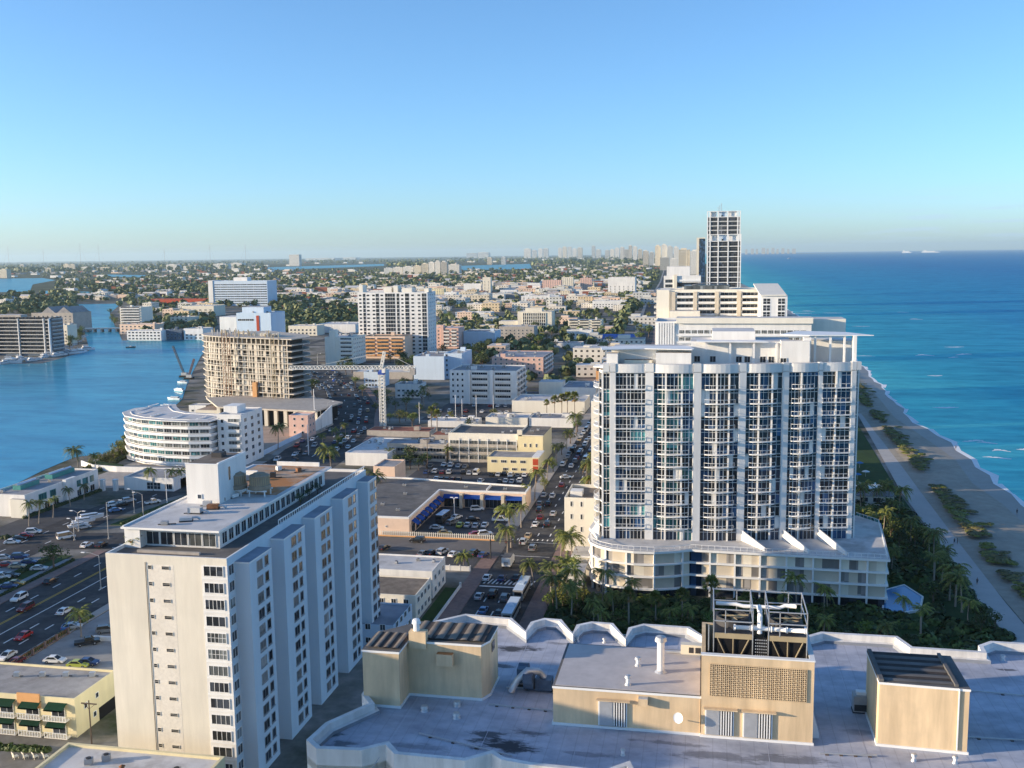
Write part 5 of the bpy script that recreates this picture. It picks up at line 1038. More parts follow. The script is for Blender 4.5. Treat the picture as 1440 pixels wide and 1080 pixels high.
MB().box(.5, w - 3, 16.2, 41, 0, h - .2, 'white').build('rear_wing', t)
t, w, d, h = front('ocean_hotel', 'white stepped hotel block in front of the dark towers', 933, 985, 760, 388, 26, 'white', 'roof_white'); place(t, 'window', rows(w, d, 'S', [w * .14], [h - 5 - 3.6 * i for i in range(3)], window_mesh(w * .2, 2.4, 2, 1))); b = MB(); b.box(2, w * .7, 6, 18, h - .8, h + 7.0, 'white', 'roof_white'); b.build('penthouse', t); b = MB(); b.box(w * .27, w * .36, -1.2, 2, 0, h + 1, 'cream'); b.build('stair_tower', t); b = MB(); b.box(w * .36, w, -.6, 1, h - 4.2, h - 2.8, 'white_trim'); b.box(w * .36, w, -.4, 0, h - 8, h - 5, 'glass_dark'); b.build('balcony', t)
def diamond(label, xl, xr, Y, yt, crown=9.0):
    X0, X1 = xat(xl, Y, 100), xat(xr, Y, 100); w = X1 - X0; h = zat(X0, Y, yt); d = w * .8; t = thing('glass_tower', label, 'tower', (X0, Y, 0)); MB().box(0, w, 0, d, 0, h - crown, 'glass_tower_wall', 'roof_grey').build('wall', t)
    for i, u in enumerate((0, .07, .31, .60, .9, .97)): b = MB(); b.box(w * u, w * u + (w * .035 if i not in (0, 5) else w * .03), -1.0, 0, 0, h, 'white_trim'); b.build('rib', t)
    n = int((h - crown) // 6.6)
    place(t, 'slab_edge', [(MB().box(0, w + .2, -.7, 0, 0, .9, 'white_trim').mesh('slab_edge'), (0, 0, h - crown - 6.6 * i), 0) for i in range(n)])
    b = MB(); b.box(w * .08, w * .28, 2, d - 2, h - crown + .1, h, 'white'); b.box(w * .33, w * .58, 2, d - 2, h - crown + .1, h - .5, 'pale_blue'); b.box(w * .64, w * .88, 2, d - 2, h - crown + .1, h, 'white'); b.box(-.1, w + .1, -.9, 2, h - .6, h + .3, 'white_trim'); b.build('crown', t)
    for u in (.45,): inst('window', window_mesh(w * .06, 3, 1), t, (w * u, 1.95, h - crown + .4), 0)
    for s in range(3): b = MB(); b.tube([(w * (.33 + .05 * s), d * .5, h), (w * (.33 + .05 * s), d * .5, h + 7 + 3 * s)], .35, 'metal_grey', 5); b.build('mast', t)
facade('glass_tower_wall', (.10, .10, .10), (.022, .026, .035), 2.4, 3.3, (.06, .94), (.1, .9))
diamond('tall dark glass tower with white ribs, nearer and lower of the two', 994.5, 1042.5, 1320, 330); diamond('tall dark glass tower with white ribs rising behind its lower twin', 994, 1041, 1560, 297.5)
t, w, d, h = front('ocean_tower', 'slim dark blue tower just behind the beige hotel row', 979, 991, 1900, 334, 30, 'cream', 'roof_white'); b = MB(); b.box(w * .3, w + .2, -.6, 0, 0, h - 2, 'glass_blue'); b.build('curtain_wall', t)

for (x0, x1, y0, y1, hh, lab) in ((-34, 30, 302, 326, 40, 'plain white hotel, added unseen directly behind the condominium to shade the beach'), (-28, 40, 352, 382, 36, 'cream hotel, added unseen second behind the condominium to shade the beach'), (0, 52, 488, 520, 36, 'white hotel, added unseen behind the finned oceanfront hotel to shade the beach')):  # unseen hotels added to keep the beach in shade
    t = thing('shade_hotel', lab, 'hotel', (x0, y0, 0)); shell(t, x1 - x0, y1 - y0, hh, 'pale_cream', 'roof_white'); sills(t, x1 - x0, y1 - y0, hh, 'E', 6, 10, 3.3, 2, 1.8, 1.5, limit=60)
# ================================================================== LAGOON SIDE: curved condominium, unfinished tower, crane, marina
# curved white condominium
t = thing('curved_condominium', 'white curved condominium of six floors beside the lagoon', 'building', (-215, 385, 0)); ox, oy = -215, 385
FRP = [at(182, 628, 0), at(186, 645, 0), at(205, 655, 0), at(235, 659, 0), at(270, 660, 0), at(312, 654, 0)]
FRP = [(-247.5, 397), (-246.3, 386), (-240, 377.5), (-230, 371.2), (-218, 368), (-206, 367.2), (-197, 369)]
BK = [(-196, 384), (-204, 386), (-216, 388), (-224, 393), (-231, 402), (-236, 410)]
CP = FRP + BK; FH = 3.05
b = MB(); b.prism(inset(CP, 1.0), 0, 18.0, 'white', 'roof_white'); shifted(b, ox, oy).build('wall', t)
for k in range(7):
    z = 1.0 + FH * k if k else .9
    b = MB(); b.prism(inset(CP, -.35 if k < 6 else -.6), z - .25, z + (.75 if 0 < k < 6 else .1), 'white_trim', 'roof_white', True); shifted(b, ox, oy).build('balcony', t)
its = []
for k in range(6):
    pth = [Vector(p) for p in inset(CP, .95)[:len(FRP)]]
    for i in range(len(pth) - 1):
        p, q = pth[i], pth[i + 1]; L = (q - p).length; n = max(2, int(L / 3.1)); a = math.atan2(q.y - p.y, q.x - p.x); nr = Vector(((q - p).y, -(q - p).x)).normalized()
        for j in range(n): m = p + (q - p) * (j + .5) / n; its.append((window_mesh(L / n - .5, 1.5, 3, 1, 'white_trim', random.choice(('glass_dark', 'glass_soft', 'glass_teal'))), (m.x - ox + nr.x * .02, m.y - oy + nr.y * .02, 1.0 + FH * k + .95), a))
place(t, 'window', its)
b = MB()
q_ = inset(CP, 2.5); q2 = inset(CP, 2.9)
for i in range(len(CP)):
    j = (i + 1) % len(CP); b.add([(*q_[i], 18.1), (*q_[j], 18.1), (*q_[j], 19.6), (*q_[i], 19.6)], [(0, 1, 2, 3)], 'white'); b.add([(*q_[i], 19.6), (*q_[j], 19.6), (*q2[j], 19.6), (*q2[i], 19.6)], [(0, 1, 2, 3)], 'white'); b.add([(*q2[j], 18.1), (*q2[i], 18.1), (*q2[i], 19.6), (*q2[j], 19.6)], [(0, 1, 2, 3)], 'white')
for k in range(9): p = Vector(CP[1]).lerp(Vector(CP[10]), .35 + .0 * k); x, y = FRP[min(6, k * 6 // 8)]; b.box(x + 4 - k * .3, x + 4.4 - k * .3, y + 4, y + 12, 19.6, 19.9, 'white_trim')
shifted(b, ox, oy).build('roof_terrace', t)
t2 = thing('white_apartment_wing', 'white apartment wing with glass balconies joined behind the curved condominium', 'building', (-196, 373, 0)); shell(t2, 10.5, 20, 21.5, 'white', 'roof_white', .5); galleries(t2, 10.5, 20, 'S', [4.5], FR(6, 2, 3.1), 5.6, 'white', 1.2, 'glass_soft'); sills(t2, 10.5, 20, 21, 'E', 3, 6, 3.1, 2.4, 2.2, 1.6); sills(t2, 10.5, 20, 21, 'S', 1, 6, 3.1, 2.4, 1.2, 1.5, 1, .8, 3.5); b = MB(); b.box(0, 6, 6, 14, 21, 24, 'white'); b.build('lift_housing', t2)
c = at(206, 652); t = thing('terrace_wall', 'long white terrace wall around the foot of the curved condominium', 'wall', (-232, 362, 0)); b = MB(); b.prism([(-22, 3), (-12, -4), (0, -6), (38, -5), (38, -4.4), (0, -5.4), (-12, -3.4), (-21.6, 3.4)], 0, 2.2, 'white'); b.build('wall', t); MB().prism([(-21, 3.2), (-12, -3.4), (0, -5.4), (0, -1), (-14, 4)], 0, 1.9, 'lawn').build('planting', t)
# gatehouse and pillars
t = thing('gatehouse', 'low white gatehouse with a wide dark window by the road', 'gatehouse', (-211, 328, 0)); shell(t, 20, 16, 5.0, 'white', 'roof_grey', .3); inst('window', window_mesh(5.5, 2.6, 4, 2, 'white_trim', 'glass_dark', .14), t, (12, 0, .6), 0); inst('window', window_mesh(3, 2, 2, 1), t, (18, 0, .8), 0); b = MB(); b.box(-3, 20, 5, 25, 0, 3.5, 'white', 'roof_grey'); b.build('rear_block', t)
for k, px in enumerate((145, 163)): c = at(px, 690); t = thing('gate_pillar', ('white gate pillar farther from the gatehouse', 'white gate pillar next to the gatehouse')[k], 'pillar', (c.x, c.y, 0)); MB().box(-.7, .7, -.7, .7, 0, 4.0, 'white').build('shaft', t); MB().box(-.85, .85, -.85, .85, 4.0, 4.3, 'white_trim').build('cap', t)
# waterside low building with green windows
t = thing('waterside_building', 'long white two storey building with green framed windows along the lagoon', 'building', (-236, 287, 0)); w, d, h = 14.5, 41, 7.6
shell(t, w, d, h, 'white', 'roof_grey', .5); b = MB(); b.box(9.8, w + 1.2, -1.2, 0, 0, h - 1.3, 'pale_cream', 'roof_grey'); b.box(w, w + 1.4, 20, 26, 0, h + .6, 'white'); b.build('bay', t)
for (u, ww) in ((9, 4), (14.5, 3), (28.5, 3.4), (33, 3), (37, 2.2)): inst('window', window_mesh(ww, 2.2, 3, 1, 'green_frame', 'glass_teal', .18), t, (w, u, 3.8), PI / 2)
for u in (11, 16, 29, 33, 37): inst('shop_window', window_mesh(2.6, 2.2, 2, 1, 'white_trim', 'glass_dark'), t, (w, u, .4), PI / 2)
for (y0, y1) in ((8, 18), (25, 38)):
    b = MB(); b.box(4, 7, y0, y1, h - .5, h + 1.1, 'green_frame', 'roof_grey'); b.add([(7, y0, h - .4), (7, y1, h - .4), (5.5, y1, h + 1.6), (5.5, y0, h + 1.6)], [(0, 1, 2, 3)], 'pale_blue'); b.build('skylight', t)
acs(t, [(3, 4, h - .5), (9, 21, h - .5), (3, 22, h - .5)], .9)
t = thing('seawall_promenade', 'narrow dock edge running along the lagoon behind the white building', 'dock', (-246, 290, 0)); b = MB(); b.box(-3.5, 0, -40, 60, 0, .6, 'concrete'); b.build('deck', t); b = MB()
for k in range(22): b.box(-3.6, -3.3, -38 + k * 4.5, -37.7 + k * 4.5, 0, 1.4, 'pipe_white')
b.build('post', t)
t = thing('road_shade_apartments', 'plain cream apartment block, added out of view to shade the waterside road', 'building', (-262, 150, 0)); shell(t, 24, 70, 24, 'cream', 'roof_grey'); sills(t, 24, 70, 24, 'E', 12, 6, 3.6, 2, 2, 1.5)  # out-of-view block added to cast shade on the waterside road
# unfinished concrete tower
t = thing('unfinished_tower', 'unfinished concrete tower of open floors with block infill and scaffolding', 'construction', (-245, 520, 0)); ox, oy = -245, 520
UP = [(-287, 545), (-285.5, 532), (-279, 523), (-268, 516.5), (-254, 511), (-238, 506), (-226, 502.5), (-217.5, 500), (-214.5, 516), (-220, 528), (-236, 540), (-256, 556)]
nf = 11; fh = 3.3; z0 = 5.2
for k in range(nf + 1): b = MB(); b.prism(inset(UP, -1.0 if k % 3 else -.6), z0 + fh * k - .5, z0 + fh * k, 'raw_concrete', None, True); shifted(b, ox, oy).build('floor_slab', t)
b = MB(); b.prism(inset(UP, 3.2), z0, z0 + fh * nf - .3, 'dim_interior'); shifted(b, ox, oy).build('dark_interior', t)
pth = [Vector(p) for p in inset(UP, .4)[:8]]; wl, cl = MB(), []
random.seed(9)
for i in range(len(pth) - 1):
    p, q = pth[i], pth[i + 1]; L = (q - p).length; n = max(1, round(L / 3.3)); d_ = (q - p).normalized(); nr = Vector((d_.y, -d_.x))
    for j in range(n):
        a, c = p + (q - p) * j / n, p + (q - p) * (j + 1) / n; m = b = MB(); b.obox((a.x - ox, a.y - oy, z0 + fh * nf / 2), (*(d_ * .3), 0), (*(nr * .3), 0), (0, 0, fh * nf / 2 - .2), 'raw_concrete'); b.build('column', t)
        for k in range(nf - 1):
            if i > 5 and j > n // 2: continue
            if random.random() < .74:
                w0 = .06 if (i * 3 + j) % 3 else .42; w1 = w0 + (.44 if random.random() < .85 else .8); s_, e_ = a + (c - a) * w0, a + (c - a) * min(1, w1); zz_ = z0 + fh * k
                wl.add([(s_.x - ox, s_.y - oy, zz_), (e_.x - ox, e_.y - oy, zz_), (e_.x - ox, e_.y - oy, zz_ + fh - .5), (s_.x - ox, s_.y - oy, zz_ + fh - .5)], [(0, 1, 2, 3)], random.choice(('block_wall', 'block_wall', 'concrete', 'raw_concrete')))
            wl.add([(a.x - ox + nr.x * .5, a.y - oy + nr.y * .5, z0 + fh * k + .85), (c.x - ox + nr.x * .5, c.y - oy + nr.y * .5, z0 + fh * k + .85), (c.x - ox + nr.x * .5, c.y - oy + nr.y * .5, z0 + fh * k + 1.0), (a.x - ox + nr.x * .5, a.y - oy + nr.y * .5, z0 + fh * k + 1.0)], [(0, 1, 2, 3)], 'metal_grey')
wl.build('block_infill', t)
for px, k in ((-262, 1), (-258.5, 1), (-229, 0)):
    b = MB()
    for dx in (0, 1.6): b.bar((px + dx - ox, 510 - (px + 262) * .26 - oy - 1.6, 0), (px + dx - ox, 510 - (px + 262) * .26 - oy - 1.6, 44), .22, 'rust_metal' if k else 'cable_tan')
    for zz_ in range(1, 43, 2): b.bar((px - ox, 510 - (px + 262) * .26 - oy - 1.6, zz_), (px + 1.6 - ox, 510 - (px + 262) * .26 - oy - 1.6, zz_ + 1.8), .14, 'rust_metal' if k else 'cable_tan')
    b.build('hoist_mast', t)
b = MB(); b.box(-243.5 - ox, -241 - ox, 505 - oy, 507.5 - oy, 6, 17, 'orange_paint'); b.build('debris_chute', t)
zt = z0 + fh * nf
for i in range(60):
    b = MB(); u = random.random(); a = pth[int(u * 6.99)].lerp(pth[int(u * 6.99) + 1], random.random()); a = a.lerp(Vector((-243, 525)), random.uniform(.05, .7)); b.bar((a.x - ox, a.y - oy, zt), (a.x - ox, a.y - oy, zt + random.uniform(1.2, 3.4)), random.uniform(.2, .6), random.choice(('cable_tan', 'raw_concrete', 'metal_grey'))); b.build('prop', t)
for i in range(14): b = MB(); a = Vector(UP[0]).lerp(Vector(UP[7]), random.random()).lerp(Vector((-240, 526)), random.uniform(.2, .6)); b.box(a.x - ox - 2, a.x - ox + 2, a.y - oy - 1, a.y - oy + 1, zt, zt + random.uniform(.6, 1.6), random.choice(('block_wall', 'raw_concrete', 'cream'))); b.build('formwork', t)
b = MB(); pd = [(-268, 500), (-246, 470), (-190, 462), (-187, 492), (-204, 505), (-240, 515)]; b.prism([(x - ox, y - oy) for x, y in inset(pd, -.4)], 8.2, 9.0, 'raw_concrete', 'concrete', True); b.prism([(x - ox, y - oy) for x, y in inset(pd, 2)], 0, 8.2, 'black_void'); b.build('podium_slab', t)
for i in range(11): a = Vector((-246, 470)).lerp(Vector((-190, 462)), i / 10); b = MB(); b.box(a.x - ox - .9, a.x - ox + .9, a.y - oy, a.y - oy + 1.2, 0, 8.2, random.choice(('raw_concrete', 'cream', 'cream'))); b.build('podium_column', t)
b = MB(); b.box(-262 - ox, -247 - ox, 476 - oy, 492 - oy, 0, 6, 'cream', 'construction_dirt'); b.build('site_annex', t)
# tower crane
c = at(539, 606); t = thing('tower_crane', 'white lattice tower crane with a long level jib over the building site', 'crane', (c.x, c.y, 0)); H = zat(c.x, c.y, 519)
def lattice(b, p, q, s, n, m, th=.28):
    p, q = Vector(p), Vector(q); d = (q - p).normalized(); up = Vector((0, 0, 1)) if abs(d.z) < .9 else Vector((0, 1, 0)); a = d.cross(up).normalized() * s / 2; c_ = a.cross(d).normalized() * s / 2; cs = [a + c_, a - c_, -a - c_, -a + c_]
    for k in cs: b.bar(p + k, q + k, th, m)
    for i in range(n):
        u, v = p + (q - p) * i / n, p + (q - p) * (i + 1) / n
        for k in range(4): b.bar(u + cs[k], v + cs[(k + 1) % 4], th * .6, m); b.bar(u + cs[k], u + cs[(k + 1) % 4], th * .6, m)
b = MB(); lattice(b, (0, 0, 0), (0, 0, H - 2.4), 2.3, 16, 'crane_white', .34); b.build('mast', t); b = MB(); b.box(-3, 3, -3, 3, 0, .5, 'concrete'); b.build('foot', t)
b = MB(); b.box(-1.5, 1.5, -1.5, 1.5, H - 2.6, H - 1.0, 'crane_blue'); b.lathe([(1.2, H - 1.0), (1.2, H - .2)], 'crane_blue', n=14); b.build('slewing_ring', t)
jd = Vector((at(420, 522).x - c.x, -2, 0)); jd = Vector((-.995, -.10, 0))
def tri_lattice(b, p, q, s, n, m, th):
    p, q = Vector(p), Vector(q); d = (q - p).normalized(); a = d.cross(Vector((0, 0, 1))).normalized() * s / 2; top = Vector((0, 0, s)); 
    for k in (a, -a, top): b.bar(p + k, q + k, th, m)
    for i in range(n):
        u, v = p + (q - p) * i / n, p + (q - p) * (i + 1) / n; mid = (u + v) / 2
        for k in (a, -a): b.bar(u + k, mid + top, th * .7, m); b.bar(mid + top, v + k, th * .7, m)
        b.bar(u + a, u - a, th * .6, m)
b = MB(); tri_lattice(b, (0, 0, H), tuple(jd * 46 + Vector((0, 0, H))), 1.6, 24, 'crane_white', .3); b.build('jib', t)
b = MB(); tri_lattice(b, (0, 0, H), tuple(jd * -17 + Vector((0, 0, H))), 1.5, 9, 'crane_white', .3); b.build('counter_jib', t)
e = -jd * 15.5; b = MB(); b.obox((e.x, e.y, H - 1.2), tuple(jd * 1.2), (0, 1.2, 0), (0, 0, 1.6), 'concrete'); b.build('counterweight', t)
b = MB(); lattice(b, (-.2, 0, H), (1.6, .5, H + 8.5), 1.1, 5, 'crane_white', .3); b.build('apex', t)
b = MB(); b.bar((1.6, .5, H + 8.4), tuple(jd * 32 + Vector((0, 0, H + 1.6))), .14, 'crane_white'); b.bar((1.6, .5, H + 8.4), tuple(jd * -15 + Vector((0, 0, H + 1.4))), .14, 'crane_white'); b.build('tie_bar', t)
b = MB(); b.box(.9, 2.4, -2.4, -.8, H - 1.6, H + .4, 'crane_white'); b.build('cab', t); b = MB(); e = jd * 24; b.box(e.x - .8, e.x + .8, e.y - .6, e.y + .6, H - .7, H - .2, 'crane_blue'); b.bar((e.x, e.y, H - .7), (e.x, e.y, H - 5), .12, 'metal_dark'); b.box(e.x - .4, e.x + .4, e.y - .3, e.y + .3, H - 6, H - 5, 'crane_blue'); b.build('trolley', t)
# crawler crane and piling rig by the yachts
for (px, py, tx, ty, lab, m) in ((259, 530, 240, 487, 'dark lattice crane boom leaning over the yachts at the building site', 'metal_dark'), (266, 533, 270, 505, 'short upright rig beside the leaning crane boom', 'rust_metal')):
    c = at(px, py); m = 'cable_tan' if False else m; t = thing('crawler_crane', lab, 'crane', (c.x, c.y, 0)); hh = zat(c.x, c.y, ty); e = Vector((xat(tx, c.y, hh) - c.x, 3, hh))
    b = MB(); lattice(b, (0, 0, 2.5), tuple(e), 1.0, 12, m, .2); b.build('boom', t); b = MB(); b.box(-1.6, 2.6, -1.4, 1.4, 1.2, 3.2, 'metal_grey'); b.build('cab', t); b = MB(); b.box(-3, 3, -2.2, -1.2, 0, 1.2, 'rubber'); b.build('track', t); b = MB(); b.box(-3, 3, 1.2, 2.2, 0, 1.2, 'rubber'); b.build('track', t)
# site house and hoarding
t, w, d, h = pxb('site_house', 'narrow pale pink house left standing at the building site corner', 'house', 407, 434, 614, 584, 9, 'pink_stucco', 'roof_white'); sills(t, w, d, h, 'S', 2, 3, 3.2, 1.5, 1.0, 1.2, 1); sills(t, w, d, h, 'E', 2, 3, 3.2, 1.5, 1.2, 1.2)
t = thing('sloping_ramp', 'sloping white ramp wall behind the pale pink house', 'ramp', (-186, 448, 0)); b = MB(); b.add([(0, 0, 0), (.5, 0, 0), (.5, 26, 0), (0, 26, 0), (0, 0, 5), (.5, 0, 5), (.5, 26, 10), (0, 26, 10)], [(0, 1, 5, 4), (1, 2, 6, 5), (2, 3, 7, 6), (3, 0, 4, 7), (4, 5, 6, 7)], 'white'); b.build('wall', t); MB().box(.5, .9, 0, 26, 0, .8, 'concrete').build('kerb', t)
t = thing('site_fence', 'blue grey hoarding fence along the road edge of the building site', 'fence', (-187, 396, 0)); b = MB(); b.prism([(0, 0), (.2, 0), (-1.5, 64), (-1.7, 64)], 0, 2.2, 'pale_blue'); b.build('panel', t); b = MB(); b.prism([(-58, 1), (0, 0), (0, -.2), (-58, .8)], 0, 2.2, 'pale_blue'); b.build('panel', t)
t, w, d, h = pxb('site_office', 'white site cabin between the yachts and the curved condominium', 'cabin', 266, 290, 582, 570, 8, 'white', 'roof_white', .2); sills(t, w, d, h, 'S', 3, 1, 3, 1.2, 1.4, 1.2)
# white building with the red stripe behind the unfinished tower
t, w, d, h = pxb('stage_building', 'white windowless building with a red vertical stripe behind the unfinished tower', 'building', 336, 384, 520, 440, 26, 'pale_blue', 'roof_white'); b = MB(); b.box(w * .58, w * .66, -.3, 0, h - 17, h - 2, 'red_paint'); b.build('sign_band', t); b = MB(); b.box(-14, -.1, 0, 20, 0, h - 3, 'white', 'roof_white'); b.box(2, w * .7, 6, 20, h - .5, h + 4, 'pale_blue', 'roof_white'); b.build('side_block', t); sills(t, w, d, h, 'S', 4, 1, 3, h - 6, 3.4, 1.4, 2, 1, w * .5)
# bridge
c0, c1 = at(118, 467), at(170, 466); t = thing('road_bridge', 'low concrete road bridge across the narrow channel', 'bridge', (c0.x, c0.y, 0)); L = (c1 - c0).length; t.rotation_euler.z = math.atan2(c1.y - c0.y, c1.x - c0.x)
b = MB(); b.box(-6, L + 8, -5, 5, 3.2, 4.3, 'concrete', 'asphalt'); b.build('deck', t); b = MB(); b.box(-6, L + 8, -5.2, -4.9, 4.3, 5.3, 'white'); b.build('parapet', t)
for k in range(5): b = MB(); b.box(L * (k + .5) / 5 - .8, L * (k + .5) / 5 + .8, -4.5, 4.5, 0, 3.2, 'concrete'); b.build('pier', t)
# far shore buildings
def plain(name, label, cat, x0, x1, yb, yt, depth, wall, roof='roof_white', extra=None):
    t, w, d, h = pxb(name, label, cat, x0, x1, yb, yt, depth, wall, roof, .6)
    if extra: sills(t, w, d, h, 'S', *extra)
    return t, w, d, h
t, w, d, h = plain('waterfront_apartments', 'dark glass apartment block behind the marina', 'building', -40, 74, 500, 448, 18, 'metal_blue'); nf = int(h // 3.3); galleries(t, w, d, 'E', [1], FR(nf, 2.5, 3.3), 15, 'metal_grey', 1.4)
place(t, 'balcony', [(gallery_mesh(w - 2, 'metal_grey', 1.6, .5), (1, 0, 2.5 + 3.3 * i), 0) for i in range(nf)]); place(t, 'window', rows(w, d, 'S', span(1, w - 1, 12), [2.6 + 3.3 * i for i in range(nf)], window_mesh(w / 12 - .6, 2.4, 4, 1, 'metal_dark', 'glass_dark'))); MB().box(6, w * .6, 5, 14, h - .6, h + 3, 'concrete', 'roof_white').build('penthouse', t); place(t, 'rib', [(MB().box(-.4, .4, -2.1, 0, 0, h, 'white').mesh('rib'), (w * u, 0, 0), 0) for u in (.35, .62, .93, .995)])
t, w, d, h = plain('gabled_apartments', 'grey gabled apartment block beyond the dark glass one', 'building', 46, 104, 468, 440, 36, 'concrete', 'roof_grey', (9, 6, 3.3, 2, 2, 1.6))
for k in range(2): b = MB(); x0, x1 = w * (.25 + .38 * k), w * (.58 + .38 * k); b.add([(x0, 0, h), (x1, 0, h), ((x0 + x1) / 2, 0, h + 7), (x0, d, h), (x1, d, h), ((x0 + x1) / 2, d, h + 7)], [(0, 1, 2), (5, 4, 3), (1, 4, 5, 2), (0, 2, 5, 3)], 'roof_grey'); b.build('gable', t)
t, w, d, h = plain('pale_house', 'small cream building between the marina trees and the dark block', 'building', 84, 96, 484, 457, 16, 'cream', 'roof_white', (3, 4, 3.3, 2, 1.6, 1.6))
t, w, d, h = plain('shore_apartments', 'cream eight storey block with wide balconies across the lagoon', 'building', 170, 200, 462, 432, 26, 'pale_cream'); galleries(t, w, d, 'S', [1], FR(8, 2, 3.2), w - 3, 'white', 1.5)
t, w, d, h = plain('shore_lodge', 'pinkish low building at the water foot of the cream eight storey block', 'building', 169, 218, 470, 456, 20, 'peach', 'roof_white', (8, 3, 3.2, 1.5, 2, 1.6))
t, w, d, h = plain('shore_lodge', 'white two storey building on the far quay of the lagoon', 'building', 179, 227, 479, 465, 18, 'white', 'roof_white', (9, 3, 3.2, 1.2, 2.4, 1.6))
t, w, d, h = plain('shore_lodge', 'dark glass fronted building on the far quay', 'building', 228, 256, 478, 464, 18, 'metal_blue', 'roof_grey', (5, 2, 3.6, 1.2, 2.4, 2))
t, w, d, h = plain('shore_lodge', 'white sheds on the far quay beside the unfinished tower', 'building', 259, 286, 478, 462, 22, 'white', 'roof_grey', (4, 2, 3.2, 1.2, 2.4, 1.6))
t, w, d, h = plain('clinic', 'cream clinic with curved window bands below the hospital', 'clinic', 256, 301, 445, 430, 36, 'cream', 'roof_white', (6, 3, 3.4, 2, 4, 1.4))
t, w, d, h = plain('clinic', 'small cream block among trees on the far shore', 'clinic', 240, 266, 459, 446, 26, 'cream', 'roof_white', (4, 4, 3.2, 2, 2.4, 1.4))
t, w, d, h = plain('hospital', 'large pale blue banded hospital slab with a white end wall', 'hospital', 301, 377, 430, 395, 40, 'pale_blue'); nf = int(h // 4)
place(t, 'window', rows(w, d, 'S', span(2, w - 1, 8), [3 + 4.2 * i for i in range(9)], window_mesh(w / 8 - .2, 2.0, 3, 1, 'white_trim', 'glass_blue', .2))); MB().box(-9, -.2, -1, 30, 0, h + 1, 'white').build('end_wall', t); MB().box(w * .35, w * .6, 8, 24, h - .6, h + 6, 'white').build('penthouse', t)
t, w, d, h = plain('long_hall', 'long low building with a red brown roof beside the hospital', 'hall', 201, 298, 427, 421, 40, 'red_paint', 'roof_tile')
t, w, d, h = plain('office_tower', 'lone white office tower on the wooded skyline', 'office building', 407, 421, 374, 358, 60, 'far_white'); MB().box(-40, -.3, 10, 40, 0, 14, 'white', 'roof_white').build('low_wing', t)
# radio masts on the hazy skyline
for px, yt_ in ((13, 345), (114, 342), (140, 343), (296, 344), (346, 343), (62, 350), (232, 350)):
    X, Y = xat(px, 14000), 14000; hh = zat(X, Y, yt_); t = thing('radio_mast', 'thin radio mast on the hazy skyline', 'mast', (X, Y, 0), 0, 'radio masts on the far skyline'); b = MB(); b.tube([(0, 0, 0), (0, 0, hh)], 2.2, 'metal_grey', 5); b.build('mast', t)
    for sx in (-1, 1): b = MB(); b.bar((0, 0, hh * .9), (sx * hh * .35, 0, 0), .8, 'metal_grey'); b.build('guy', t)
# ================================================================== PLANTS, VEHICLES, LAMPS, PEOPLE, BOATS
def footprints():
    res = []
    for o in COL.objects:
        if o.type == 'EMPTY' and o.parent is None and o.get('category'):
            xs, ys = [], []
            for c in o.children:
                if c.type == 'MESH' and c.name.split('.')[0] in ('wall', 'podium', 'floor_slab', 'bay', 'roof', 'lobby_block'):
                    for v in c.bound_box: p = c.matrix_basis @ Vector(v); xs.append(p.x); ys.append(p.y)
            if xs: res.append((o.location.x + min(xs), o.location.x + max(xs), o.location.y + min(ys), o.location.y + max(ys), o))
    return res
bpy.context.view_layer.update()
FOOT = footprints()
CUT = [' with ', ' of ', ' by ', ' beside ', ' behind ', ' among ', ' at ', ' along ', ' in front', ' that ', ' whose ', ' near ', ' between ', ' next ', ' below ', ' beyond ', ' above ', ' half ', ' facing ', ' under ', ' standing ', ' around ', ' rising ', ', ', ' on ', ' across ', ' in ', ' just ', ' peeping ', ' left ']
def short(l):
    for c in CUT:
        if c in l: l = l[:l.index(c)]
    return l
NAMED = [((f[0] + f[1]) / 2, (f[2] + f[3]) / 2, short(f[4]['label'])) for f in FOOT if f[4].name not in ('neighbour_tower', 'road_shade_apartments')]
USED = {}
def where(x, y, front):
    """front words + the two nearest named buildings, so that the label points to one spot"""
    near = sorted(NAMED, key=lambda n: math.hypot(n[0] - x, (n[1] - y) * .6)); names = []
    for n in near:
        if n[2] not in names: names.append(n[2])
    for j in (1, 2, 3, 4):
        for i in range(j):
            l = f'{front} between the {names[i]} and the {names[j]}'
            if len(l.split()) <= 16 and l not in USED: USED[l] = 1; return l
    l = f'{front} not far from the {names[0]}'; USED[l] = USED.get(l, 0) + 1; return ' '.join(l.split()[:16])
BLOCK = [(f[0] - 1, f[1] + 1, f[2] - 1, f[3] + 1) for f in FOOT]
BLOCK += [(-57.5, -41, -100, 900), (-92, -61, 285, 320)]
def road_x(y):
    for i in range(len(IC) - 1):
        if IC[i][1] <= y < IC[i + 1][1]: t = (y - IC[i][1]) / (IC[i + 1][1] - IC[i][1]); return IC[i][0] + (IC[i + 1][0] - IC[i][0]) * t
    return -9999
def free(x, y, r=0):
    if abs(x - road_x(y)) < 19: return False
    return not any(a - r < x < b_ + r and c - r < y < d + r for a, b_, c, d in BLOCK)
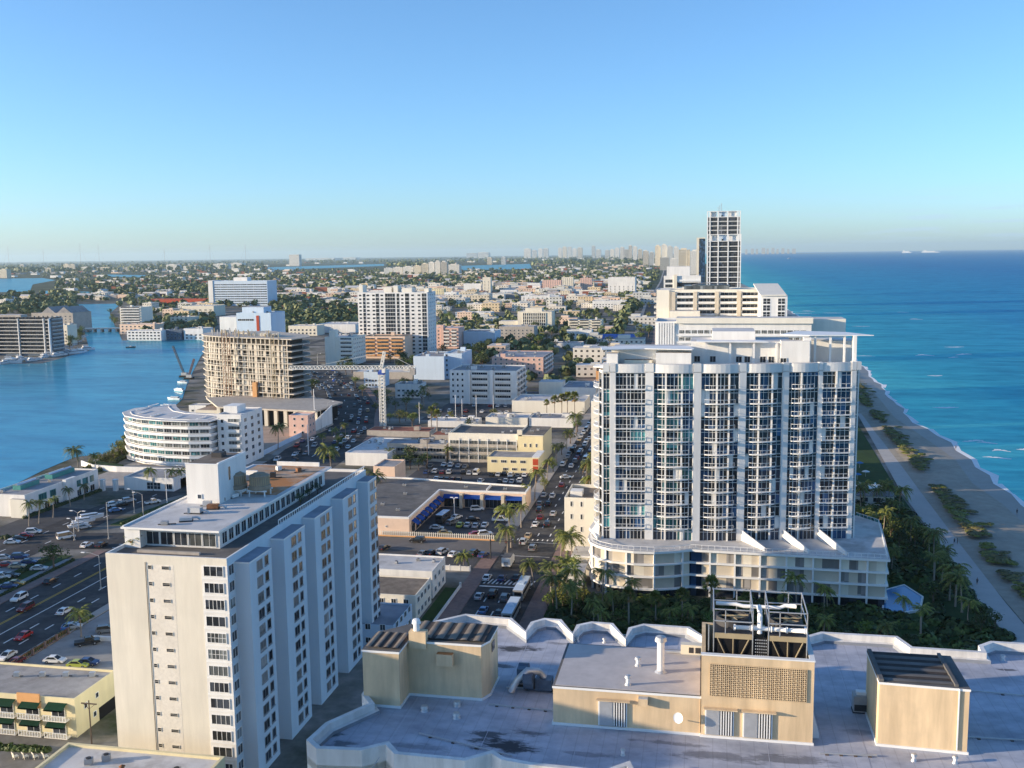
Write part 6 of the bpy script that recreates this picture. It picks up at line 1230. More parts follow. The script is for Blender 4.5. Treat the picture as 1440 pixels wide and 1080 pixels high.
# ---------------- palms
def frond(b, base, az, L, lift, droop, m, leaflets=9, wl=.62):
    pts = []
    for i in range(8):
        t = i / 7; r_ = L * (t - .12 * t * t); z = lift * L * t - droop * L * t * t; pts.append(Vector((base[0] + math.cos(az) * r_, base[1] + math.sin(az) * r_, base[2] + z)))
    side = Vector((-math.sin(az), math.cos(az), 0))
    for i in range(7):
        p, q = pts[i], pts[i + 1]; a = side * .03; b.add([p - a, p + a, q + a * .7, q - a * .7], [(0, 1, 2, 3)], m)
    for i in range(leaflets):
        t = .12 + .86 * i / leaflets; f = t * 7; k = min(6, int(f)); p = pts[k].lerp(pts[k + 1], f - k); d = (pts[k + 1] - pts[k]).normalized(); wl_ = L * wl * .42 * (math.sin(PI * min(1, t * .8 + .18)) ** .6)
        for s in (-1, 1):
            tip = p + side * s * wl_ * .8 + d * wl_ * .55 - Vector((0, 0, wl_ * random.uniform(.25, .6))); w_ = d * L * .055
            b.add([p - w_ * .5, p + w_, tip], [(0, 1, 2)], m)
def palm_meshes(kind, seed):
    random.seed(seed); tr, cr = MB(), MB()
    if kind == 'coconut':
        bend = random.uniform(-.8, .8); H = 8.0; pts = [(bend * (t ** 1.6), .2 * math.sin(t * 3), H * t) for t in (0, .15, .4, .7, 1)]
        tr.tube(pts, [.30, .2, .16, .14, .13], 'palm_bark', 8); top = pts[-1]
        for i in range(27): frond(cr, top, i * 2.4 + random.uniform(-.3, .3), random.uniform(2.1, 3.4), random.uniform(.0, 1.15), random.uniform(.6, 1.15), 'palm_leaf', 12, .5)
        for i in range(3): frond(cr, top, random.uniform(0, 6.3), 2.2, -.2, .9, 'dead_frond', 6)
    elif kind == 'royal':
        H = 9.0; tr.tube([(0, 0, 0), (.05, 0, 2), (.05, .05, 6), (0, 0, H - 1.4)], [.32, .26, .28, .2], 'palm_bark', 8); tr.tube([(0, 0, H - 1.4), (0, 0, H)], [.2, .12], 'leaf_green', 8)
        for i in range(24): frond(cr, (0, 0, H), i * 2.4 + random.uniform(-.3, .3), random.uniform(2.0, 3.0), random.uniform(.3, 1.1), random.uniform(.5, .9), 'palm_leaf', 9, .7)
    else:                                                               # fan palm with a round head of stiff fans
        H = 8.4; tr.tube([(0, 0, 0), (.05, 0, 3), (0, .05, H)], [.28, .21, .19], 'palm_bark', 8)
        for i in range(44):
            az = i * 2.4; el = random.uniform(-.9, 1.4); L = random.uniform(.7, 1.15); dv = Vector((math.cos(az) * math.cos(el), math.sin(az) * math.cos(el), math.sin(el))); c = Vector((0, 0, H)) + dv * L
            sd = dv.cross(Vector((0, 0, 1))).normalized() if abs(dv.z) < .98 else Vector((1, 0, 0)); up = sd.cross(dv); m = 'palm_leaf' if el > -.5 else 'dead_frond'
            cr.bar((0, 0, H), c, .05, m)
            for k in range(7):
                a = (k - 3) * .38; tip = c + (dv * math.cos(a) + sd * math.sin(a)) * .95 - Vector((0, 0, .15 * abs(k - 3))); r_ = (dv * math.cos(a + PI / 2) + sd * math.sin(a + PI / 2)) * .13; cr.add([c, c + (tip - c) * .6 + r_, tip, c + (tip - c) * .6 - r_], [(0, 1, 2, 3)], m)
    return tr.mesh('trunk'), cr.mesh('crown')
PALM = {k: [palm_meshes(k, s) for s in range(3)] for k in ('coconut', 'royal', 'fan')}
HGT = {'coconut': 8.0, 'royal': 9.0, 'fan': 8.4}
def palm(kind, x, y, h, label, group, crown=1.0, z=0):
    tr, cr = random.choice(PALM[kind]); s = h / HGT[kind]; t = thing('palm_tree', label, 'palm', (x, y, z), random.uniform(0, 6.28), group)
    inst('trunk', tr, t, (0, 0, 0), 0, (max(.8, s ** .5), max(.8, s ** .5), s)); k = crown * max(.8, min(1.25, s)) * 1.12; q = inst('crown', cr, t, (0, 0, h - HGT[kind] * k), 0, k); return t
def palm_px(kind, px, yb, yt, label, group='palms of the shore town', crown=1.0, z=0):
    c = at(px, yb, z); h = max(3.0, zat(c.x, c.y, yt) - z); USED[label] = 1; return palm(kind, c.x, c.y, h, label, group, crown, z)
# ---------------- broadleaf trees
def tree_meshes(seed, leaf, n=330, size=.62, lobes=6):
    random.seed(seed); tr, cr = MB(), MB(); tr.tube([(0, 0, 0), (.1, 0, 1.2), (.15, .1, 2.6)], [.3, .22, .17], 'bark', 7); L = []
    for i in range(lobes):
        a = i * 6.28 / lobes + random.uniform(-.4, .4); r_ = random.uniform(.7, 2.2); c = Vector((math.cos(a) * r_, math.sin(a) * r_, random.uniform(2.9, 5.2))); L.append((c, random.uniform(.9, 1.7))); tr.tube([(.15, .1, 2.2), tuple(c * .6 + Vector((0, 0, 1.0))), tuple(c)], [.13, .09, .04], 'bark', 5)
    L.append((Vector((0, 0, 5.4)), 1.3))
    for i in range(n):
        c, r_ = random.choice(L); d = Vector((random.gauss(0, 1), random.gauss(0, 1), random.gauss(0, .8))).normalized(); p = c + d * r_ * random.uniform(.45, 1.12); u = (d.cross(Vector((random.random(), random.random(), random.random()))) + Vector((0, 0, .01))).normalized(); v = (d + Vector((random.gauss(0, .6), random.gauss(0, .6), random.gauss(0, .6)))).cross(u).normalized(); s = size * random.uniform(.45, 1.0)
        cr.add([p - u * s * .5, p + v * s * .35, p + u * s * .6, p - v * s * .4], [(0, 1, 2, 3)], leaf)
    return tr.mesh('trunk'), cr.mesh('crown')
TREE = {k: [tree_meshes(i * 7 + s, k) for s in range(3)] for i, k in enumerate(('leaf_green', 'leaf_olive', 'leaf_dark'))}
TWORD = {'leaf_green': 'green leafy tree', 'leaf_olive': 'olive green tree', 'leaf_dark': 'dark green tree'}
def tree(kind, x, y, h, label=None, group='leafy trees of the town', wide=1.0):
    tr, cr = random.choice(TREE[kind]); s = h / 6.6; lab = label or where(x, y, ('tall ' if h > 10 else 'low ' if h < 6 else '') + TWORD[kind])
    t = thing('leafy_tree', lab, 'tree', (x, y, 0), random.uniform(0, 6.28), group); inst('trunk', tr, t, (0, 0, 0), 0, s); inst('crown', cr, t, (0, 0, 0), 0, (s * wide, s * wide, s)); return t
def shrub_mesh(seed, leaf):
    random.seed(seed); b = MB()
    for i in range(150):
        d = Vector((random.gauss(0, 1), random.gauss(0, 1), abs(random.gauss(0, .8)))).normalized(); p = Vector((d.x * .95, d.y * .95, d.z * .9)) * random.uniform(.55, 1.1); u = d.cross(Vector((.3, .5, random.random()))).normalized(); v = d.cross(u) + d * random.uniform(-.5, .5); s = random.uniform(.16, .36); b.add([p - u * s, p + v * s * .7, p + u * s, p - v * s * .7], [(0, 1, 2, 3)], leaf)
    return b.mesh('shrub')
SHR = {k: [shrub_mesh(s, k) for s in range(2)] for k in ('leaf_dark', 'leaf_olive', 'leaf_green', 'dune_leaf')}
random.seed(77)
for (k, px, yb, yt, lab, cw) in [
    ('coconut', 848, 866, 803, 'tallest slim palm at the street end of the podium front', .9), ('fan', 884, 884, 836, 'fan palm on a pale trunk just above the scalloped parapet', 1.0), ('fan', 922, 876, 842, 'stout fan palm in front of the second podium bay', 1.25), ('fan', 959, 876, 836, 'fan palm with a bright crown midway along the podium front', 1.15), ('fan', 1000, 874, 822, 'fan palm directly above the cooling tower rails', 1.1), ('coconut', 862, 870, 832, 'bushy palm beside the tallest slim palm', 1.0), ('coconut', 876, 862, 842, 'low palm tucked under the curved end of the podium', .8),
    ('coconut', 833, 868, 838, 'low spreading palm beside the entrance pavilion', .9), ('fan', 1050, 868, 838, 'fan palm in the hedge behind the cooling tower', 1.0), ('coconut', 1120, 862, 812, 'slender palm before the podium windows beyond the cooling tower', 1.0), ('coconut', 1160, 868, 826, 'palm in the dark garden under the podium corner', 1.0), ('coconut', 1272, 872, 842, 'spiky palm in front of the pointed blue pool', 1.1),
    ('coconut', 713, 786, 742, 'palm on the pavement beside the white box truck', 1.1), ('coconut', 719, 770, 716, 'tall palm at the plaza fence corner', 1.1), ('coconut', 733, 742, 713, 'palm at the avenue edge of the plaza car park', 1.0), ('coconut', 651, 802, 780, 'ragged palm beside the white two storey block', 1.25), ('coconut', 750, 826, 792, 'palm with orange fronds beside the bus', 1.3), ('coconut', 769, 677, 648, 'white trunked palm on the corner by the orange panel', 1.2), ('coconut', 752, 704, 664, 'palm over the car park behind the plaza', 1.1), ('coconut', 741, 706, 683, 'drooping palm at the end of the plaza roof', 1.0), ('coconut', 783, 652, 627, 'palm on the avenue pavement by the motel lobby', 1.0), ('coconut', 797, 632, 607, 'palm on the avenue pavement past the motel', 1.0), ('coconut', 810, 612, 585, 'large palm on the corner of the white store', 1.35),
    ('coconut', 823, 690, 650, 'bright palm beside the tower balconies on the avenue', 1.1), ('coconut', 828, 708, 672, 'yellowing palm behind the cream box hotel', 1.1), ('coconut', 788, 790, 752, 'palm in front of the cream box hotel', 1.2), ('coconut', 805, 806, 754, 'leaning palm against the cream box hotel wall', 1.2), ('royal', 775, 842, 797, 'dense palm nearest the second bus', 1.3), ('royal', 797, 838, 790, 'dense palm between the buses and the entrance pavilion', 1.3), ('coconut', 812, 856, 802, 'palm in front of the entrance pavilion', 1.2), ('coconut', 783, 862, 812, 'palm over the brick pavement by the hotel', 1.2), ('coconut', 803, 872, 826, 'palm close behind the scalloped parapet by the street', 1.1), ('coconut', 842, 884, 848, 'low palm just behind the third scallop', 1.0),
    ('coconut', 41, 740, 708, 'sunlit palm at the near corner of the waterside building', 1.0), ('coconut', 55, 736, 706, 'second sunlit palm along the waterside building', 1.0), ('coconut', 75, 728, 702, 'shaded palm before the green windows', 1.0), ('coconut', 99, 712, 688, 'shaded palm midway along the green windowed front', 1.0), ('coconut', 118, 703, 682, 'shaded palm near the far end of the waterside building', 1.0), ('coconut', 111, 662, 633, 'large palm on the lagoon shore beyond the waterside building', 1.5), ('coconut', 136, 660, 640, 'smaller shore palm beside the large lagoon palm', 1.2), ('coconut', 216, 690, 661, 'palm behind the gatehouse window', 1.1), ('coconut', 242, 688, 663, 'palm at the end of the gatehouse', 1.1), ('coconut', 253, 686, 662, 'palm between gatehouse and cream tower', 1.1), ('coconut', 114, 896, 862, 'bushy palm in the walled car park by the cream tower', 1.3),
    ('fan', 769, 586, 566, 'first fan palm of the row before the big cream store', 1.1), ('fan', 780, 586, 562, 'second fan palm of the row before the big cream store', 1.2), ('fan', 790, 586, 560, 'third fan palm of the row before the big cream store', 1.2), ('fan', 798, 586, 558, 'fourth fan palm of the row before the big cream store', 1.2), ('fan', 808, 590, 558, 'last fan palm of the row before the big cream store', 1.2),
    ('coconut', 466, 664, 632, 'big feathery palm just above the cream tower roof', 1.6), ('coconut', 532, 700, 668, 'feathery palm beside the arched corner shop', 1.3), ('coconut', 391, 632, 600, 'lone palm standing in the dirt building yard', 1.2), ('fan', 607, 612, 578, 'tall yellowish palm by the crane sheds', 1.0), ('fan', 615, 616, 582, 'second tall yellowish palm by the crane sheds', 1.0), ('fan', 699, 626, 619, 'round brown palm head in front of the motel galleries', 1.2), ('coconut', 545, 650, 634, 'bright palm in the shaded motel courtyard', 1.2), ('coconut', 632, 650, 630, 'palm at the corner of the three storey motel', 1.0), ('coconut', 472, 622, 604, 'first palm on the planted road median', 1.1), ('coconut', 486, 612, 596, 'second palm on the planted road median', 1.1), ('coconut', 455, 632, 612, 'third palm on the planted road median', 1.1), ('coconut', 596, 571, 545, 'palm in the car park beside the white apartment block', 1.0)]:
    palm_px(k, px, yb, yt, lab, 'palms of the shore town', cw)
# gardens between the condominium, the hotel and the beach path
def gpalm(x, y, h, cw): palm(random.choice(('coconut', 'coconut', 'royal')), x, y, h, where_g(x, y), 'palms of the beach garden', cw)
GC = [0]
ORD = ['first', 'second', 'third', 'fourth', 'fifth', 'sixth', 'seventh', 'eighth', 'ninth', 'tenth', 'eleventh', 'twelfth', 'thirteenth', 'fourteenth', 'fifteenth', 'sixteenth', 'seventeenth', 'eighteenth', 'nineteenth', 'twentieth', 'twenty-first', 'twenty-second', 'twenty-third', 'twenty-fourth', 'twenty-fifth', 'twenty-sixth', 'twenty-seventh', 'twenty-eighth', 'twenty-ninth', 'thirtieth']
def ordw(i): return ORD[i] if i < len(ORD) else f'number {i + 1}'
gp = sorted([(random.uniform(46.5, 65), random.uniform(222, 352)) for _ in range(58)], key=lambda p: p[1])
kept = []
for p in gp:
    if all(math.hypot(p[0] - q[0], p[1] - q[1]) > 2.6 for q in kept) and not (40 < p[0] < 55 and 226 < p[1] < 254): kept.append(p)
for i, (x, y) in enumerate(kept[:44]):
    if random.random() < .62: palm(random.choice(('coconut', 'coconut', 'royal')), x, y, random.uniform(5, 9), f'shaded palm in the beach garden, {ordw(i)} plant counted up from the hotel', 'palms of the beach garden', 1.25)
    else: tree('leaf_dark', x, y, random.uniform(4.5, 7), f'dark bushy tree in the beach garden, {ordw(i)} plant counted up from the hotel', 'bushy trees of the beach garden', 1.2)
gh = sorted([(random.uniform(-26, 44), random.uniform(214, 236)) for _ in range(60)]); kept2 = []
for p in gh:
    if not (p[0] > 37 and p[1] > 222) and all(math.hypot(p[0] - q[0], p[1] - q[1]) > 3.4 for q in kept2): kept2.append(p)
for i, (x, y) in enumerate(kept2[:34]):
    if i % 3 == 0: palm('coconut', x, y, random.uniform(3.5, 6.5), f'garden palm below the podium, {ordw(i)} plant counted from the avenue', 'plants below the podium', 1.0)
    else: tree('leaf_dark' if i % 3 == 1 else 'leaf_green', x, y, random.uniform(3.2, 5), f'bushy garden tree below the podium, {ordw(i)} plant counted from the avenue', 'plants below the podium', 1.3)
hs = [(x, y) for x in np.arange(-27, 46, 3.1) for y in (236.5,)] + [(random.uniform(44, 66), random.uniform(212, 352)) for _ in range(260)] + [(random.uniform(-34, 44), random.uniform(209, 240)) for _ in range(210)]
b = MB()
pool_ = at(1270, 845)
hs = [h for h in hs if math.hypot(h[0] - pool_.x, (h[1] - pool_.y) * .55) > 6.5]
for (x, y) in hs: s = random.uniform(1.1, 2.2); b.merge(random.choice(SHR['leaf_dark'] + SHR['leaf_dark'] + SHR['leaf_green']), Matrix.Translation((x, y, 0)) @ Matrix.Rotation(random.random() * 6, 4, 'Z') @ Matrix.Diagonal((s * 1.3, s * 1.3, s, 1)))
tag(b.build('garden_undergrowth'), 'dense dark shrubs filling the gardens around the condominium podium', 'shrubs', None, 'stuff')
b = MB()
for k in range(760):                                                     # dune strip between path and beach
    y = random.uniform(228, 720); x0 = 73.6 + (y - 250) * .035 if y < 400 else 79 + (y - 400) * .03
    if 244 < y < 252 or 296 < y < 303 or math.sin(y * .11) + math.sin(y * .043 + 1) * .8 < random.uniform(-1.4, .1): continue
    x = x0 + 2.5 + abs(random.gauss(0, 2.6)) * (1 if y < 600 else 2); s = random.uniform(.6, 1.3); b.merge(random.choice(SHR['dune_leaf'] + SHR['leaf_olive']), Matrix.Translation((x, y, 0.1 + min(1.4, max(0, (x - 74) * .28)))) @ Matrix.Rotation(random.random() * 6, 4, 'Z') @ Matrix.Diagonal((s * 1.4, s * 2.0, s * .45, 1)))
for k in range(60): x, y = random.uniform(76, 92), random.uniform(205, 243); s = random.uniform(.7, 1.3); b.merge(random.choice(SHR['leaf_dark']), Matrix.Translation((x, y, .05)) @ Matrix.Diagonal((s * 1.6, s * 1.6, s * .7, 1)))
tag(b.build('dune_vegetation'), 'low dune plants in a broken strip between beach path and sand', 'dune plants', None, 'stuff')
b = MB()
def hedge(x0, y0, x1, y1, s=.8, k='leaf_green'):
    n = max(2, int(math.hypot(x1 - x0, y1 - y0) / 1.1))
    for i in range(n + 1): t = i / n; b.merge(random.choice(SHR[k]), Matrix.Translation((x0 + (x1 - x0) * t, y0 + (y1 - y0) * t, 0)) @ Matrix.Rotation(random.random() * 6, 4, 'Z') @ Matrix.Diagonal((s, s, s * random.uniform(.8, 1.2), 1)))
p0, p1 = at(118, 664), at(182, 632); hedge(p0.x, p0.y, p1.x, p1.y, 1.9, 'leaf_olive'); hedge(p0.x + 5, p0.y + 3, p1.x + 6, p1.y - 4, 1.5, 'leaf_dark'); hedge(-143.5, 150, -143.5, 206, .8); hedge(-184, 284, -178, 322, 1.0); hedge(-157, 394, -171, 450, .9); hedge(-184, 210, -183, 246, .9, 'leaf_dark'); hedge(-176, 205, -176, 246, .7, 'leaf_dark'); hedge(-218, 262, -206, 264, 1.2, 'leaf_dark'); hedge(-221, 286, -219, 326, 1.1, 'leaf_dark'); hedge(-160, 143, -112, 145.5, 1.0); hedge(-140, 233, -100, 234, .8)
tag(b.build('hedge_planting'), 'clipped hedges and low planting along the roads and car parks', 'hedges', None, 'stuff')
c = at(76, 800); tree('leaf_dark', c.x, c.y, 7.5, 'dense dark tree on the road corner beside the boats', wide=1.25)
for px, py, h in ((172, 640, 7), (160, 648, 6), (182, 634, 9)): c = at(px, py); tree('leaf_olive', c.x, c.y, h, where(c.x, c.y, 'sunlit shore tree'))
for px, py, h in ((140, 652, 5), (150, 650, 5), (166, 640, 7), (176, 634, 8), (190, 628, 8), (205, 648, 4), (128, 658, 4), (186, 640, 6), (158, 656, 4), (102, 470, 10), (106, 478, 10), (110, 485, 9), (100, 484, 10), (106, 462, 10), (112, 474, 10), (98, 492, 8), (556, 577, 6), (566, 588, 5), (545, 562, 7), (575, 563, 6), (590, 582, 6), (530, 563, 7), (602, 562, 5), (612, 578, 5), (548, 594, 5), (528, 580, 6), (510, 556, 7), (500, 545, 8), (582, 548, 6)): c = at(px, py); tree('leaf_olive' if py > 600 else 'leaf_green', c.x, c.y, h, where(c.x, c.y, 'rounded shore tree' if px < 250 else 'rounded courtyard tree'))
for i, (px, py, h) in enumerate(((778, 852, 5), (792, 858, 6), (806, 862, 5), (820, 850, 5), (800, 846, 6), (786, 836, 6), (770, 858, 4), (796, 818, 7), (808, 812, 6), (824, 716, 7), (820, 704, 7), (830, 694, 7), (826, 674, 7), (832, 662, 8), (790, 640, 6), (802, 624, 7), (812, 608, 7), (766, 690, 5), (778, 664, 5))): c = at(px, py); tree('leaf_olive' if i % 2 else 'leaf_green', c.x, c.y, h, f'leafy street tree along the avenue, {ordw(i)} of the kerbside trees listed from the hotel', 'street trees of the avenue')
t = thing('garden_fence', 'low white garden fence between the hotel drive and the palms', 'fence', (-36, 212, 0)); b = MB(); b.box(0, 46, -.04, .04, 1.2, 1.3, 'white_trim'); b.box(0, 46, -.04, .04, .2, .3, 'white_trim')
for k in range(93): b.box(k * .5 - .05, k * .5 + .05, -.03, .03, .3, 1.2, 'white_trim')
b.build('railing', t); b = MB()
for k in range(16): b.box(k * 3.06 - .12, k * 3.06 + .12, -.12, .12, 0, 1.5, 'white')
b.build('post', t)
# town trees by photo area
def scat(poly, n, kinds, hmin, hmax, tries=4000, gap=4.5):
    xs = [p[0] for p in poly]; ys = [p[1] for p in poly]; out = []; k = 0
    while len(out) < n and k < tries:
        k += 1; x, y = random.uniform(min(xs), max(xs)), random.uniform(min(ys), max(ys)); ins = False
        for i in range(len(poly)):
            (x0, y0), (x1, y1) = poly[i], poly[i - 1]
            if (y0 > y) != (y1 > y) and x < (x1 - x0) * (y - y0) / (y1 - y0) + x0: ins = not ins
        if not ins: continue
        c = at(x, y)
        if free(c.x, c.y, 1.5) and all(math.hypot(c.x - q[0], c.y - q[1]) > gap for q in TREES): TREES.append((c.x, c.y)); out.append((c.x, c.y))
    return [tree(random.choice(kinds), x, y, random.uniform(hmin, hmax)) for x, y in out]
TREES = []
A3 = ('leaf_green', 'leaf_olive', 'leaf_dark'); random.seed(5)
scat([(410, 500), (432, 500), (440, 560), (425, 565)], 7, A3, 8, 12); scat([(455, 516), (500, 516), (505, 530), (460, 530)], 5, A3, 6, 10); scat([(545, 505), (592, 505), (580, 525), (545, 525)], 9, ('leaf_green', 'leaf_dark'), 8, 12)
scat([(656, 500), (690, 500), (690, 522), (640, 525)], 9, ('leaf_dark',), 9, 14); scat([(540, 640), (600, 636), (600, 660), (550, 668)], 8, ('leaf_dark', 'leaf_green'), 5, 9); scat([(560, 585), (600, 580), (600, 600), (560, 602)], 4, A3, 5, 8)
scat([(880, 430), (918, 400), (918, 500), (850, 505), (870, 450)], 26, ('leaf_green', 'leaf_olive'), 8, 13); scat([(745, 455), (800, 455), (800, 512), (745, 512)], 16, A3, 8, 13); scat([(800, 440), (900, 438), (900, 452), (800, 455)], 12, A3, 7, 12)
scat([(385, 440), (505, 440), (505, 466), (385, 472)], 24, ('leaf_green', 'leaf_dark'), 9, 15); scat([(610, 430), (730, 430), (730, 470), (610, 470)], 18, A3, 7, 12); scat([(98, 452), (116, 462), (118, 482), (98, 492)], 9, ('leaf_green', 'leaf_dark'), 9, 13); scat([(152, 440), (172, 440), (172, 466), (160, 466)], 6, ('leaf_olive', 'leaf_green'), 9, 12)
scat([(200, 440), (300, 440), (300, 466), (200, 466)], 18, A3, 7, 12); scat([(0, 425), (95, 425), (95, 448), (0, 448)], 14, ('leaf_green', 'leaf_dark'), 9, 14); scat([(600, 475), (740, 475), (740, 500), (600, 500)], 10, A3, 6, 10); scat([(520, 545), (600, 545), (600, 580), (520, 580)], 9, ('leaf_green', 'leaf_dark'), 6, 10); scat([(630, 590), (700, 585), (700, 604), (630, 604)], 4, A3, 4, 7)
# ---------------- vehicles
def car_meshes(kind):
    P = {'car': ([(-2.25, .35), (-2.28, .75), (-2.1, .92), (-1.25, .98), (.95, .95), (2.0, .80), (2.28, .62), (2.25, .32)], [(-1.75, .94), (-1.15, 1.40), (.25, 1.42), (1.1, .93)], .88, 2.0),
         'suv': ([(-2.3, .42), (-2.32, 1.0), (-2.25, 1.12), (1.0, 1.12), (2.1, 1.0), (2.35, .8), (2.3, .42)], [(-2.2, 1.1), (-1.95, 1.76), (.35, 1.78), (1.15, 1.1)], .94, 2.1),
         'van': ([(-2.6, .4), (-2.65, 1.15), (1.4, 1.15), (2.3, 1.05), (2.55, .75), (2.5, .4)], [(-2.6, 1.13), (-2.55, 2.15), (1.1, 2.2), (2.1, 1.13)], .98, 2.2),
         'pickup': ([(-2.7, .5), (-2.72, 1.1), (-.6, 1.1), (1.2, 1.1), (2.4, 1.02), (2.65, .8), (2.6, .45)], [(-.7, 1.08), (-.45, 1.78), (.8, 1.8), (1.45, 1.08)], .95, 2.2)}[kind]
    body, cab, hw, _ = P
    def slab(b, prof, w0, w1, m, top=None):
        n = len(prof); zs = [p[1] for p in prof]; zm, zM = min(zs), max(zs); f = lambda z: w0 + (w1 - w0) * (z - zm) / (zM - zm + 1e-6)
        for s in (-1, 1): b.add([(x, s * f(z), z) for x, z in prof], [tuple(range(n))[::s]], m)
        for i in range(n): (x0, z0), (x1, z1) = prof[i], prof[(i + 1) % n]; b.add([(x0, -f(z0), z0), (x0, f(z0), z0), (x1, f(z1), z1), (x1, -f(z1), z1)], [(0, 1, 2, 3)], top if (top and z0 > zM - .1 and z1 > zM - .1) else m)
    b1 = MB(); slab(b1, body, hw, hw * .96, 'car_paint'); rf = [(cab[1][0] + .02, cab[1][1] - .03), (cab[1][0] + .12, cab[1][1] + .05), (cab[2][0] - .12, cab[2][1] + .05), (cab[2][0] - .02, cab[2][1] - .03)]; slab(b1, rf, hw * .80, hw * .74, 'car_paint')
    for (i0, i1) in ((0, 1), (3, 2)):
        for s in (-1, 1): b1.bar((cab[i0][0], s * hw * .93, cab[i0][1]), (cab[i1][0], s * hw * .78, cab[i1][1]), .1, 'car_paint')
    if kind == 'pickup': b1.box(-2.6, -.75, -hw * .8, hw * .8, 1.1, 1.105, 'metal_dark')
    b2 = MB(); slab(b2, cab, hw * .93, hw * .78, 'car_glass' if kind != 'van' else 'car_glass')
    wh = MB(); wh.tube([(0, -.11, 0), (0, .11, 0)], .33 if kind == 'car' else .38, 'rubber', 12); rim = MB(); rim.tube([(0, -.118, 0), (0, .118, 0)], .2, 'chrome', 8)
    hl = MB(); hl.box(-.03, .03, -.17, .17, -.07, .07, 'light_glass'); tl = MB(); tl.box(-.03, .03, -.15, .15, -.09, .09, 'tail_red'); x1 = max(p[0] for p in body); x0 = min(p[0] for p in body)
    return dict(body=b1.mesh('body'), glass=b2.mesh('window'), wheel=wh.mesh('wheel'), rim=rim.mesh('rim'), head=hl.mesh('headlight'), tail=tl.mesh('tail_light'), hw=hw, x0=x0, x1=x1, r=.33 if kind == 'car' else .38, hz=.66 if kind == 'car' else .85, wx=(1.4, -1.38) if kind == 'car' else (1.5, -1.5))
CARM = {k: car_meshes(k) for k in ('car', 'suv', 'van', 'pickup')}
PAINT = {'white': (.85, .85, .84), 'silver': (.5, .52, .54), 'grey': (.2, .21, .22), 'black': (.02, .02, .022), 'red': (.42, .02, .02), 'dark blue': (.03, .06, .18), 'blue': (.08, .2, .42), 'tan': (.5, .4, .25), 'gold': (.55, .38, .1), 'lime': (.45, .5, .08), 'dark red': (.16, .02, .02), 'green': (.05, .14, .08)}
CPROTO = {}
def car_proto(kind):
    m = CARM[kind]; t = thing('parked_car', '', kind); o = inst('body', m['body'], t); inst('window', m['glass'], t)
    for x in m['wx']:
        for s in (-1, 1): inst('rim', m['rim'], inst('wheel', m['wheel'], t, (x, s * (m['hw'] - .1), m['r'])))
    for s in (-1, 1): inst('headlight', m['head'], t, (m['x1'] - .02, s * m['hw'] * .7, m['hz'])); inst('tail_light', m['tail'], t, (m['x0'] + .01, s * m['hw'] * .75, m['hz'] + .1))
    return t
FARC = {}
def far_car(kind):
    if kind not in FARC:
        m = CARM[kind]; b = MB()
        for k in ('body', 'glass'): b.merge(m[k], Matrix.Identity(4))
        for x in m['wx']:
            for s in (-1, 1): b.merge(m['wheel'], Matrix.Translation((x, s * (m['hw'] - .1), m['r'])))
        FARC[kind] = b.mesh('parked_car')
    return FARC[kind]
CARS = []
def car(x, y, rot, col, kind, zone, z=.05): CARS.append((x, y, rot, col, kind, zone, z))
KW = {'car': 'car', 'suv': 'sport utility car', 'van': 'van', 'pickup': 'pickup'}
def flush_cars():
    cnt = {}
    for (x, y, rot, col, kind, (zn, ref), z) in sorted(CARS, key=lambda c: (c[5][0], c[1])):
        k = (zn, col, kind); i = cnt.get(k, 0); cnt[k] = i + 1
        lab = f'{ordw(i)} {col} {KW[kind]} {zn}, counted {ref}'
        if math.hypot(x, y) < 345:
            if kind not in CPROTO: t = CPROTO[kind] = car_proto(kind)
            else: t = copy_tree(CPROTO[kind])
            for ch in t.children:
                if ch.name.startswith('body'): ch.color = (*PAINT[col], 1)
        else: t = inst('parked_car', far_car(kind)); t.color = (*PAINT[col], 1)
        t.location = (x, y, z); t.rotation_euler.z = rot; tag(t, lab, KW[kind].split()[-1], 'cars ' + zn)
UPR, WST = PI / 2, PI
def carpx(px, py, col, kind, zone, rot, z=.05): c = at(px, py, .6); car(c.x, c.y, rot, col, kind, zone, z)
ZA = ('on the avenue', 'up from the hotel'); ZP = ('in the plaza car park', 'from the picket fence'); ZM = ('in the motel car park', 'from the plaza'); ZS = ('parked on the side street', 'from the avenue'); ZW = ('on the waterside road', 'from the near end'); ZT = ('in the walled lot', 'from the yellow building'); ZL = ('in the corner lot', 'from the near end'); ZB = ('on the road bend', 'from the near end'); ZN = ('below the balconied white block', 'from the crane sheds'); ZR = ('by the parked boats', 'from the crossing')
for q in ((674, 838, 'silver', 'car'), (693, 835, 'black', 'suv'), (710, 841, 'grey', 'suv'), (685, 812, 'white', 'car'), (706, 813, 'dark blue', 'car'), (726, 812, 'black', 'car'), (749, 771, 'grey', 'suv'), (736, 762, 'silver', 'suv'), (743, 753, 'tan', 'car'), (753, 737, 'white', 'car'), (770, 737, 'black', 'suv'), (760, 727, 'dark red', 'car'), (759, 717, 'black', 'suv'), (771, 708, 'black', 'car'), (759, 708, 'grey', 'car'), (765, 696, 'silver', 'car'), (777, 697, 'white', 'car'), (778, 722, 'silver', 'car'), (790, 682, 'dark red', 'car'), (807, 684, 'black', 'car'), (680, 858, 'blue', 'car'), (702, 862, 'black', 'car')): carpx(*q, ZA, UPR)
carpx(796, 671, 'white', 'car', ZA, .35)
random.seed(12); CC = ['white'] * 5 + ['silver'] * 5 + ['grey'] * 3 + ['black'] * 4 + ['red', 'dark blue', 'tan', 'dark red']
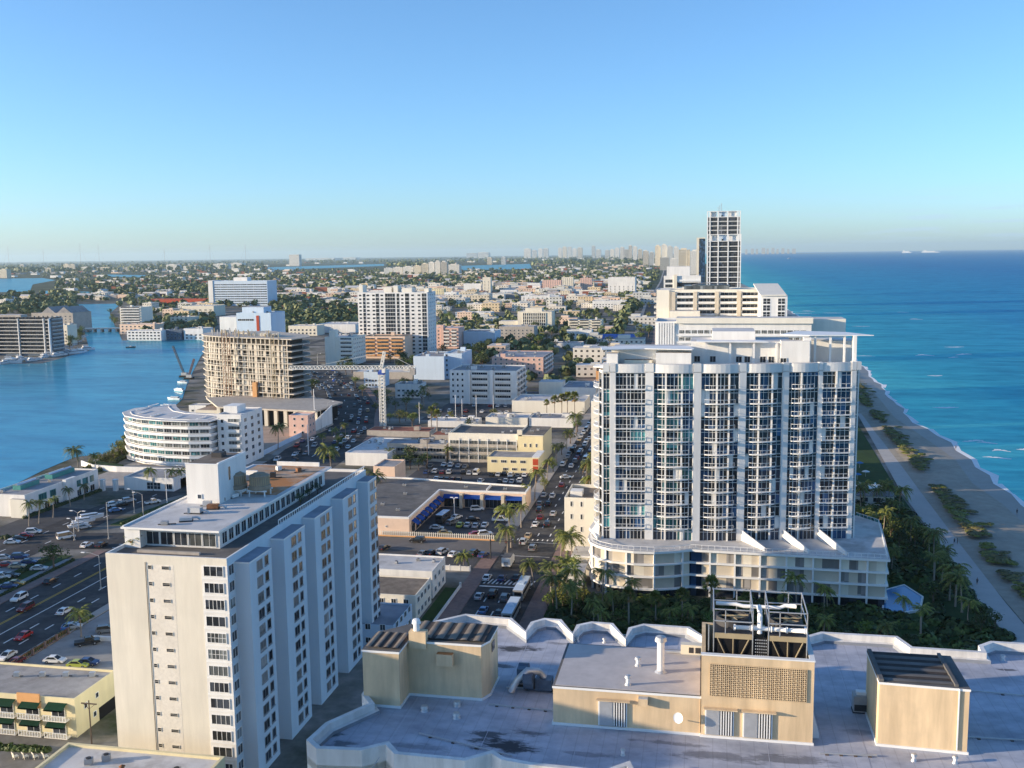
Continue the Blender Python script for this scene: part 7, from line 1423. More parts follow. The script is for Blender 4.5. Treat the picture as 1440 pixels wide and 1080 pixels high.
for X in (-55.6, -51.6, -47.4, -43.4):
    y = 388 + random.uniform(0, 6)
    while y < 640:
        if random.random() < (.9 if y < 480 else .6): car(X + random.uniform(-.3, .3), y, UPR, random.choice(CC), random.choice(('car', 'car', 'suv', 'van' if random.random() < .3 else 'car')), ZA)
        y += random.uniform(6.2, 9.5)
for q in ((614, 742, 'silver', 'car', 0.1), (625, 749, 'gold', 'car', .3), (636, 735, 'grey', 'suv', UPR - .4), (642, 727, 'white', 'car', UPR - .4), (647, 738, 'lime', 'car', UPR), (658, 738, 'silver', 'car', UPR), (669, 739, 'silver', 'car', UPR), (682, 738, 'white', 'car', UPR), (665, 730, 'black', 'car', .3), (671, 716, 'white', 'suv', .3), (699, 718, 'silver', 'car', UPR), (704, 731, 'white', 'pickup', 0), (682, 751, 'white', 'suv', .5), (670, 751, 'red', 'car', .4), (690, 705, 'silver', 'car', UPR), (655, 707, 'dark red', 'car', UPR), (712, 716, 'grey', 'car', UPR)): carpx(*q[:4], ZP, q[4])
for q in ((625, 653, 'white', 'car'), (634, 654, 'white', 'suv'), (645, 655, 'silver', 'car'), (655, 656, 'grey', 'car'), (612, 663, 'silver', 'suv'), (622, 664, 'dark red', 'car'), (632, 664, 'silver', 'suv'), (652, 664, 'black', 'suv'), (660, 665, 'silver', 'car'), (670, 665, 'white', 'van'), (692, 667, 'black', 'car'), (701, 667, 'silver', 'car'), (710, 666, 'black', 'suv'), (719, 668, 'white', 'suv'), (729, 668, 'grey', 'car'), (738, 668, 'white', 'car'), (614, 673, 'white', 'car'), (621, 674, 'black', 'car'), (629, 674, 'black', 'car'), (637, 674, 'dark red', 'car'), (645, 674, 'black', 'car'), (676, 676, 'white', 'car'), (703, 677, 'black', 'car'), (711, 676, 'white', 'car'), (720, 677, 'silver', 'car'), (731, 676, 'white', 'suv'), (600, 664, 'dark blue', 'car'), (606, 655, 'grey', 'car')): carpx(*q, ZM, UPR + random.uniform(-.1, .1))
for q in ((607, 777, 'black', 'car'), (622, 776, 'silver', 'suv'), (638, 779, 'white', 'car'), (667, 778, 'black', 'suv'), (680, 780, 'dark blue', 'car'), (595, 778, 'grey', 'car'), (540, 770, 'black', 'car')): carpx(*q, ZS, UPR - .25)
carpx(587, 760, 'black', 'suv', ('moving on the side street', 'from the avenue'), PI)
for q in ((27, 841, 'white', 'suv'), (36, 855, 'dark red', 'suv'), (33, 894, 'red', 'car'), (91, 859, 'white', 'car'), (71, 817, 'black', 'car'), (10, 922, 'white', 'car'), (22, 931, 'dark red', 'car'), (98, 880, 'blue', 'car')): carpx(*q, ZW, UPR if q[0] > 40 else -UPR)
for q in ((77, 928, 'white', 'car', .1), (123, 903, 'black', 'pickup', .6), (124, 931, 'dark blue', 'car', .1), (110, 934, 'lime', 'car', .1), (101, 881, 'silver', 'car', .5), (150, 886, 'grey', 'suv', .5)): carpx(*q[:4], ZT, q[4])
for q in ((6, 784, 'silver', 'car'), (28, 783, 'dark blue', 'suv'), (9, 794, 'red', 'car'), (24, 796, 'tan', 'car'), (55, 799, 'silver', 'car'), (3, 811, 'white', 'suv'), (15, 809, 'black', 'car'), (12, 824, 'dark blue', 'car'), (22, 820, 'gold', 'car'), (40, 790, 'dark blue', 'car'), (17, 762, 'white', 'car'), (36, 753, 'red', 'car'), (47, 748, 'white', 'suv'), (26, 757, 'black', 'car')): carpx(*q, ZL, .3)
for q in ((160, 710, 'white', 'suv'), (163, 717, 'blue', 'car'), (181, 704, 'silver', 'suv'), (172, 709, 'black', 'car'), (93, 755, 'white', 'van'), (215, 706, 'white', 'pickup'), (143, 766, 'black', 'car'), (122, 766, 'white', 'car'), (117, 741, 'silver', 'car')): carpx(*q, ZR, .9 if q[0] not in (143, 122) else UPR)
random.seed(31)
for o in (-12, -8, -4, 4, 8, 12):
    y = 372 + random.uniform(0, 10)
    while y < 690:
        if random.random() < .62:
            i = max(j for j in range(len(IC)) if IC[j][1] <= y); (xa, ya), (xb, yb) = IC[i], IC[i + 1]; d = Vector((xb - xa, yb - ya)).normalized(); car(xa + (xb - xa) * (y - ya) / (yb - ya) + d.y * o, y - d.x * o, math.atan2(d.y, d.x) + (PI if o < 0 else 0), random.choice(CC), random.choice(('car', 'car', 'suv')), ZB)
        y += random.uniform(7, 17)
for r_ in range(5):
    for k in range(9):
        x, y = -141 + k * 4.6 + random.uniform(-.3, .3), 500 + r_ * 21
        if random.random() < .72 and free(x, y, .5): car(x, y, UPR, random.choice(CC), random.choice(('car', 'suv', 'car')), ZN)
flush_cars()
def big_vehicle(px, py, label, cat, L, W, H, col, roof, rot=UPR, cab=True):
    c = at(px, py); t = thing(cat, label, cat.replace('_', ' '), (c.x, c.y, .05), rot); b = MB()
    if cab: b.box(-L / 2, L / 2 - 2.0, -W / 2, W / 2, .9, H, col, roof); b.build('cargo_box', t); b = MB(); b.prism([(L / 2 - 1.9, -W / 2 + .1), (L / 2 - .2, -W / 2 + .1), (L / 2, -W / 4), (L / 2, W / 4), (L / 2 - .2, W / 2 - .1), (L / 2 - 1.9, W / 2 - .1)], .6, 2.3, 'white'); b.build('cab', t); b = MB(); b.box(L / 2 - .1, L / 2 + .03, -W / 2 + .35, W / 2 - .35, 1.4, 2.1, 'car_glass'); b.build('windscreen', t); b = MB(); b.box(-L / 2 - .03, -L / 2, -W / 4, W / 4, 1.4, 2.2, 'metal_grey'); b.build('door', t)
    else:
        b.box(-L / 2, L / 2, -W / 2, W / 2, .45, H, col, roof); b.build('body', t); b = MB()
        for s in (-1, 1): b.box(-L / 2 + .5, L / 2 - .6, s * W / 2 - .03, s * W / 2 + .03, H * .5, H * .8, 'car_glass')
        b.build('side_window', t); b = MB(); b.box(L / 2, L / 2 + .04, -W / 2 + .15, W / 2 - .15, H * .45, H * .85, 'car_glass'); b.box(-L / 2 - .04, -L / 2, -W / 2 + .4, W / 2 - .4, H * .55, H * .85, 'car_glass'); b.build('windscreen', t); b = MB(); b.box(-1.2, 1.0, -.7, .7, H, H + .25, roof); b.build('roof_unit', t)
    for x in (-L * .3, L * .33):
        for s in (-1, 1): b = MB(); b.tube([(x, s * (W / 2 - .25), .45), (x, s * (W / 2 + .02), .45)], .45, 'rubber', 12); b.build('wheel', t)
big_vehicle(715, 796, 'white box truck at the avenue crossing', 'box_truck', 6.8, 2.4, 3.3, 'white', 'roof_dark')
big_vehicle(734, 836, 'city bus with pale blue roof farther up the avenue kerb', 'bus', 11.5, 2.5, 3.0, 'metal_grey', 'pale_blue', UPR, False)
big_vehicle(719, 868, 'city bus with pale blue roof half hidden behind the hotel parapet', 'bus', 11.5, 2.5, 3.0, 'metal_grey', 'pale_blue', UPR, False)
big_vehicle(623, 733, 'dark shuttle bus with pale roof in the plaza car park', 'shuttle_bus', 7.5, 2.4, 2.9, 'metal_dark', 'pale_blue', UPR - .1, False)
# ---------------- lamps, poles, signals
def lamp(px, yb, yt, label, arms, armL=3.0, m='metal_grey', name='street_lamp'):
    c = at(px, yb); h = zat(c.x, c.y, yt); t = thing(name, label, 'street lamp', (c.x, c.y, 0)); MB().tube([(0, 0, 0), (0, 0, h * .5), (0, 0, h)], [.16, .13, .09], m, 8).build('pole', t); MB().lathe([(.3, 0), (.3, .35), (.17, .5)], 'concrete', n=8).build('base', t)
    for a in arms:
        e = Vector((math.cos(a) * armL, math.sin(a) * armL, h + .6)); MB().tube([(0, 0, h - .15), tuple(e * .5 + Vector((0, 0, h * .5 + .25))), tuple(e)], .07, m, 6).build('arm', t); b = MB(); b.obox(e, (math.cos(a) * .5, math.sin(a) * .5, 0), (-math.sin(a) * .2, math.cos(a) * .2, 0), (0, 0, .1), 'pipe_white'); b.build('lamp_head', t)
lamp(111, 747, 721, 'twin armed street lamp on the median by the boats', (0, PI), 2.2); lamp(105, 760, 732, 'single street lamp just before the twin armed one', (PI,), 1.6); lamp(153, 758, 706, 'tall street lamp with a long arm by the cream tower', (.2,), 4.2); lamp(142, 828, 781, 'street lamp whose arm hangs over the wide road by the cream tower', (PI,), 4.5); lamp(202, 731, 695, 'street lamp beyond the cream tower with its arm towards the lagoon', (PI,), 3.0); lamp(189, 722, 690, 'slim street lamp beside the lagoon-armed lamp', (PI,), 1.6); lamp(639, 727, 702, 'double headed lamp in the middle of the plaza car park', (0, PI), .8, 'pipe_white')
lamp(452, 606, 578, 'street lamp on the road bend before the unfinished tower', (PI,), 3); lamp(462, 596, 566, 'street lamp on the road bend with its arm to the crane', (0,), 3); lamp(447, 520, 498, 'street lamp near the cream six storey block', (0,), 2.5); lamp(555, 515, 498, 'street lamp among trees beyond the crane jib', (PI,), 2.0)
def pole(px, yb, yt, label, m='wood_pole', cross=True, r=.15):
    c = at(px, yb); h = zat(c.x, c.y, yt); t = thing('utility_pole', label, 'pole', (c.x, c.y, 0)); MB().tube([(0, 0, 0), (0, 0, h)], [r, r * .7], m, 7).build('pole', t)
    if cross: b = MB(); b.box(-1.5, 1.5, -.08, .08, h - .7, h - .5, m); b.build('crossarm', t); b = MB(); b.bar((-1.2, 0, h - .6), (0, 0, h - 1.6), .06, m); b.bar((1.2, 0, h - .6), (0, 0, h - 1.6), .06, m); b.build('brace', t)
    else: MB().lathe([(r * 1.6, h), (0, h + .3)], m, n=7).build('cap', t)
pole(129, 1046, 985, 'wooden utility pole against the yellow building'); pole(235, 708, 663, 'plain white flagpole by the gatehouse', 'pipe_white', False); pole(602, 680, 616, 'dark utility pole in the motel car park'); pole(641, 592, 556, 'pale pole before the balconied white block', 'pipe_white', False); pole(650, 590, 562, 'second pale pole before the balconied white block', 'pipe_white', False); pole(670, 588, 556, 'pale pole at the far end of the balconied white block', 'pipe_white', False); pole(694, 586, 556, 'pale pole past the balconied white block', 'pipe_white', False); pole(590, 596, 566, 'pale pole by the shaded car park trees', 'pipe_white', False); pole(538, 540, 505, 'pole behind the crane apex', 'metal_grey'); pole(443, 600, 548, 'tall white pole beside the road bend', 'pipe_white', False, .22); pole(434, 640, 598, 'white corner pole of the building site', 'pipe_white', False, .22); pole(663, 610, 588, 'thin mast over the motel roof', 'metal_grey', False)
c = at(690, 787); t = thing('traffic_signal', 'black traffic signal mast with a long arm over the avenue', 'traffic signal', (c.x, c.y, 0)); h = zat(c.x, c.y, 760); MB().tube([(0, 0, 0), (0, 0, h + .3)], .2, 'metal_dark', 8).build('pole', t); MB().tube([(0, 0, h - .2), (9.5, 0, h)], .1, 'metal_dark', 6).build('arm', t)
for x in (4.5, 8.6): b = MB(); b.box(x - .2, x + .2, -.2, .2, h - .9, h + .1, 'metal_dark'); b.box(x - .1, x + .1, -.22, -.2, h - .35, h - .15, 'tail_red'); b.build('signal_head', t)
# ---------------- boats
def yacht(x, y, rot, L, label, group, cabin=True, sub=True):
    t = thing('boat', label, 'boat', (x, y, .05), rot, group); W = L * .27; b = MB(); n = 8; pr0 = [(L * .5, 0), (L * .32, W * .33), (0, W * .5), (-L * .48, W * .46)]; out = pr0 + [(a, -c) for a, c in pr0[:0:-1]]; H = L * .11
    lo = [(a * .93, c * .8) for a, c in out]; k = len(out)
    b.add([(a, c, 0) for a, c in lo] + [(a, c, H * (1.25 if a > L * .3 else 1)) for a, c in out], [tuple(range(k, 2 * k))] + [(i, (i + 1) % k, k + (i + 1) % k, k + i) for i in range(k)], 'hull_white'); b.build('hull', t)
    if cabin:
        b = MB(); z = H; q = [(L * .2, -W * .3), (L * .27, 0), (L * .2, W * .3), (-L * .32, W * .34), (-L * .32, -W * .34)]; b.prism(q, z * .98, z + L * .085, 'hull_white'); b.build('cabin', t); b = MB(); b.prism([(p[0] * 1.01, p[1] * 1.03) for p in q], z + L * .03, z + L * .065, 'car_glass', None, True); b.build('window', t)
        if L > 11: b = MB(); b.prism([(L * .08, -W * .26), (L * .12, 0), (L * .08, W * .26), (-L * .24, W * .28), (-L * .24, -W * .28)], z + L * .085, z + L * .15, 'hull_white'); b.box(-L * .26, L * .02, -W * .3, W * .3, z + L * .19, z + L * .2, 'hull_white'); b.bar((-L * .2, 0, z + L * .15), (-L * .2, 0, z + L * .27), .12, 'hull_white'); b.build('flybridge', t)
    else: b = MB(); b.box(-L * .1, L * .05, -W * .2, W * .2, H, H + .7, 'hull_white'); b.build('console', t)
    return t
for i, (px, py, L, r_) in enumerate(((235, 573, 10, 2.9), (245, 562, 10, 3.0), (252, 550, 10, 2.8), (257, 539, 9, 3.0))): c = at(px, py); yacht(c.x, c.y, r_, L, f'{ordw(i)} white yacht moored by the building site, counted from open water', 'yachts at the building site')
for i in range(15): t_ = i / 14; c = at(2 + 120 * t_ + random.uniform(-2, 2), 512 - 19 * t_ + random.uniform(-1.5, 2.5)); yacht(c.x, c.y, 1.2 + random.uniform(-.3, .3), random.uniform(9, 17), f'white boat in the marina before the dark apartments, {ordw(i)} from the open end', 'boats in the marina')
for i in range(8): c = at(96 + i * 3.2, 488 - i * 2.0 + random.uniform(-1.5, 1.5)); yacht(c.x, c.y, .5, 9, f'small boat at the tree lined quay, {ordw(i)} from the marina', 'boats at the quay')
c = at(16, 511); yacht(c.x, c.y, .2, 19, 'large white houseboat lying off the marina end', None)
c = at(184, 489); t = yacht(c.x, c.y, .1, 10, 'low dark barge alone in the open lagoon', None, False)
for c_ in t.children:
    if c_.name.startswith('hull'): c_.data.materials[0] = MATS['boat_dark']
for px, py, L, r_, lab in ((127, 733, 9, .8, 'white motor boat parked on a trailer beside the road'), (118, 738, 7.5, .8, 'smaller boat on a trailer next to the motor boat'), (110, 744, 6.5, .8, 'pale covered boat on a trailer nearest the twin lamp')): c = at(px, py); t = yacht(c.x, c.y, r_, L, lab, None); t.location.z = .9
for i in range(2):
    px = (1275, 1308)[i]; Y = 26000; X = xat(px, Y); s = (1.0, 1.8)[i]; t = thing('cargo_ship', ('smaller white ship on the sea horizon', 'longer white ship on the sea horizon')[i], 'ship', (X, Y, .2), -.1); b = MB(); b.prism([(-110 * s, -14), (100 * s, -14), (125 * s, 0), (100 * s, 14), (-110 * s, 14)], 0, 22, 'hull_white'); b.build('hull', t); b = MB(); b.box(-95 * s, 60 * s, -10, 10, 22, 42, 'white'); b.box(-80 * s, -50 * s, -8, 8, 42, 62, 'white'); b.build('superstructure', t)
for i, (px, py) in enumerate(((1110, 363), (1400, 627), (1246, 484), (1300, 478))): c = at(px, py); 
c = at(1110, 364); yacht(c.x, c.y, .3, 40, 'lone white boat out on the open sea', None)
# ---------------- people on the beach path
def person_mesh(stride, seed):
    V = [(0, 0, .92), (0, 0, 1.2), (0, 0, 1.42), (0, .0, 1.52), (0, -.02, 1.68), (.1, 0, .88), (.11, -stride, .48), (.11, -stride * 1.1, .06), (.11, -stride * 1.1 - .16, .03), (-.1, 0, .88), (-.11, stride, .48), (-.11, stride * 1.5, .08), (-.11, stride * 1.4 - .15, .03), (.2, 0, 1.4), (.24, stride * .6, 1.12), (.24, stride * .3, .88), (-.2, 0, 1.4), (-.24, -stride * .6, 1.12), (-.24, -stride * .9, .90)]
    Ed = [(0, 1), (1, 2), (2, 3), (3, 4), (0, 5), (5, 6), (6, 7), (7, 8), (0, 9), (9, 10), (10, 11), (11, 12), (2, 13), (13, 14), (14, 15), (2, 16), (16, 17), (17, 18)]
    Rr = [.15, .15, .13, .06, .11, .1, .07, .05, .04, .1, .07, .05, .04, .07, .05, .035, .07, .05, .035]
    me = bpy.data.meshes.new('person'); me.from_pydata(V, Ed, []); o = bpy.data.objects.new('person_rig', me); COL.objects.link(o); md = o.modifiers.new('skin', 'SKIN')
    for v, r_ in zip(me.skin_vertices[0].data, Rr): v.radius = (r_, r_)
    me.skin_vertices[0].data[0].use_root = True; sb = o.modifiers.new('sub', 'SUBSURF'); sb.levels = sb.render_levels = 1
    dg = bpy.context.evaluated_depsgraph_get(); out = bpy.data.meshes.new_from_object(o.evaluated_get(dg)); bpy.data.objects.remove(o)
    out.materials.clear(); out.materials.append(MATS['skin']); out.materials.append(MATS['dark_cloth'])
    for p in out.polygons: p.material_index = 1 if (.45 < p.center.z < 1.45 and abs(p.center.x) < .24) else 0; p.use_smooth = True
    return out
PM = [person_mesh(.18, 1), person_mesh(.05, 2)]
hair = MB(); hair.lathe([(.10, 1.66), (.125, 1.72), (.11, 1.80), (.05, 1.84), (0, 1.845)], 'dark_cloth', n=10); hm = hair.mesh('hair')
for px, py, lab, k in ((1342, 765, 'person in dark clothes walking up the beach path, one of a close pair', 0), (1346, 765, 'person in dark clothes on the dune side of the close pair', 1), (1361, 822, 'person walking the path, inland one of the lower pair', 0), (1374, 822, 'person walking the path, sea side one of the lower pair', 1), (1344, 632, 'person in dark clothes standing at the water edge', 1), (1430, 723, 'person standing in the wash of the waves', 0), (1242, 592, 'person walking alone on the upper beach', 0)):
    c = at(px, py, .12); t = inst('person', PM[k], None, (c.x, c.y, .1), random.uniform(0, 6)); tag(t, lab, 'person', 'people on the beach'); inst('hair', hm, t)
# ---------------- small things of the beach gardens
t = thing('pool_bar', 'low white curved pool bar beside the beach path', 'pavilion', (52.5, 343, 0)); b = MB(); b.box(-6, 11, 0, 7, 3.0, 3.3, 'roof_blue'); b.box(-3, 9, 8, 14, 3.6, 3.9, 'white_trim'); b.build('roof', t); b = MB(); b.box(-5.5, 10.5, .5, 6.5, 0, 3.0, 'white'); b.box(-9, 8, -4, -3.6, 0, 1.2, 'pale_cream'); b.build('wall', t)
for k in range(4): inst('window', window_mesh(2.4, 1.5, 2), t, (-3 + k * 4, .5, 1.0), 0)
for i in range(12):
    x, y = 54 + (i % 4) * 2.6, 364 + (i // 4) * 4.2; t = thing('sun_lounger', f'pale pool lounger, {ordw(i)} counted back from the pool bar', 'lounger', (x, y, .1), .3, 'pool loungers by the bar'); MB().box(-.35, .35, -1, .3, .3, .4, 'white_trim').build('seat', t); b = MB(); b.obox((0, .62, .6), (.35, 0, 0), (0, .3, .25), (0, -.03, .04), 'white_trim'); b.build('backrest', t); b = MB(); b.box(-.33, .33, -.95, -.88, .1, .3, 'metal_grey'); b.build('leg', t); b = MB(); b.box(-.33, .33, .2, .27, .1, .3, 'metal_grey'); b.build('leg', t)
for i in range(7):
    x, y = 53 + (i * 3.7) % 11, 376 + i * 5.3; t = thing('parasol', f'blue and white garden parasol, {ordw(i)} beyond the pool bar', 'parasol', (x, y, 0), 0, 'garden parasols'); MB().tube([(0, 0, 0), (0, 0, 2.5)], .04, 'pipe_white', 6).build('pole', t); MB().lathe([(1.5, 2.1), (.8, 2.45), (0, 2.7)], 'umbrella_blue' if i % 2 else 'white', n=8).build('canopy', t)
# ---------------- yellow building, kiosk and roof at the lower edge of the picture
t = thing('yellow_apartments', 'yellow two storey building with green awnings and white balcony rails', 'building', (-152, 150.9, 0)); w, d, h = 42.4, 12.6, 7.3; shell(t, w, d, h, 'yellow_stucco', 'roof_grey', .4); b = MB(); b.box(15.5, 21.5, -.3, 0, h - 2.2, h + .5, 'orange_paint'); b.build('panel', t); b = MB(); b.box(31, 35.5, -.3, 0, h - 2.2, h + .45, 'orange_paint'); b.build('panel', t)
for fl in range(2):
    for k in range(8):
        u = 2.6 + k * 5.2; z = .4 + 3.2 * fl; b = MB(); b.add([(u - 1.9, 0, z + 2.75), (u + 1.9, 0, z + 2.75), (u + 1.9, -1.5, z + 1.95), (u - 1.9, -1.5, z + 1.95)], [(0, 1, 2, 3), (3, 2, 1, 0)], 'green_awning'); b.add([(u + 1.9, -1.5, z + 1.95), (u - 1.9, -1.5, z + 1.95), (u - 1.9, -1.5, z + 1.7), (u + 1.9, -1.5, z + 1.7)], [(0, 1, 2, 3), (3, 2, 1, 0)], 'green_awning'); b.build('awning', t); inst('window', window_mesh(2.6, 2.1, 2, 1), t, (u, -.01, z), 0)
        b = MB(); b.box(u - 2.3, u + 2.3, -1.3, 0, z - .3, z - .15, 'pale_cream'); b.box(u - 2.3, u + 2.3, -1.3, -1.22, z + .75, z + .83, 'white_trim')
        for j in range(9): b.box(u - 2.25 + j * .55, u - 2.15 + j * .55, -1.3, -1.24, z - .15, z + .75, 'white_trim')
        b.build('balcony', t)
for y, z in ((3.0, 4.2), (6.5, 4.6), (5.5, 1.4)): inst('window', window_mesh(.9, 1.0, 1), t, (w, y, z), PI / 2)
b = MB(); b.box(w - .02, w + .03, 6.8, 12.0, .02, 2.4, 'black_void'); b.build('passage', t)
for k, px in enumerate((24, 60, 93, 130)):
    c = at(px, 952, 6.9); t2 = thing('air_conditioner', f'{ordw(k)} rooftop air conditioner from the street on the yellow building', 'air conditioner', (c.x, min(c.y, 161.5), 6.9), .3, 'air conditioners on the yellow building'); b = MB(); b.box(-.5, .5, -.4, .4, .2, 1.0, 'galvanized'); b.build('case', t2); b = MB(); b.bar((-.9, 0, .25), (1.1, .1, .12), .12, 'metal_dark'); b.build('pipe', t2)
t = thing('stair_kiosk', 'cream kiosk with a sloping tile hood beside the cream tower', 'kiosk', (-122.5, 196.5, 0)); shell(t, 4.6, 5, 6.0, 'cream', 'roof_brown', .3); b = MB(); b.add([(1.5, -2.4, 2.6), (6.4, -2.4, 2.6), (6.4, 0, 3.8), (1.5, 0, 3.8)], [(0, 1, 2, 3), (3, 2, 1, 0)], 'roof_brown'); b.box(1.6, 1.9, -2.2, -1.9, 0, 2.6, 'cream'); b.box(6.0, 6.3, -2.2, -1.9, 0, 2.6, 'cream'); b.build('porch', t)
t = thing('lot_wall', 'low white wall behind the parked black pickup', 'wall', (-134, 193, 0)); MB().box(0, 39, -.15, .15, 0, 1.0, 'white').build('wall', t); MB().box(-.2, 39.2, -.2, .2, 1.0, 1.08, 'white_trim').build('coping', t)
t = thing('roadside_fence', 'brown iron fence between the wide road and the walled lot', 'fence', (-142.2, 150, 0)); b = MB(); b.box(-.05, .05, 0, 46, 1.3, 1.4, 'rust_metal'); b.box(-.05, .05, 0, 46, .2, .3, 'rust_metal')
for k in range(77): b.box(-.04, .04, k * .6, k * .6 + .06, .3, 1.3, 'rust_metal')
b.build('railing', t); b = MB()
for k in range(12): b.box(-.2, .2, k * 4.1, k * 4.1 + .4, 0, 1.6, 'brick_pavement')
b.build('post', t)
t = thing('tiled_building', 'low building with a yellow parapet and pale roof before the cream tower', 'building', (-99, 116, 0)); shell(t, 27, 18, 8.6, 'yellow_stucco', 'roof_white', .45, th=.5); b = MB(); b.box(14, 15.6, 9, 10.4, 8.1, 9.6, 'orange_paint'); b.lathe([(.35, 9.6), (.3, 10.2), (.5, 10.3), (0, 10.6)], 'rust_metal', (14.8, 9.7), 10); b.build('chimney', t)
for k, (x, y) in enumerate(((7, 13), (9, 14.5), (20, 11), (22, 12.5))): t2 = thing('air_conditioner', f'{ordw(k)} air conditioner along the pale roof with the yellow parapet', 'air conditioner', (-99 + x, 116 + y, 8.15), .4, 'air conditioners on the yellow parapet roof'); b = MB(); b.box(-.6, .6, -.5, .5, .15, 1.0, 'metal_grey'); b.build('case', t2); b = MB(); b.lathe([(.4, 1.0), (.4, 1.12), (0, 1.14)], 'metal_dark', n=10); b.build('fan', t2)
for k in range(4):
    c = at(22 + k * 14, 1066, .1); t2 = thing('garden_chair', f'{ordw(k)} cream garden chair from the picture edge below the yellow building', 'chair', (c.x, c.y, .05), 2.6, 'garden chairs below the yellow building'); MB().box(-.4, .4, -.4, .4, .35, .45, 'cream').build('seat', t2); b = MB(); b.obox((0, .42, .85), (.4, 0, 0), (0, .05, .02), (0, .08, .4), 'cream'); b.build('backrest', t2)
    for sx in (-.35, .35):
        for sy in (-.35, .35): MB().box(sx - .04, sx + .04, sy - .04, sy + .04, 0, .35, 'cream').build('leg', t2)
for k, (px, py) in enumerate(((196, 764), (188, 768), (258, 742))):
    c = at(px, py, 37.5); t2 = thing('potted_plant',  ('orange flowered pot plant on the cream tower terrace', 'green pot palm at the corner of the cream tower terrace', 'broad pot plant before the glazed terrace room')[k], 'plant', (c.x, c.y, 37.45)); t2.scale = (1.9,) * 3; MB().lathe([(.3, 0), (.42, .6), (.36, .6), (0, .55)], 'rust_metal', n=10).build('pot', t2); b = MB()
    for j in range(14): frond(b, (0, 0, .6), j * 2.4, random.uniform(.9, 1.4), random.uniform(.5, 1.3), .7, 'palm_leaf', 6)
    b.build('foliage', t2)
for k in range(3): y = 176 + k * 4.4; t2 = thing('terrace_tree', f'{ordw(k)} dark terrace tree along the shaded side walk of the cream tower', 'tree', (AX + AW - 2.6, y, 37.45), 0, 'terrace trees on the cream tower'); tr, cr = TREE['leaf_dark'][k]; inst('trunk', tr, t2, (0, 0, 0), 0, .38); inst('crown', cr, t2, (0, 0, 0), 0, .42)
# ================================================================== FAR TOWN, SUBURBS AND SKYLINE
def tint(o, c): o.color = (*c, 1)
def house_mesh(kind, w, d, h):
    b = MB()
    if kind == 'flat':
        b.box(0, w, 0, d, 0, h, 'house_wall', skip='t'); b.box(-.2, w + .2, -.2, d + .2, h, h + .5, 'house_trim', 'roof_white'); b.box(w * .3, w * .5, d * .3, d * .6, h + .5, h + 1.6, 'house_trim')
    elif kind == 'step':
        b.box(0, w, 0, d, 0, h, 'house_wall', skip='t'); b.box(-.2, w + .2, -.2, d + .2, h, h + .4, 'house_trim', 'roof_grey'); b.box(w * .1, w * .5, d * .2, d * .8, h + .4, h + 2.8, 'house_trim', 'roof_white')
    else:
        rf = {'hip': 'roof_tile', 'gable': 'roof_white', 'grey': 'roof_grey'}[kind]; b.box(0, w, 0, d, 0, h, 'house_wall', skip='t'); e = .7; r_ = h + min(w, d) * .24
        A = [(-e, -e, h), (w + e, -e, h), (w + e, d + e, h), (-e, d + e, h)]; i = .28 if kind == 'hip' else .0; P1, P2 = (w * i - (e if not i else 0), d / 2, r_), (w * (1 - i) + (e if not i else 0), d / 2, r_)
        b.add(A + [P1, P2], [(0, 1, 5, 4), (2, 3, 4, 5)], rf); b.add(A + [P1, P2], [(1, 2, 5), (3, 0, 4)], rf if kind == 'hip' else 'house_wall'); b.add(A, [(3, 2, 1, 0)], 'house_trim')
    return b.mesh('house')
facade('house_trim', (.74, .70, .62), (.74, .70, .62), 3.6, 3.2, (.9, .91), (.9, .91))
random.seed(101)
HM = [('white flat roofed house', house_mesh('flat', 18, 12, 6.2)), ('long flat roofed house', house_mesh('flat', 28, 11, 6.4)), ('three storey flat house', house_mesh('flat', 20, 14, 9.4)), ('stepped flat roofed house', house_mesh('step', 22, 14, 6.6)), ('tile roofed house', house_mesh('hip', 17, 12, 4.2)), ('pale gabled house', house_mesh('gable', 18, 11, 4.0)), ('grey gabled house', house_mesh('grey', 16, 12, 4.4))]
TINTS = [((1.05, 1.05, 1.05), 'white'), ((1.0, .93, .80), 'cream'), ((1.0, .80, .70), 'pink'), ((.85, .90, .95), 'pale blue'), ((1.0, .85, .62), 'tan'), ((1.05, 1.03, 1.0), 'bright')]
HOUSES = []
def houses(poly, n, idx, gap, smin=.85, smax=1.3, tries=6000):
    xs = [p[0] for p in poly]; ys = [p[1] for p in poly]; k = got = 0
    while got < n and k < tries:
        k += 1; x, y = random.uniform(min(xs), max(xs)), random.uniform(min(ys), max(ys)); ins = False
        for i in range(len(poly)):
            (x0, y0), (x1, y1) = poly[i], poly[i - 1]
            if (y0 > y) != (y1 > y) and x < (x1 - x0) * (y - y0) / (y1 - y0) + x0: ins = not ins
        if not ins: continue
        c = at(x, y)
        if not free(c.x, c.y, 14) or any(abs(c.x - q[0]) < gap * 1.25 and abs(c.y - q[1]) < gap for q in HOUSES): continue
        HOUSES.append((c.x, c.y)); got += 1; nm, me = HM[random.choice(idx)]; tn, tw_ = random.choice(TINTS); s = random.uniform(smin, smax); rot = random.choice((0, 0, 0, PI / 2)) + random.gauss(0, .03)
        o = inst('house', me, None, (c.x, c.y, 0), rot, s); tint(o, tn); nm2 = nm.replace('white ', '')
        tag(o, where(c.x, c.y, f'{tw_} {nm2}'), 'house', 'houses of the far town')
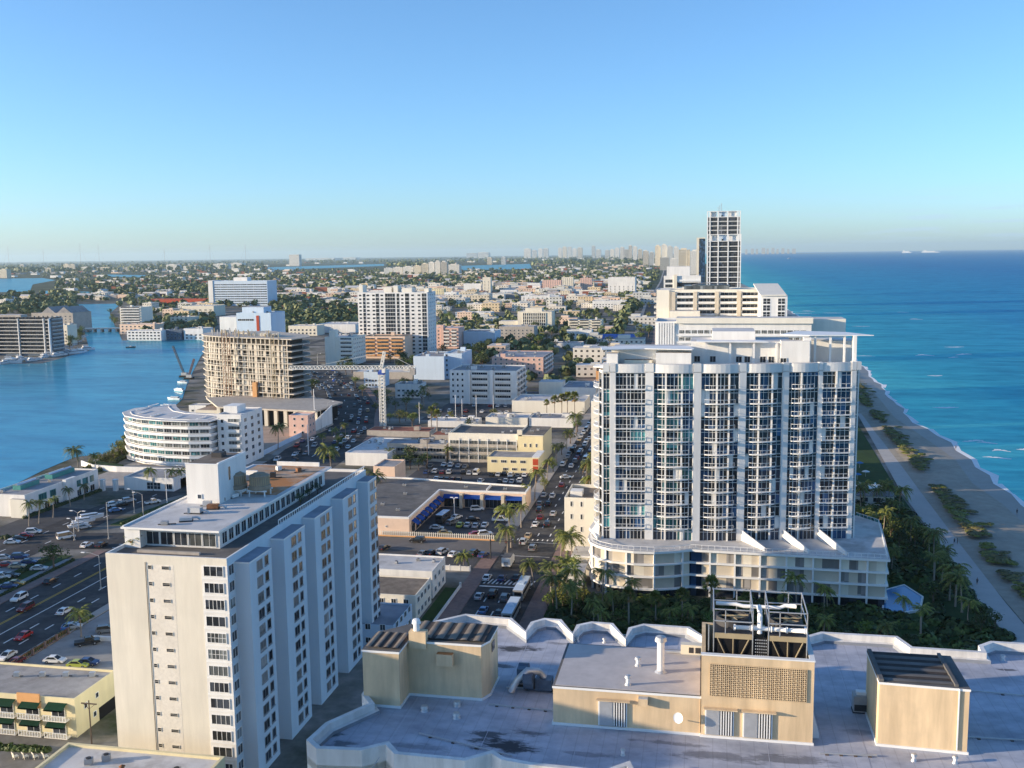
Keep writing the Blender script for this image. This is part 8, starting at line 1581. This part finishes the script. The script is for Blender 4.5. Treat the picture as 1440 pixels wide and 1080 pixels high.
houses([(620, 430), (905, 430), (905, 520), (830, 560), (700, 500), (620, 470)], 34, (0, 1, 2, 3, 3), 20); houses([(440, 405), (905, 395), (915, 432), (620, 440), (500, 440), (430, 430)], 150, (0, 1, 1, 2, 3, 0, 2), 17, 1.0, 1.6); houses([(200, 436), (300, 432), (300, 462), (210, 466)], 10, (0, 2, 3), 24); houses([(380, 428), (505, 420), (505, 444), (385, 446)], 16, (1, 0, 4, 6), 26); houses([(60, 418), (500, 384), (500, 412), (300, 418), (120, 424)], 60, (4, 5, 5, 6, 0), 34, 1.2, 2.0); houses([(0, 418), (110, 418), (100, 430), (0, 432)], 8, (5, 6, 0), 34, 1, 1.6); houses([(500, 384), (900, 376), (915, 394), (500, 404)], 80, (0, 5, 5, 6, 1), 34, 1.1, 1.9)
# suburb roofs too far to tell apart, one object
def px_field(poly, n):
    out = []; xs = [p[0] for p in poly]; ys = [p[1] for p in poly]
    while len(out) < n:
        x, y = random.uniform(min(xs), max(xs)), random.uniform(min(ys), max(ys)); ins = False
        for i in range(len(poly)):
            (x0, y0), (x1, y1) = poly[i], poly[i - 1]
            if (y0 > y) != (y1 > y) and x < (x1 - x0) * (y - y0) / (y1 - y0) + x0: ins = not ins
        if ins: out.append(at(x, y))
    return out
WATER_PX = [(0, 391, 78, 410), (60, 409, 164, 416), (370, 371, 545, 380), (640, 370, 750, 380), (105, 424, 168, 500), (0, 478, 286, 700), (150, 385, 206, 391)]
def wet(c):
    x, y = pr(c.x, c.y, 0); return any(a < x < b_ and t_ < y < u for a, t_, b_, u in WATER_PX)
b = MB(); ms = ['roof_white', 'pale_cream', 'roof_grey', 'peach', 'white', 'roof_tile', 'white']
for c in px_field([(0, 376), (930, 362), (930, 378), (500, 388), (0, 392)], 300) + px_field([(430, 392), (900, 384), (905, 420), (430, 428)], 420) + px_field([(60, 396), (430, 386), (430, 420), (60, 420)], 240):
    if wet(c) or not free(c.x, c.y, 10): continue
    s = 1 + c.y / 5000; w_, d_, h_ = random.uniform(12, 26) * s, random.uniform(9, 16) * s, random.uniform(4, 8) * s ** .7; b.box(c.x, c.x + w_, c.y, c.y + d_, 0, h_, random.choice(ms[1:]), random.choice(ms))
tag(b.build('suburb_roofs'), 'countless pale roofs of the flat suburbs far inland', 'suburb', None, 'stuff')
# far trees: one object of leaf clumps
def clumps(name, label, pts, leaf):
    V, F = [], []; k = 0; rng = np.random.default_rng(8)
    for c, s, n in pts:
        for i in range(n):
            d = rng.normal(size=3); d /= np.linalg.norm(d); p = np.array([c.x, c.y, s * .62]) + d * np.array([s * .62, s * .62, s * .42]) * rng.uniform(.5, 1.05); u = np.cross(d, rng.normal(size=3)); u /= np.linalg.norm(u); v = np.cross(d, u) + d * rng.uniform(-.6, .6); q = s * rng.uniform(.22, .42)
            V += [p - u * q, p + v * q * .8, p + u * q, p - v * q * .8]; F.append((k, k + 1, k + 2, k + 3)); k += 4
    me = bpy.data.meshes.new(name); V = np.array(V, dtype=np.float32); me.vertices.add(len(V)); me.vertices.foreach_set('co', V.ravel()); n = len(F); me.loops.add(n * 4); me.loops.foreach_set('vertex_index', np.arange(n * 4, dtype=np.int32)); me.polygons.add(n); me.polygons.foreach_set('loop_start', np.arange(0, n * 4, 4, dtype=np.int32)); me.polygons.foreach_set('loop_total', np.full(n, 4, dtype=np.int32)); me.materials.append(MATS[leaf]); me.update(calc_edges=True); me.validate()
    o = bpy.data.objects.new(name, me); COL.objects.link(o); tag(o, label, 'trees', None, 'stuff')
pts = []
def addf(poly, n, s0, s1, k):
    for c in px_field(poly, n):
        if not wet(c) and free(c.x, c.y, 2) and not (-75 < c.x + (c.y - 700) * .022 + 5 < -38 and c.y < 2500): pts.append((c, random.uniform(s0, s1), k))
addf([(420, 405), (905, 392), (918, 440), (905, 470), (740, 500), (620, 480), (505, 440), (420, 440)], 640, 5, 9, 22); addf([(380, 420), (505, 420), (505, 466), (385, 470)], 260, 8, 13, 26); addf([(60, 384), (500, 374), (930, 364), (925, 396), (500, 408), (60, 420)], 2400, 9, 17, 14); addf([(0, 372), (930, 358), (930, 372), (0, 386)], 1700, 20, 40, 9); addf([(60, 412), (430, 405), (430, 432), (60, 432)], 320, 7, 12, 18); addf([(0, 414), (110, 416), (110, 446), (0, 446)], 120, 10, 15, 22); addf([(200, 432), (300, 430), (300, 468), (200, 472)], 120, 7, 11, 22); addf([(880, 395), (916, 392), (916, 470), (872, 470)], 130, 8, 13, 26); addf([(620, 470), (900, 470), (900, 560), (640, 530)], 140, 5, 9, 24)
clumps('far_woods', 'dark green tree cover spreading over the far suburbs to the horizon', pts, 'far_leaf')
# distant towers of the skyline
random.seed(55); TW = []
def dt(x0, x1, yb, yt): TW.append((x0, x1, yb, yt))
for q in ((737, 746.5, 363, 350), (748, 755, 363, 352), (757, 763, 363, 350), (764, 771, 363, 349.5), (785, 790, 363, 349), (791, 797, 363, 347.5), (798, 804, 363, 347.5), (805, 811, 363, 350), (812, 819, 363, 348.5), (832, 837, 363, 346), (838, 845, 363, 351), (851, 857, 365, 352), (858, 864, 365, 351), (865, 871, 365, 349), (872, 878, 366, 348), (878, 884, 366, 351), (884, 889, 366, 345.5), (890, 896, 366, 347), (897, 903, 368, 351), (904, 912, 373, 353), (913, 920, 373, 355), (921, 929, 374, 346), (930, 938, 374, 344.5), (938, 946, 374, 347), (947, 954, 376, 348), (928, 941, 380, 362), (942, 953, 382, 364), (954, 970, 386, 351), (970.5, 985, 386, 353), (656, 671, 363, 356), (672, 687, 363, 355), (685, 692, 372, 362.5), (705, 711, 372, 361.5), (582, 592, 386, 374), (593, 602, 386, 371), (603, 611, 386, 369), (612, 619, 386, 367.5), (620, 629, 386, 368), (630, 646, 384, 372), (540, 552, 386, 377), (553, 566, 386, 376), (567, 581, 386, 375), (90, 97, 382, 371.5), (98, 106, 382, 372), (64, 72, 384, 377), (176, 190, 381, 375.5), (194, 212, 381, 376), (234, 249, 381, 372), (0, 10, 391, 379), (28, 34, 378, 372), (112, 130, 380, 375.5), (135, 160, 381, 376), (258, 280, 380, 374), (300, 318, 378, 371), (324, 340, 377, 370), (430, 470, 366, 363), (480, 500, 365, 362)): dt(*q)
TW.sort(key=lambda q: -(q[0] + q[1]))
for i, (x0, x1, yb, yt) in enumerate(TW):
    c = at((x0 + x1) / 2, yb); X0, X1 = xat(x0, c.y), xat(x1, c.y); h = zat((X0 + X1) / 2, c.y, yt); w_ = X1 - X0; d_ = w_ * .8; b = MB(); m = random.choice(('far_white', 'far_band', 'far_white', 'far_white', 'far_dark', 'far_band')); b.box(0, w_, 0, d_, 0, h, m, 'roof_white'); b.box(w_ * .2, w_ * .7, d_ * .2, d_ * .8, h, h * 1.05 + 1, 'house_trim', 'roof_white')
    o = b.build('distant_tower'); o.location = (X0, c.y, 0); cl = random.choice([TINTS[q] for q in (0, 0, 1, 3, 5)]); tint(o, cl[0]); tag(o, f'distant {cl[1]} tower block, {ordw(i)} along the skyline counted from the ocean end', 'tower', 'distant tower blocks of the skyline')
# far coast across the water
flat('far_coast', [(400, 30500), (3000, 30500), (5200, 34000), (0, 34000)], .3, 'ground_mix')
for i, (px, wd, yt) in enumerate(((1048, 3, 350.5), (1056, 4, 349.5), (1063, 3, 350), (1071, 5, 348.5), (1078, 3, 349.5), (1085, 4, 348.5), (1092, 3, 349.8), (1099, 4, 349), (1107, 3, 350), (1114, 5, 349.6))):
    Y = 31000; X0, X1 = xat(px, Y), xat(px + wd, Y); h = max(60, zat(X0, Y, yt)); b = MB(); b.box(0, X1 - X0, 0, 60, 0, h, 'concrete'); o = b.build('distant_tower'); o.location = (X0, Y, 0); tag(o, f'tiny hazy tower on the coast across the sea, {ordw(i)} from the twin glass towers', 'tower', 'hazy towers across the sea')
# the air itself
m = bpy.data.materials.new('haze'); m.use_nodes = True; n = m.node_tree.nodes; n.remove(n['Principled BSDF']); v = n.new('ShaderNodeVolumePrincipled'); v.inputs['Color'].default_value = (.66, .88, 1.0, 1); v.inputs['Density'].default_value = HAZE; v.inputs['Anisotropy'].default_value = .2; m.node_tree.links.new(v.outputs[0], n['Material Output'].inputs['Volume']); MATS['haze'] = m
b = MB(); Q = 62000; b.box(-Q, Q, -600, Q, -1.0, 420, 'haze'); tag(b.build('haze'), 'thin bluish sea haze over the whole town', 'haze', None, 'stuff')
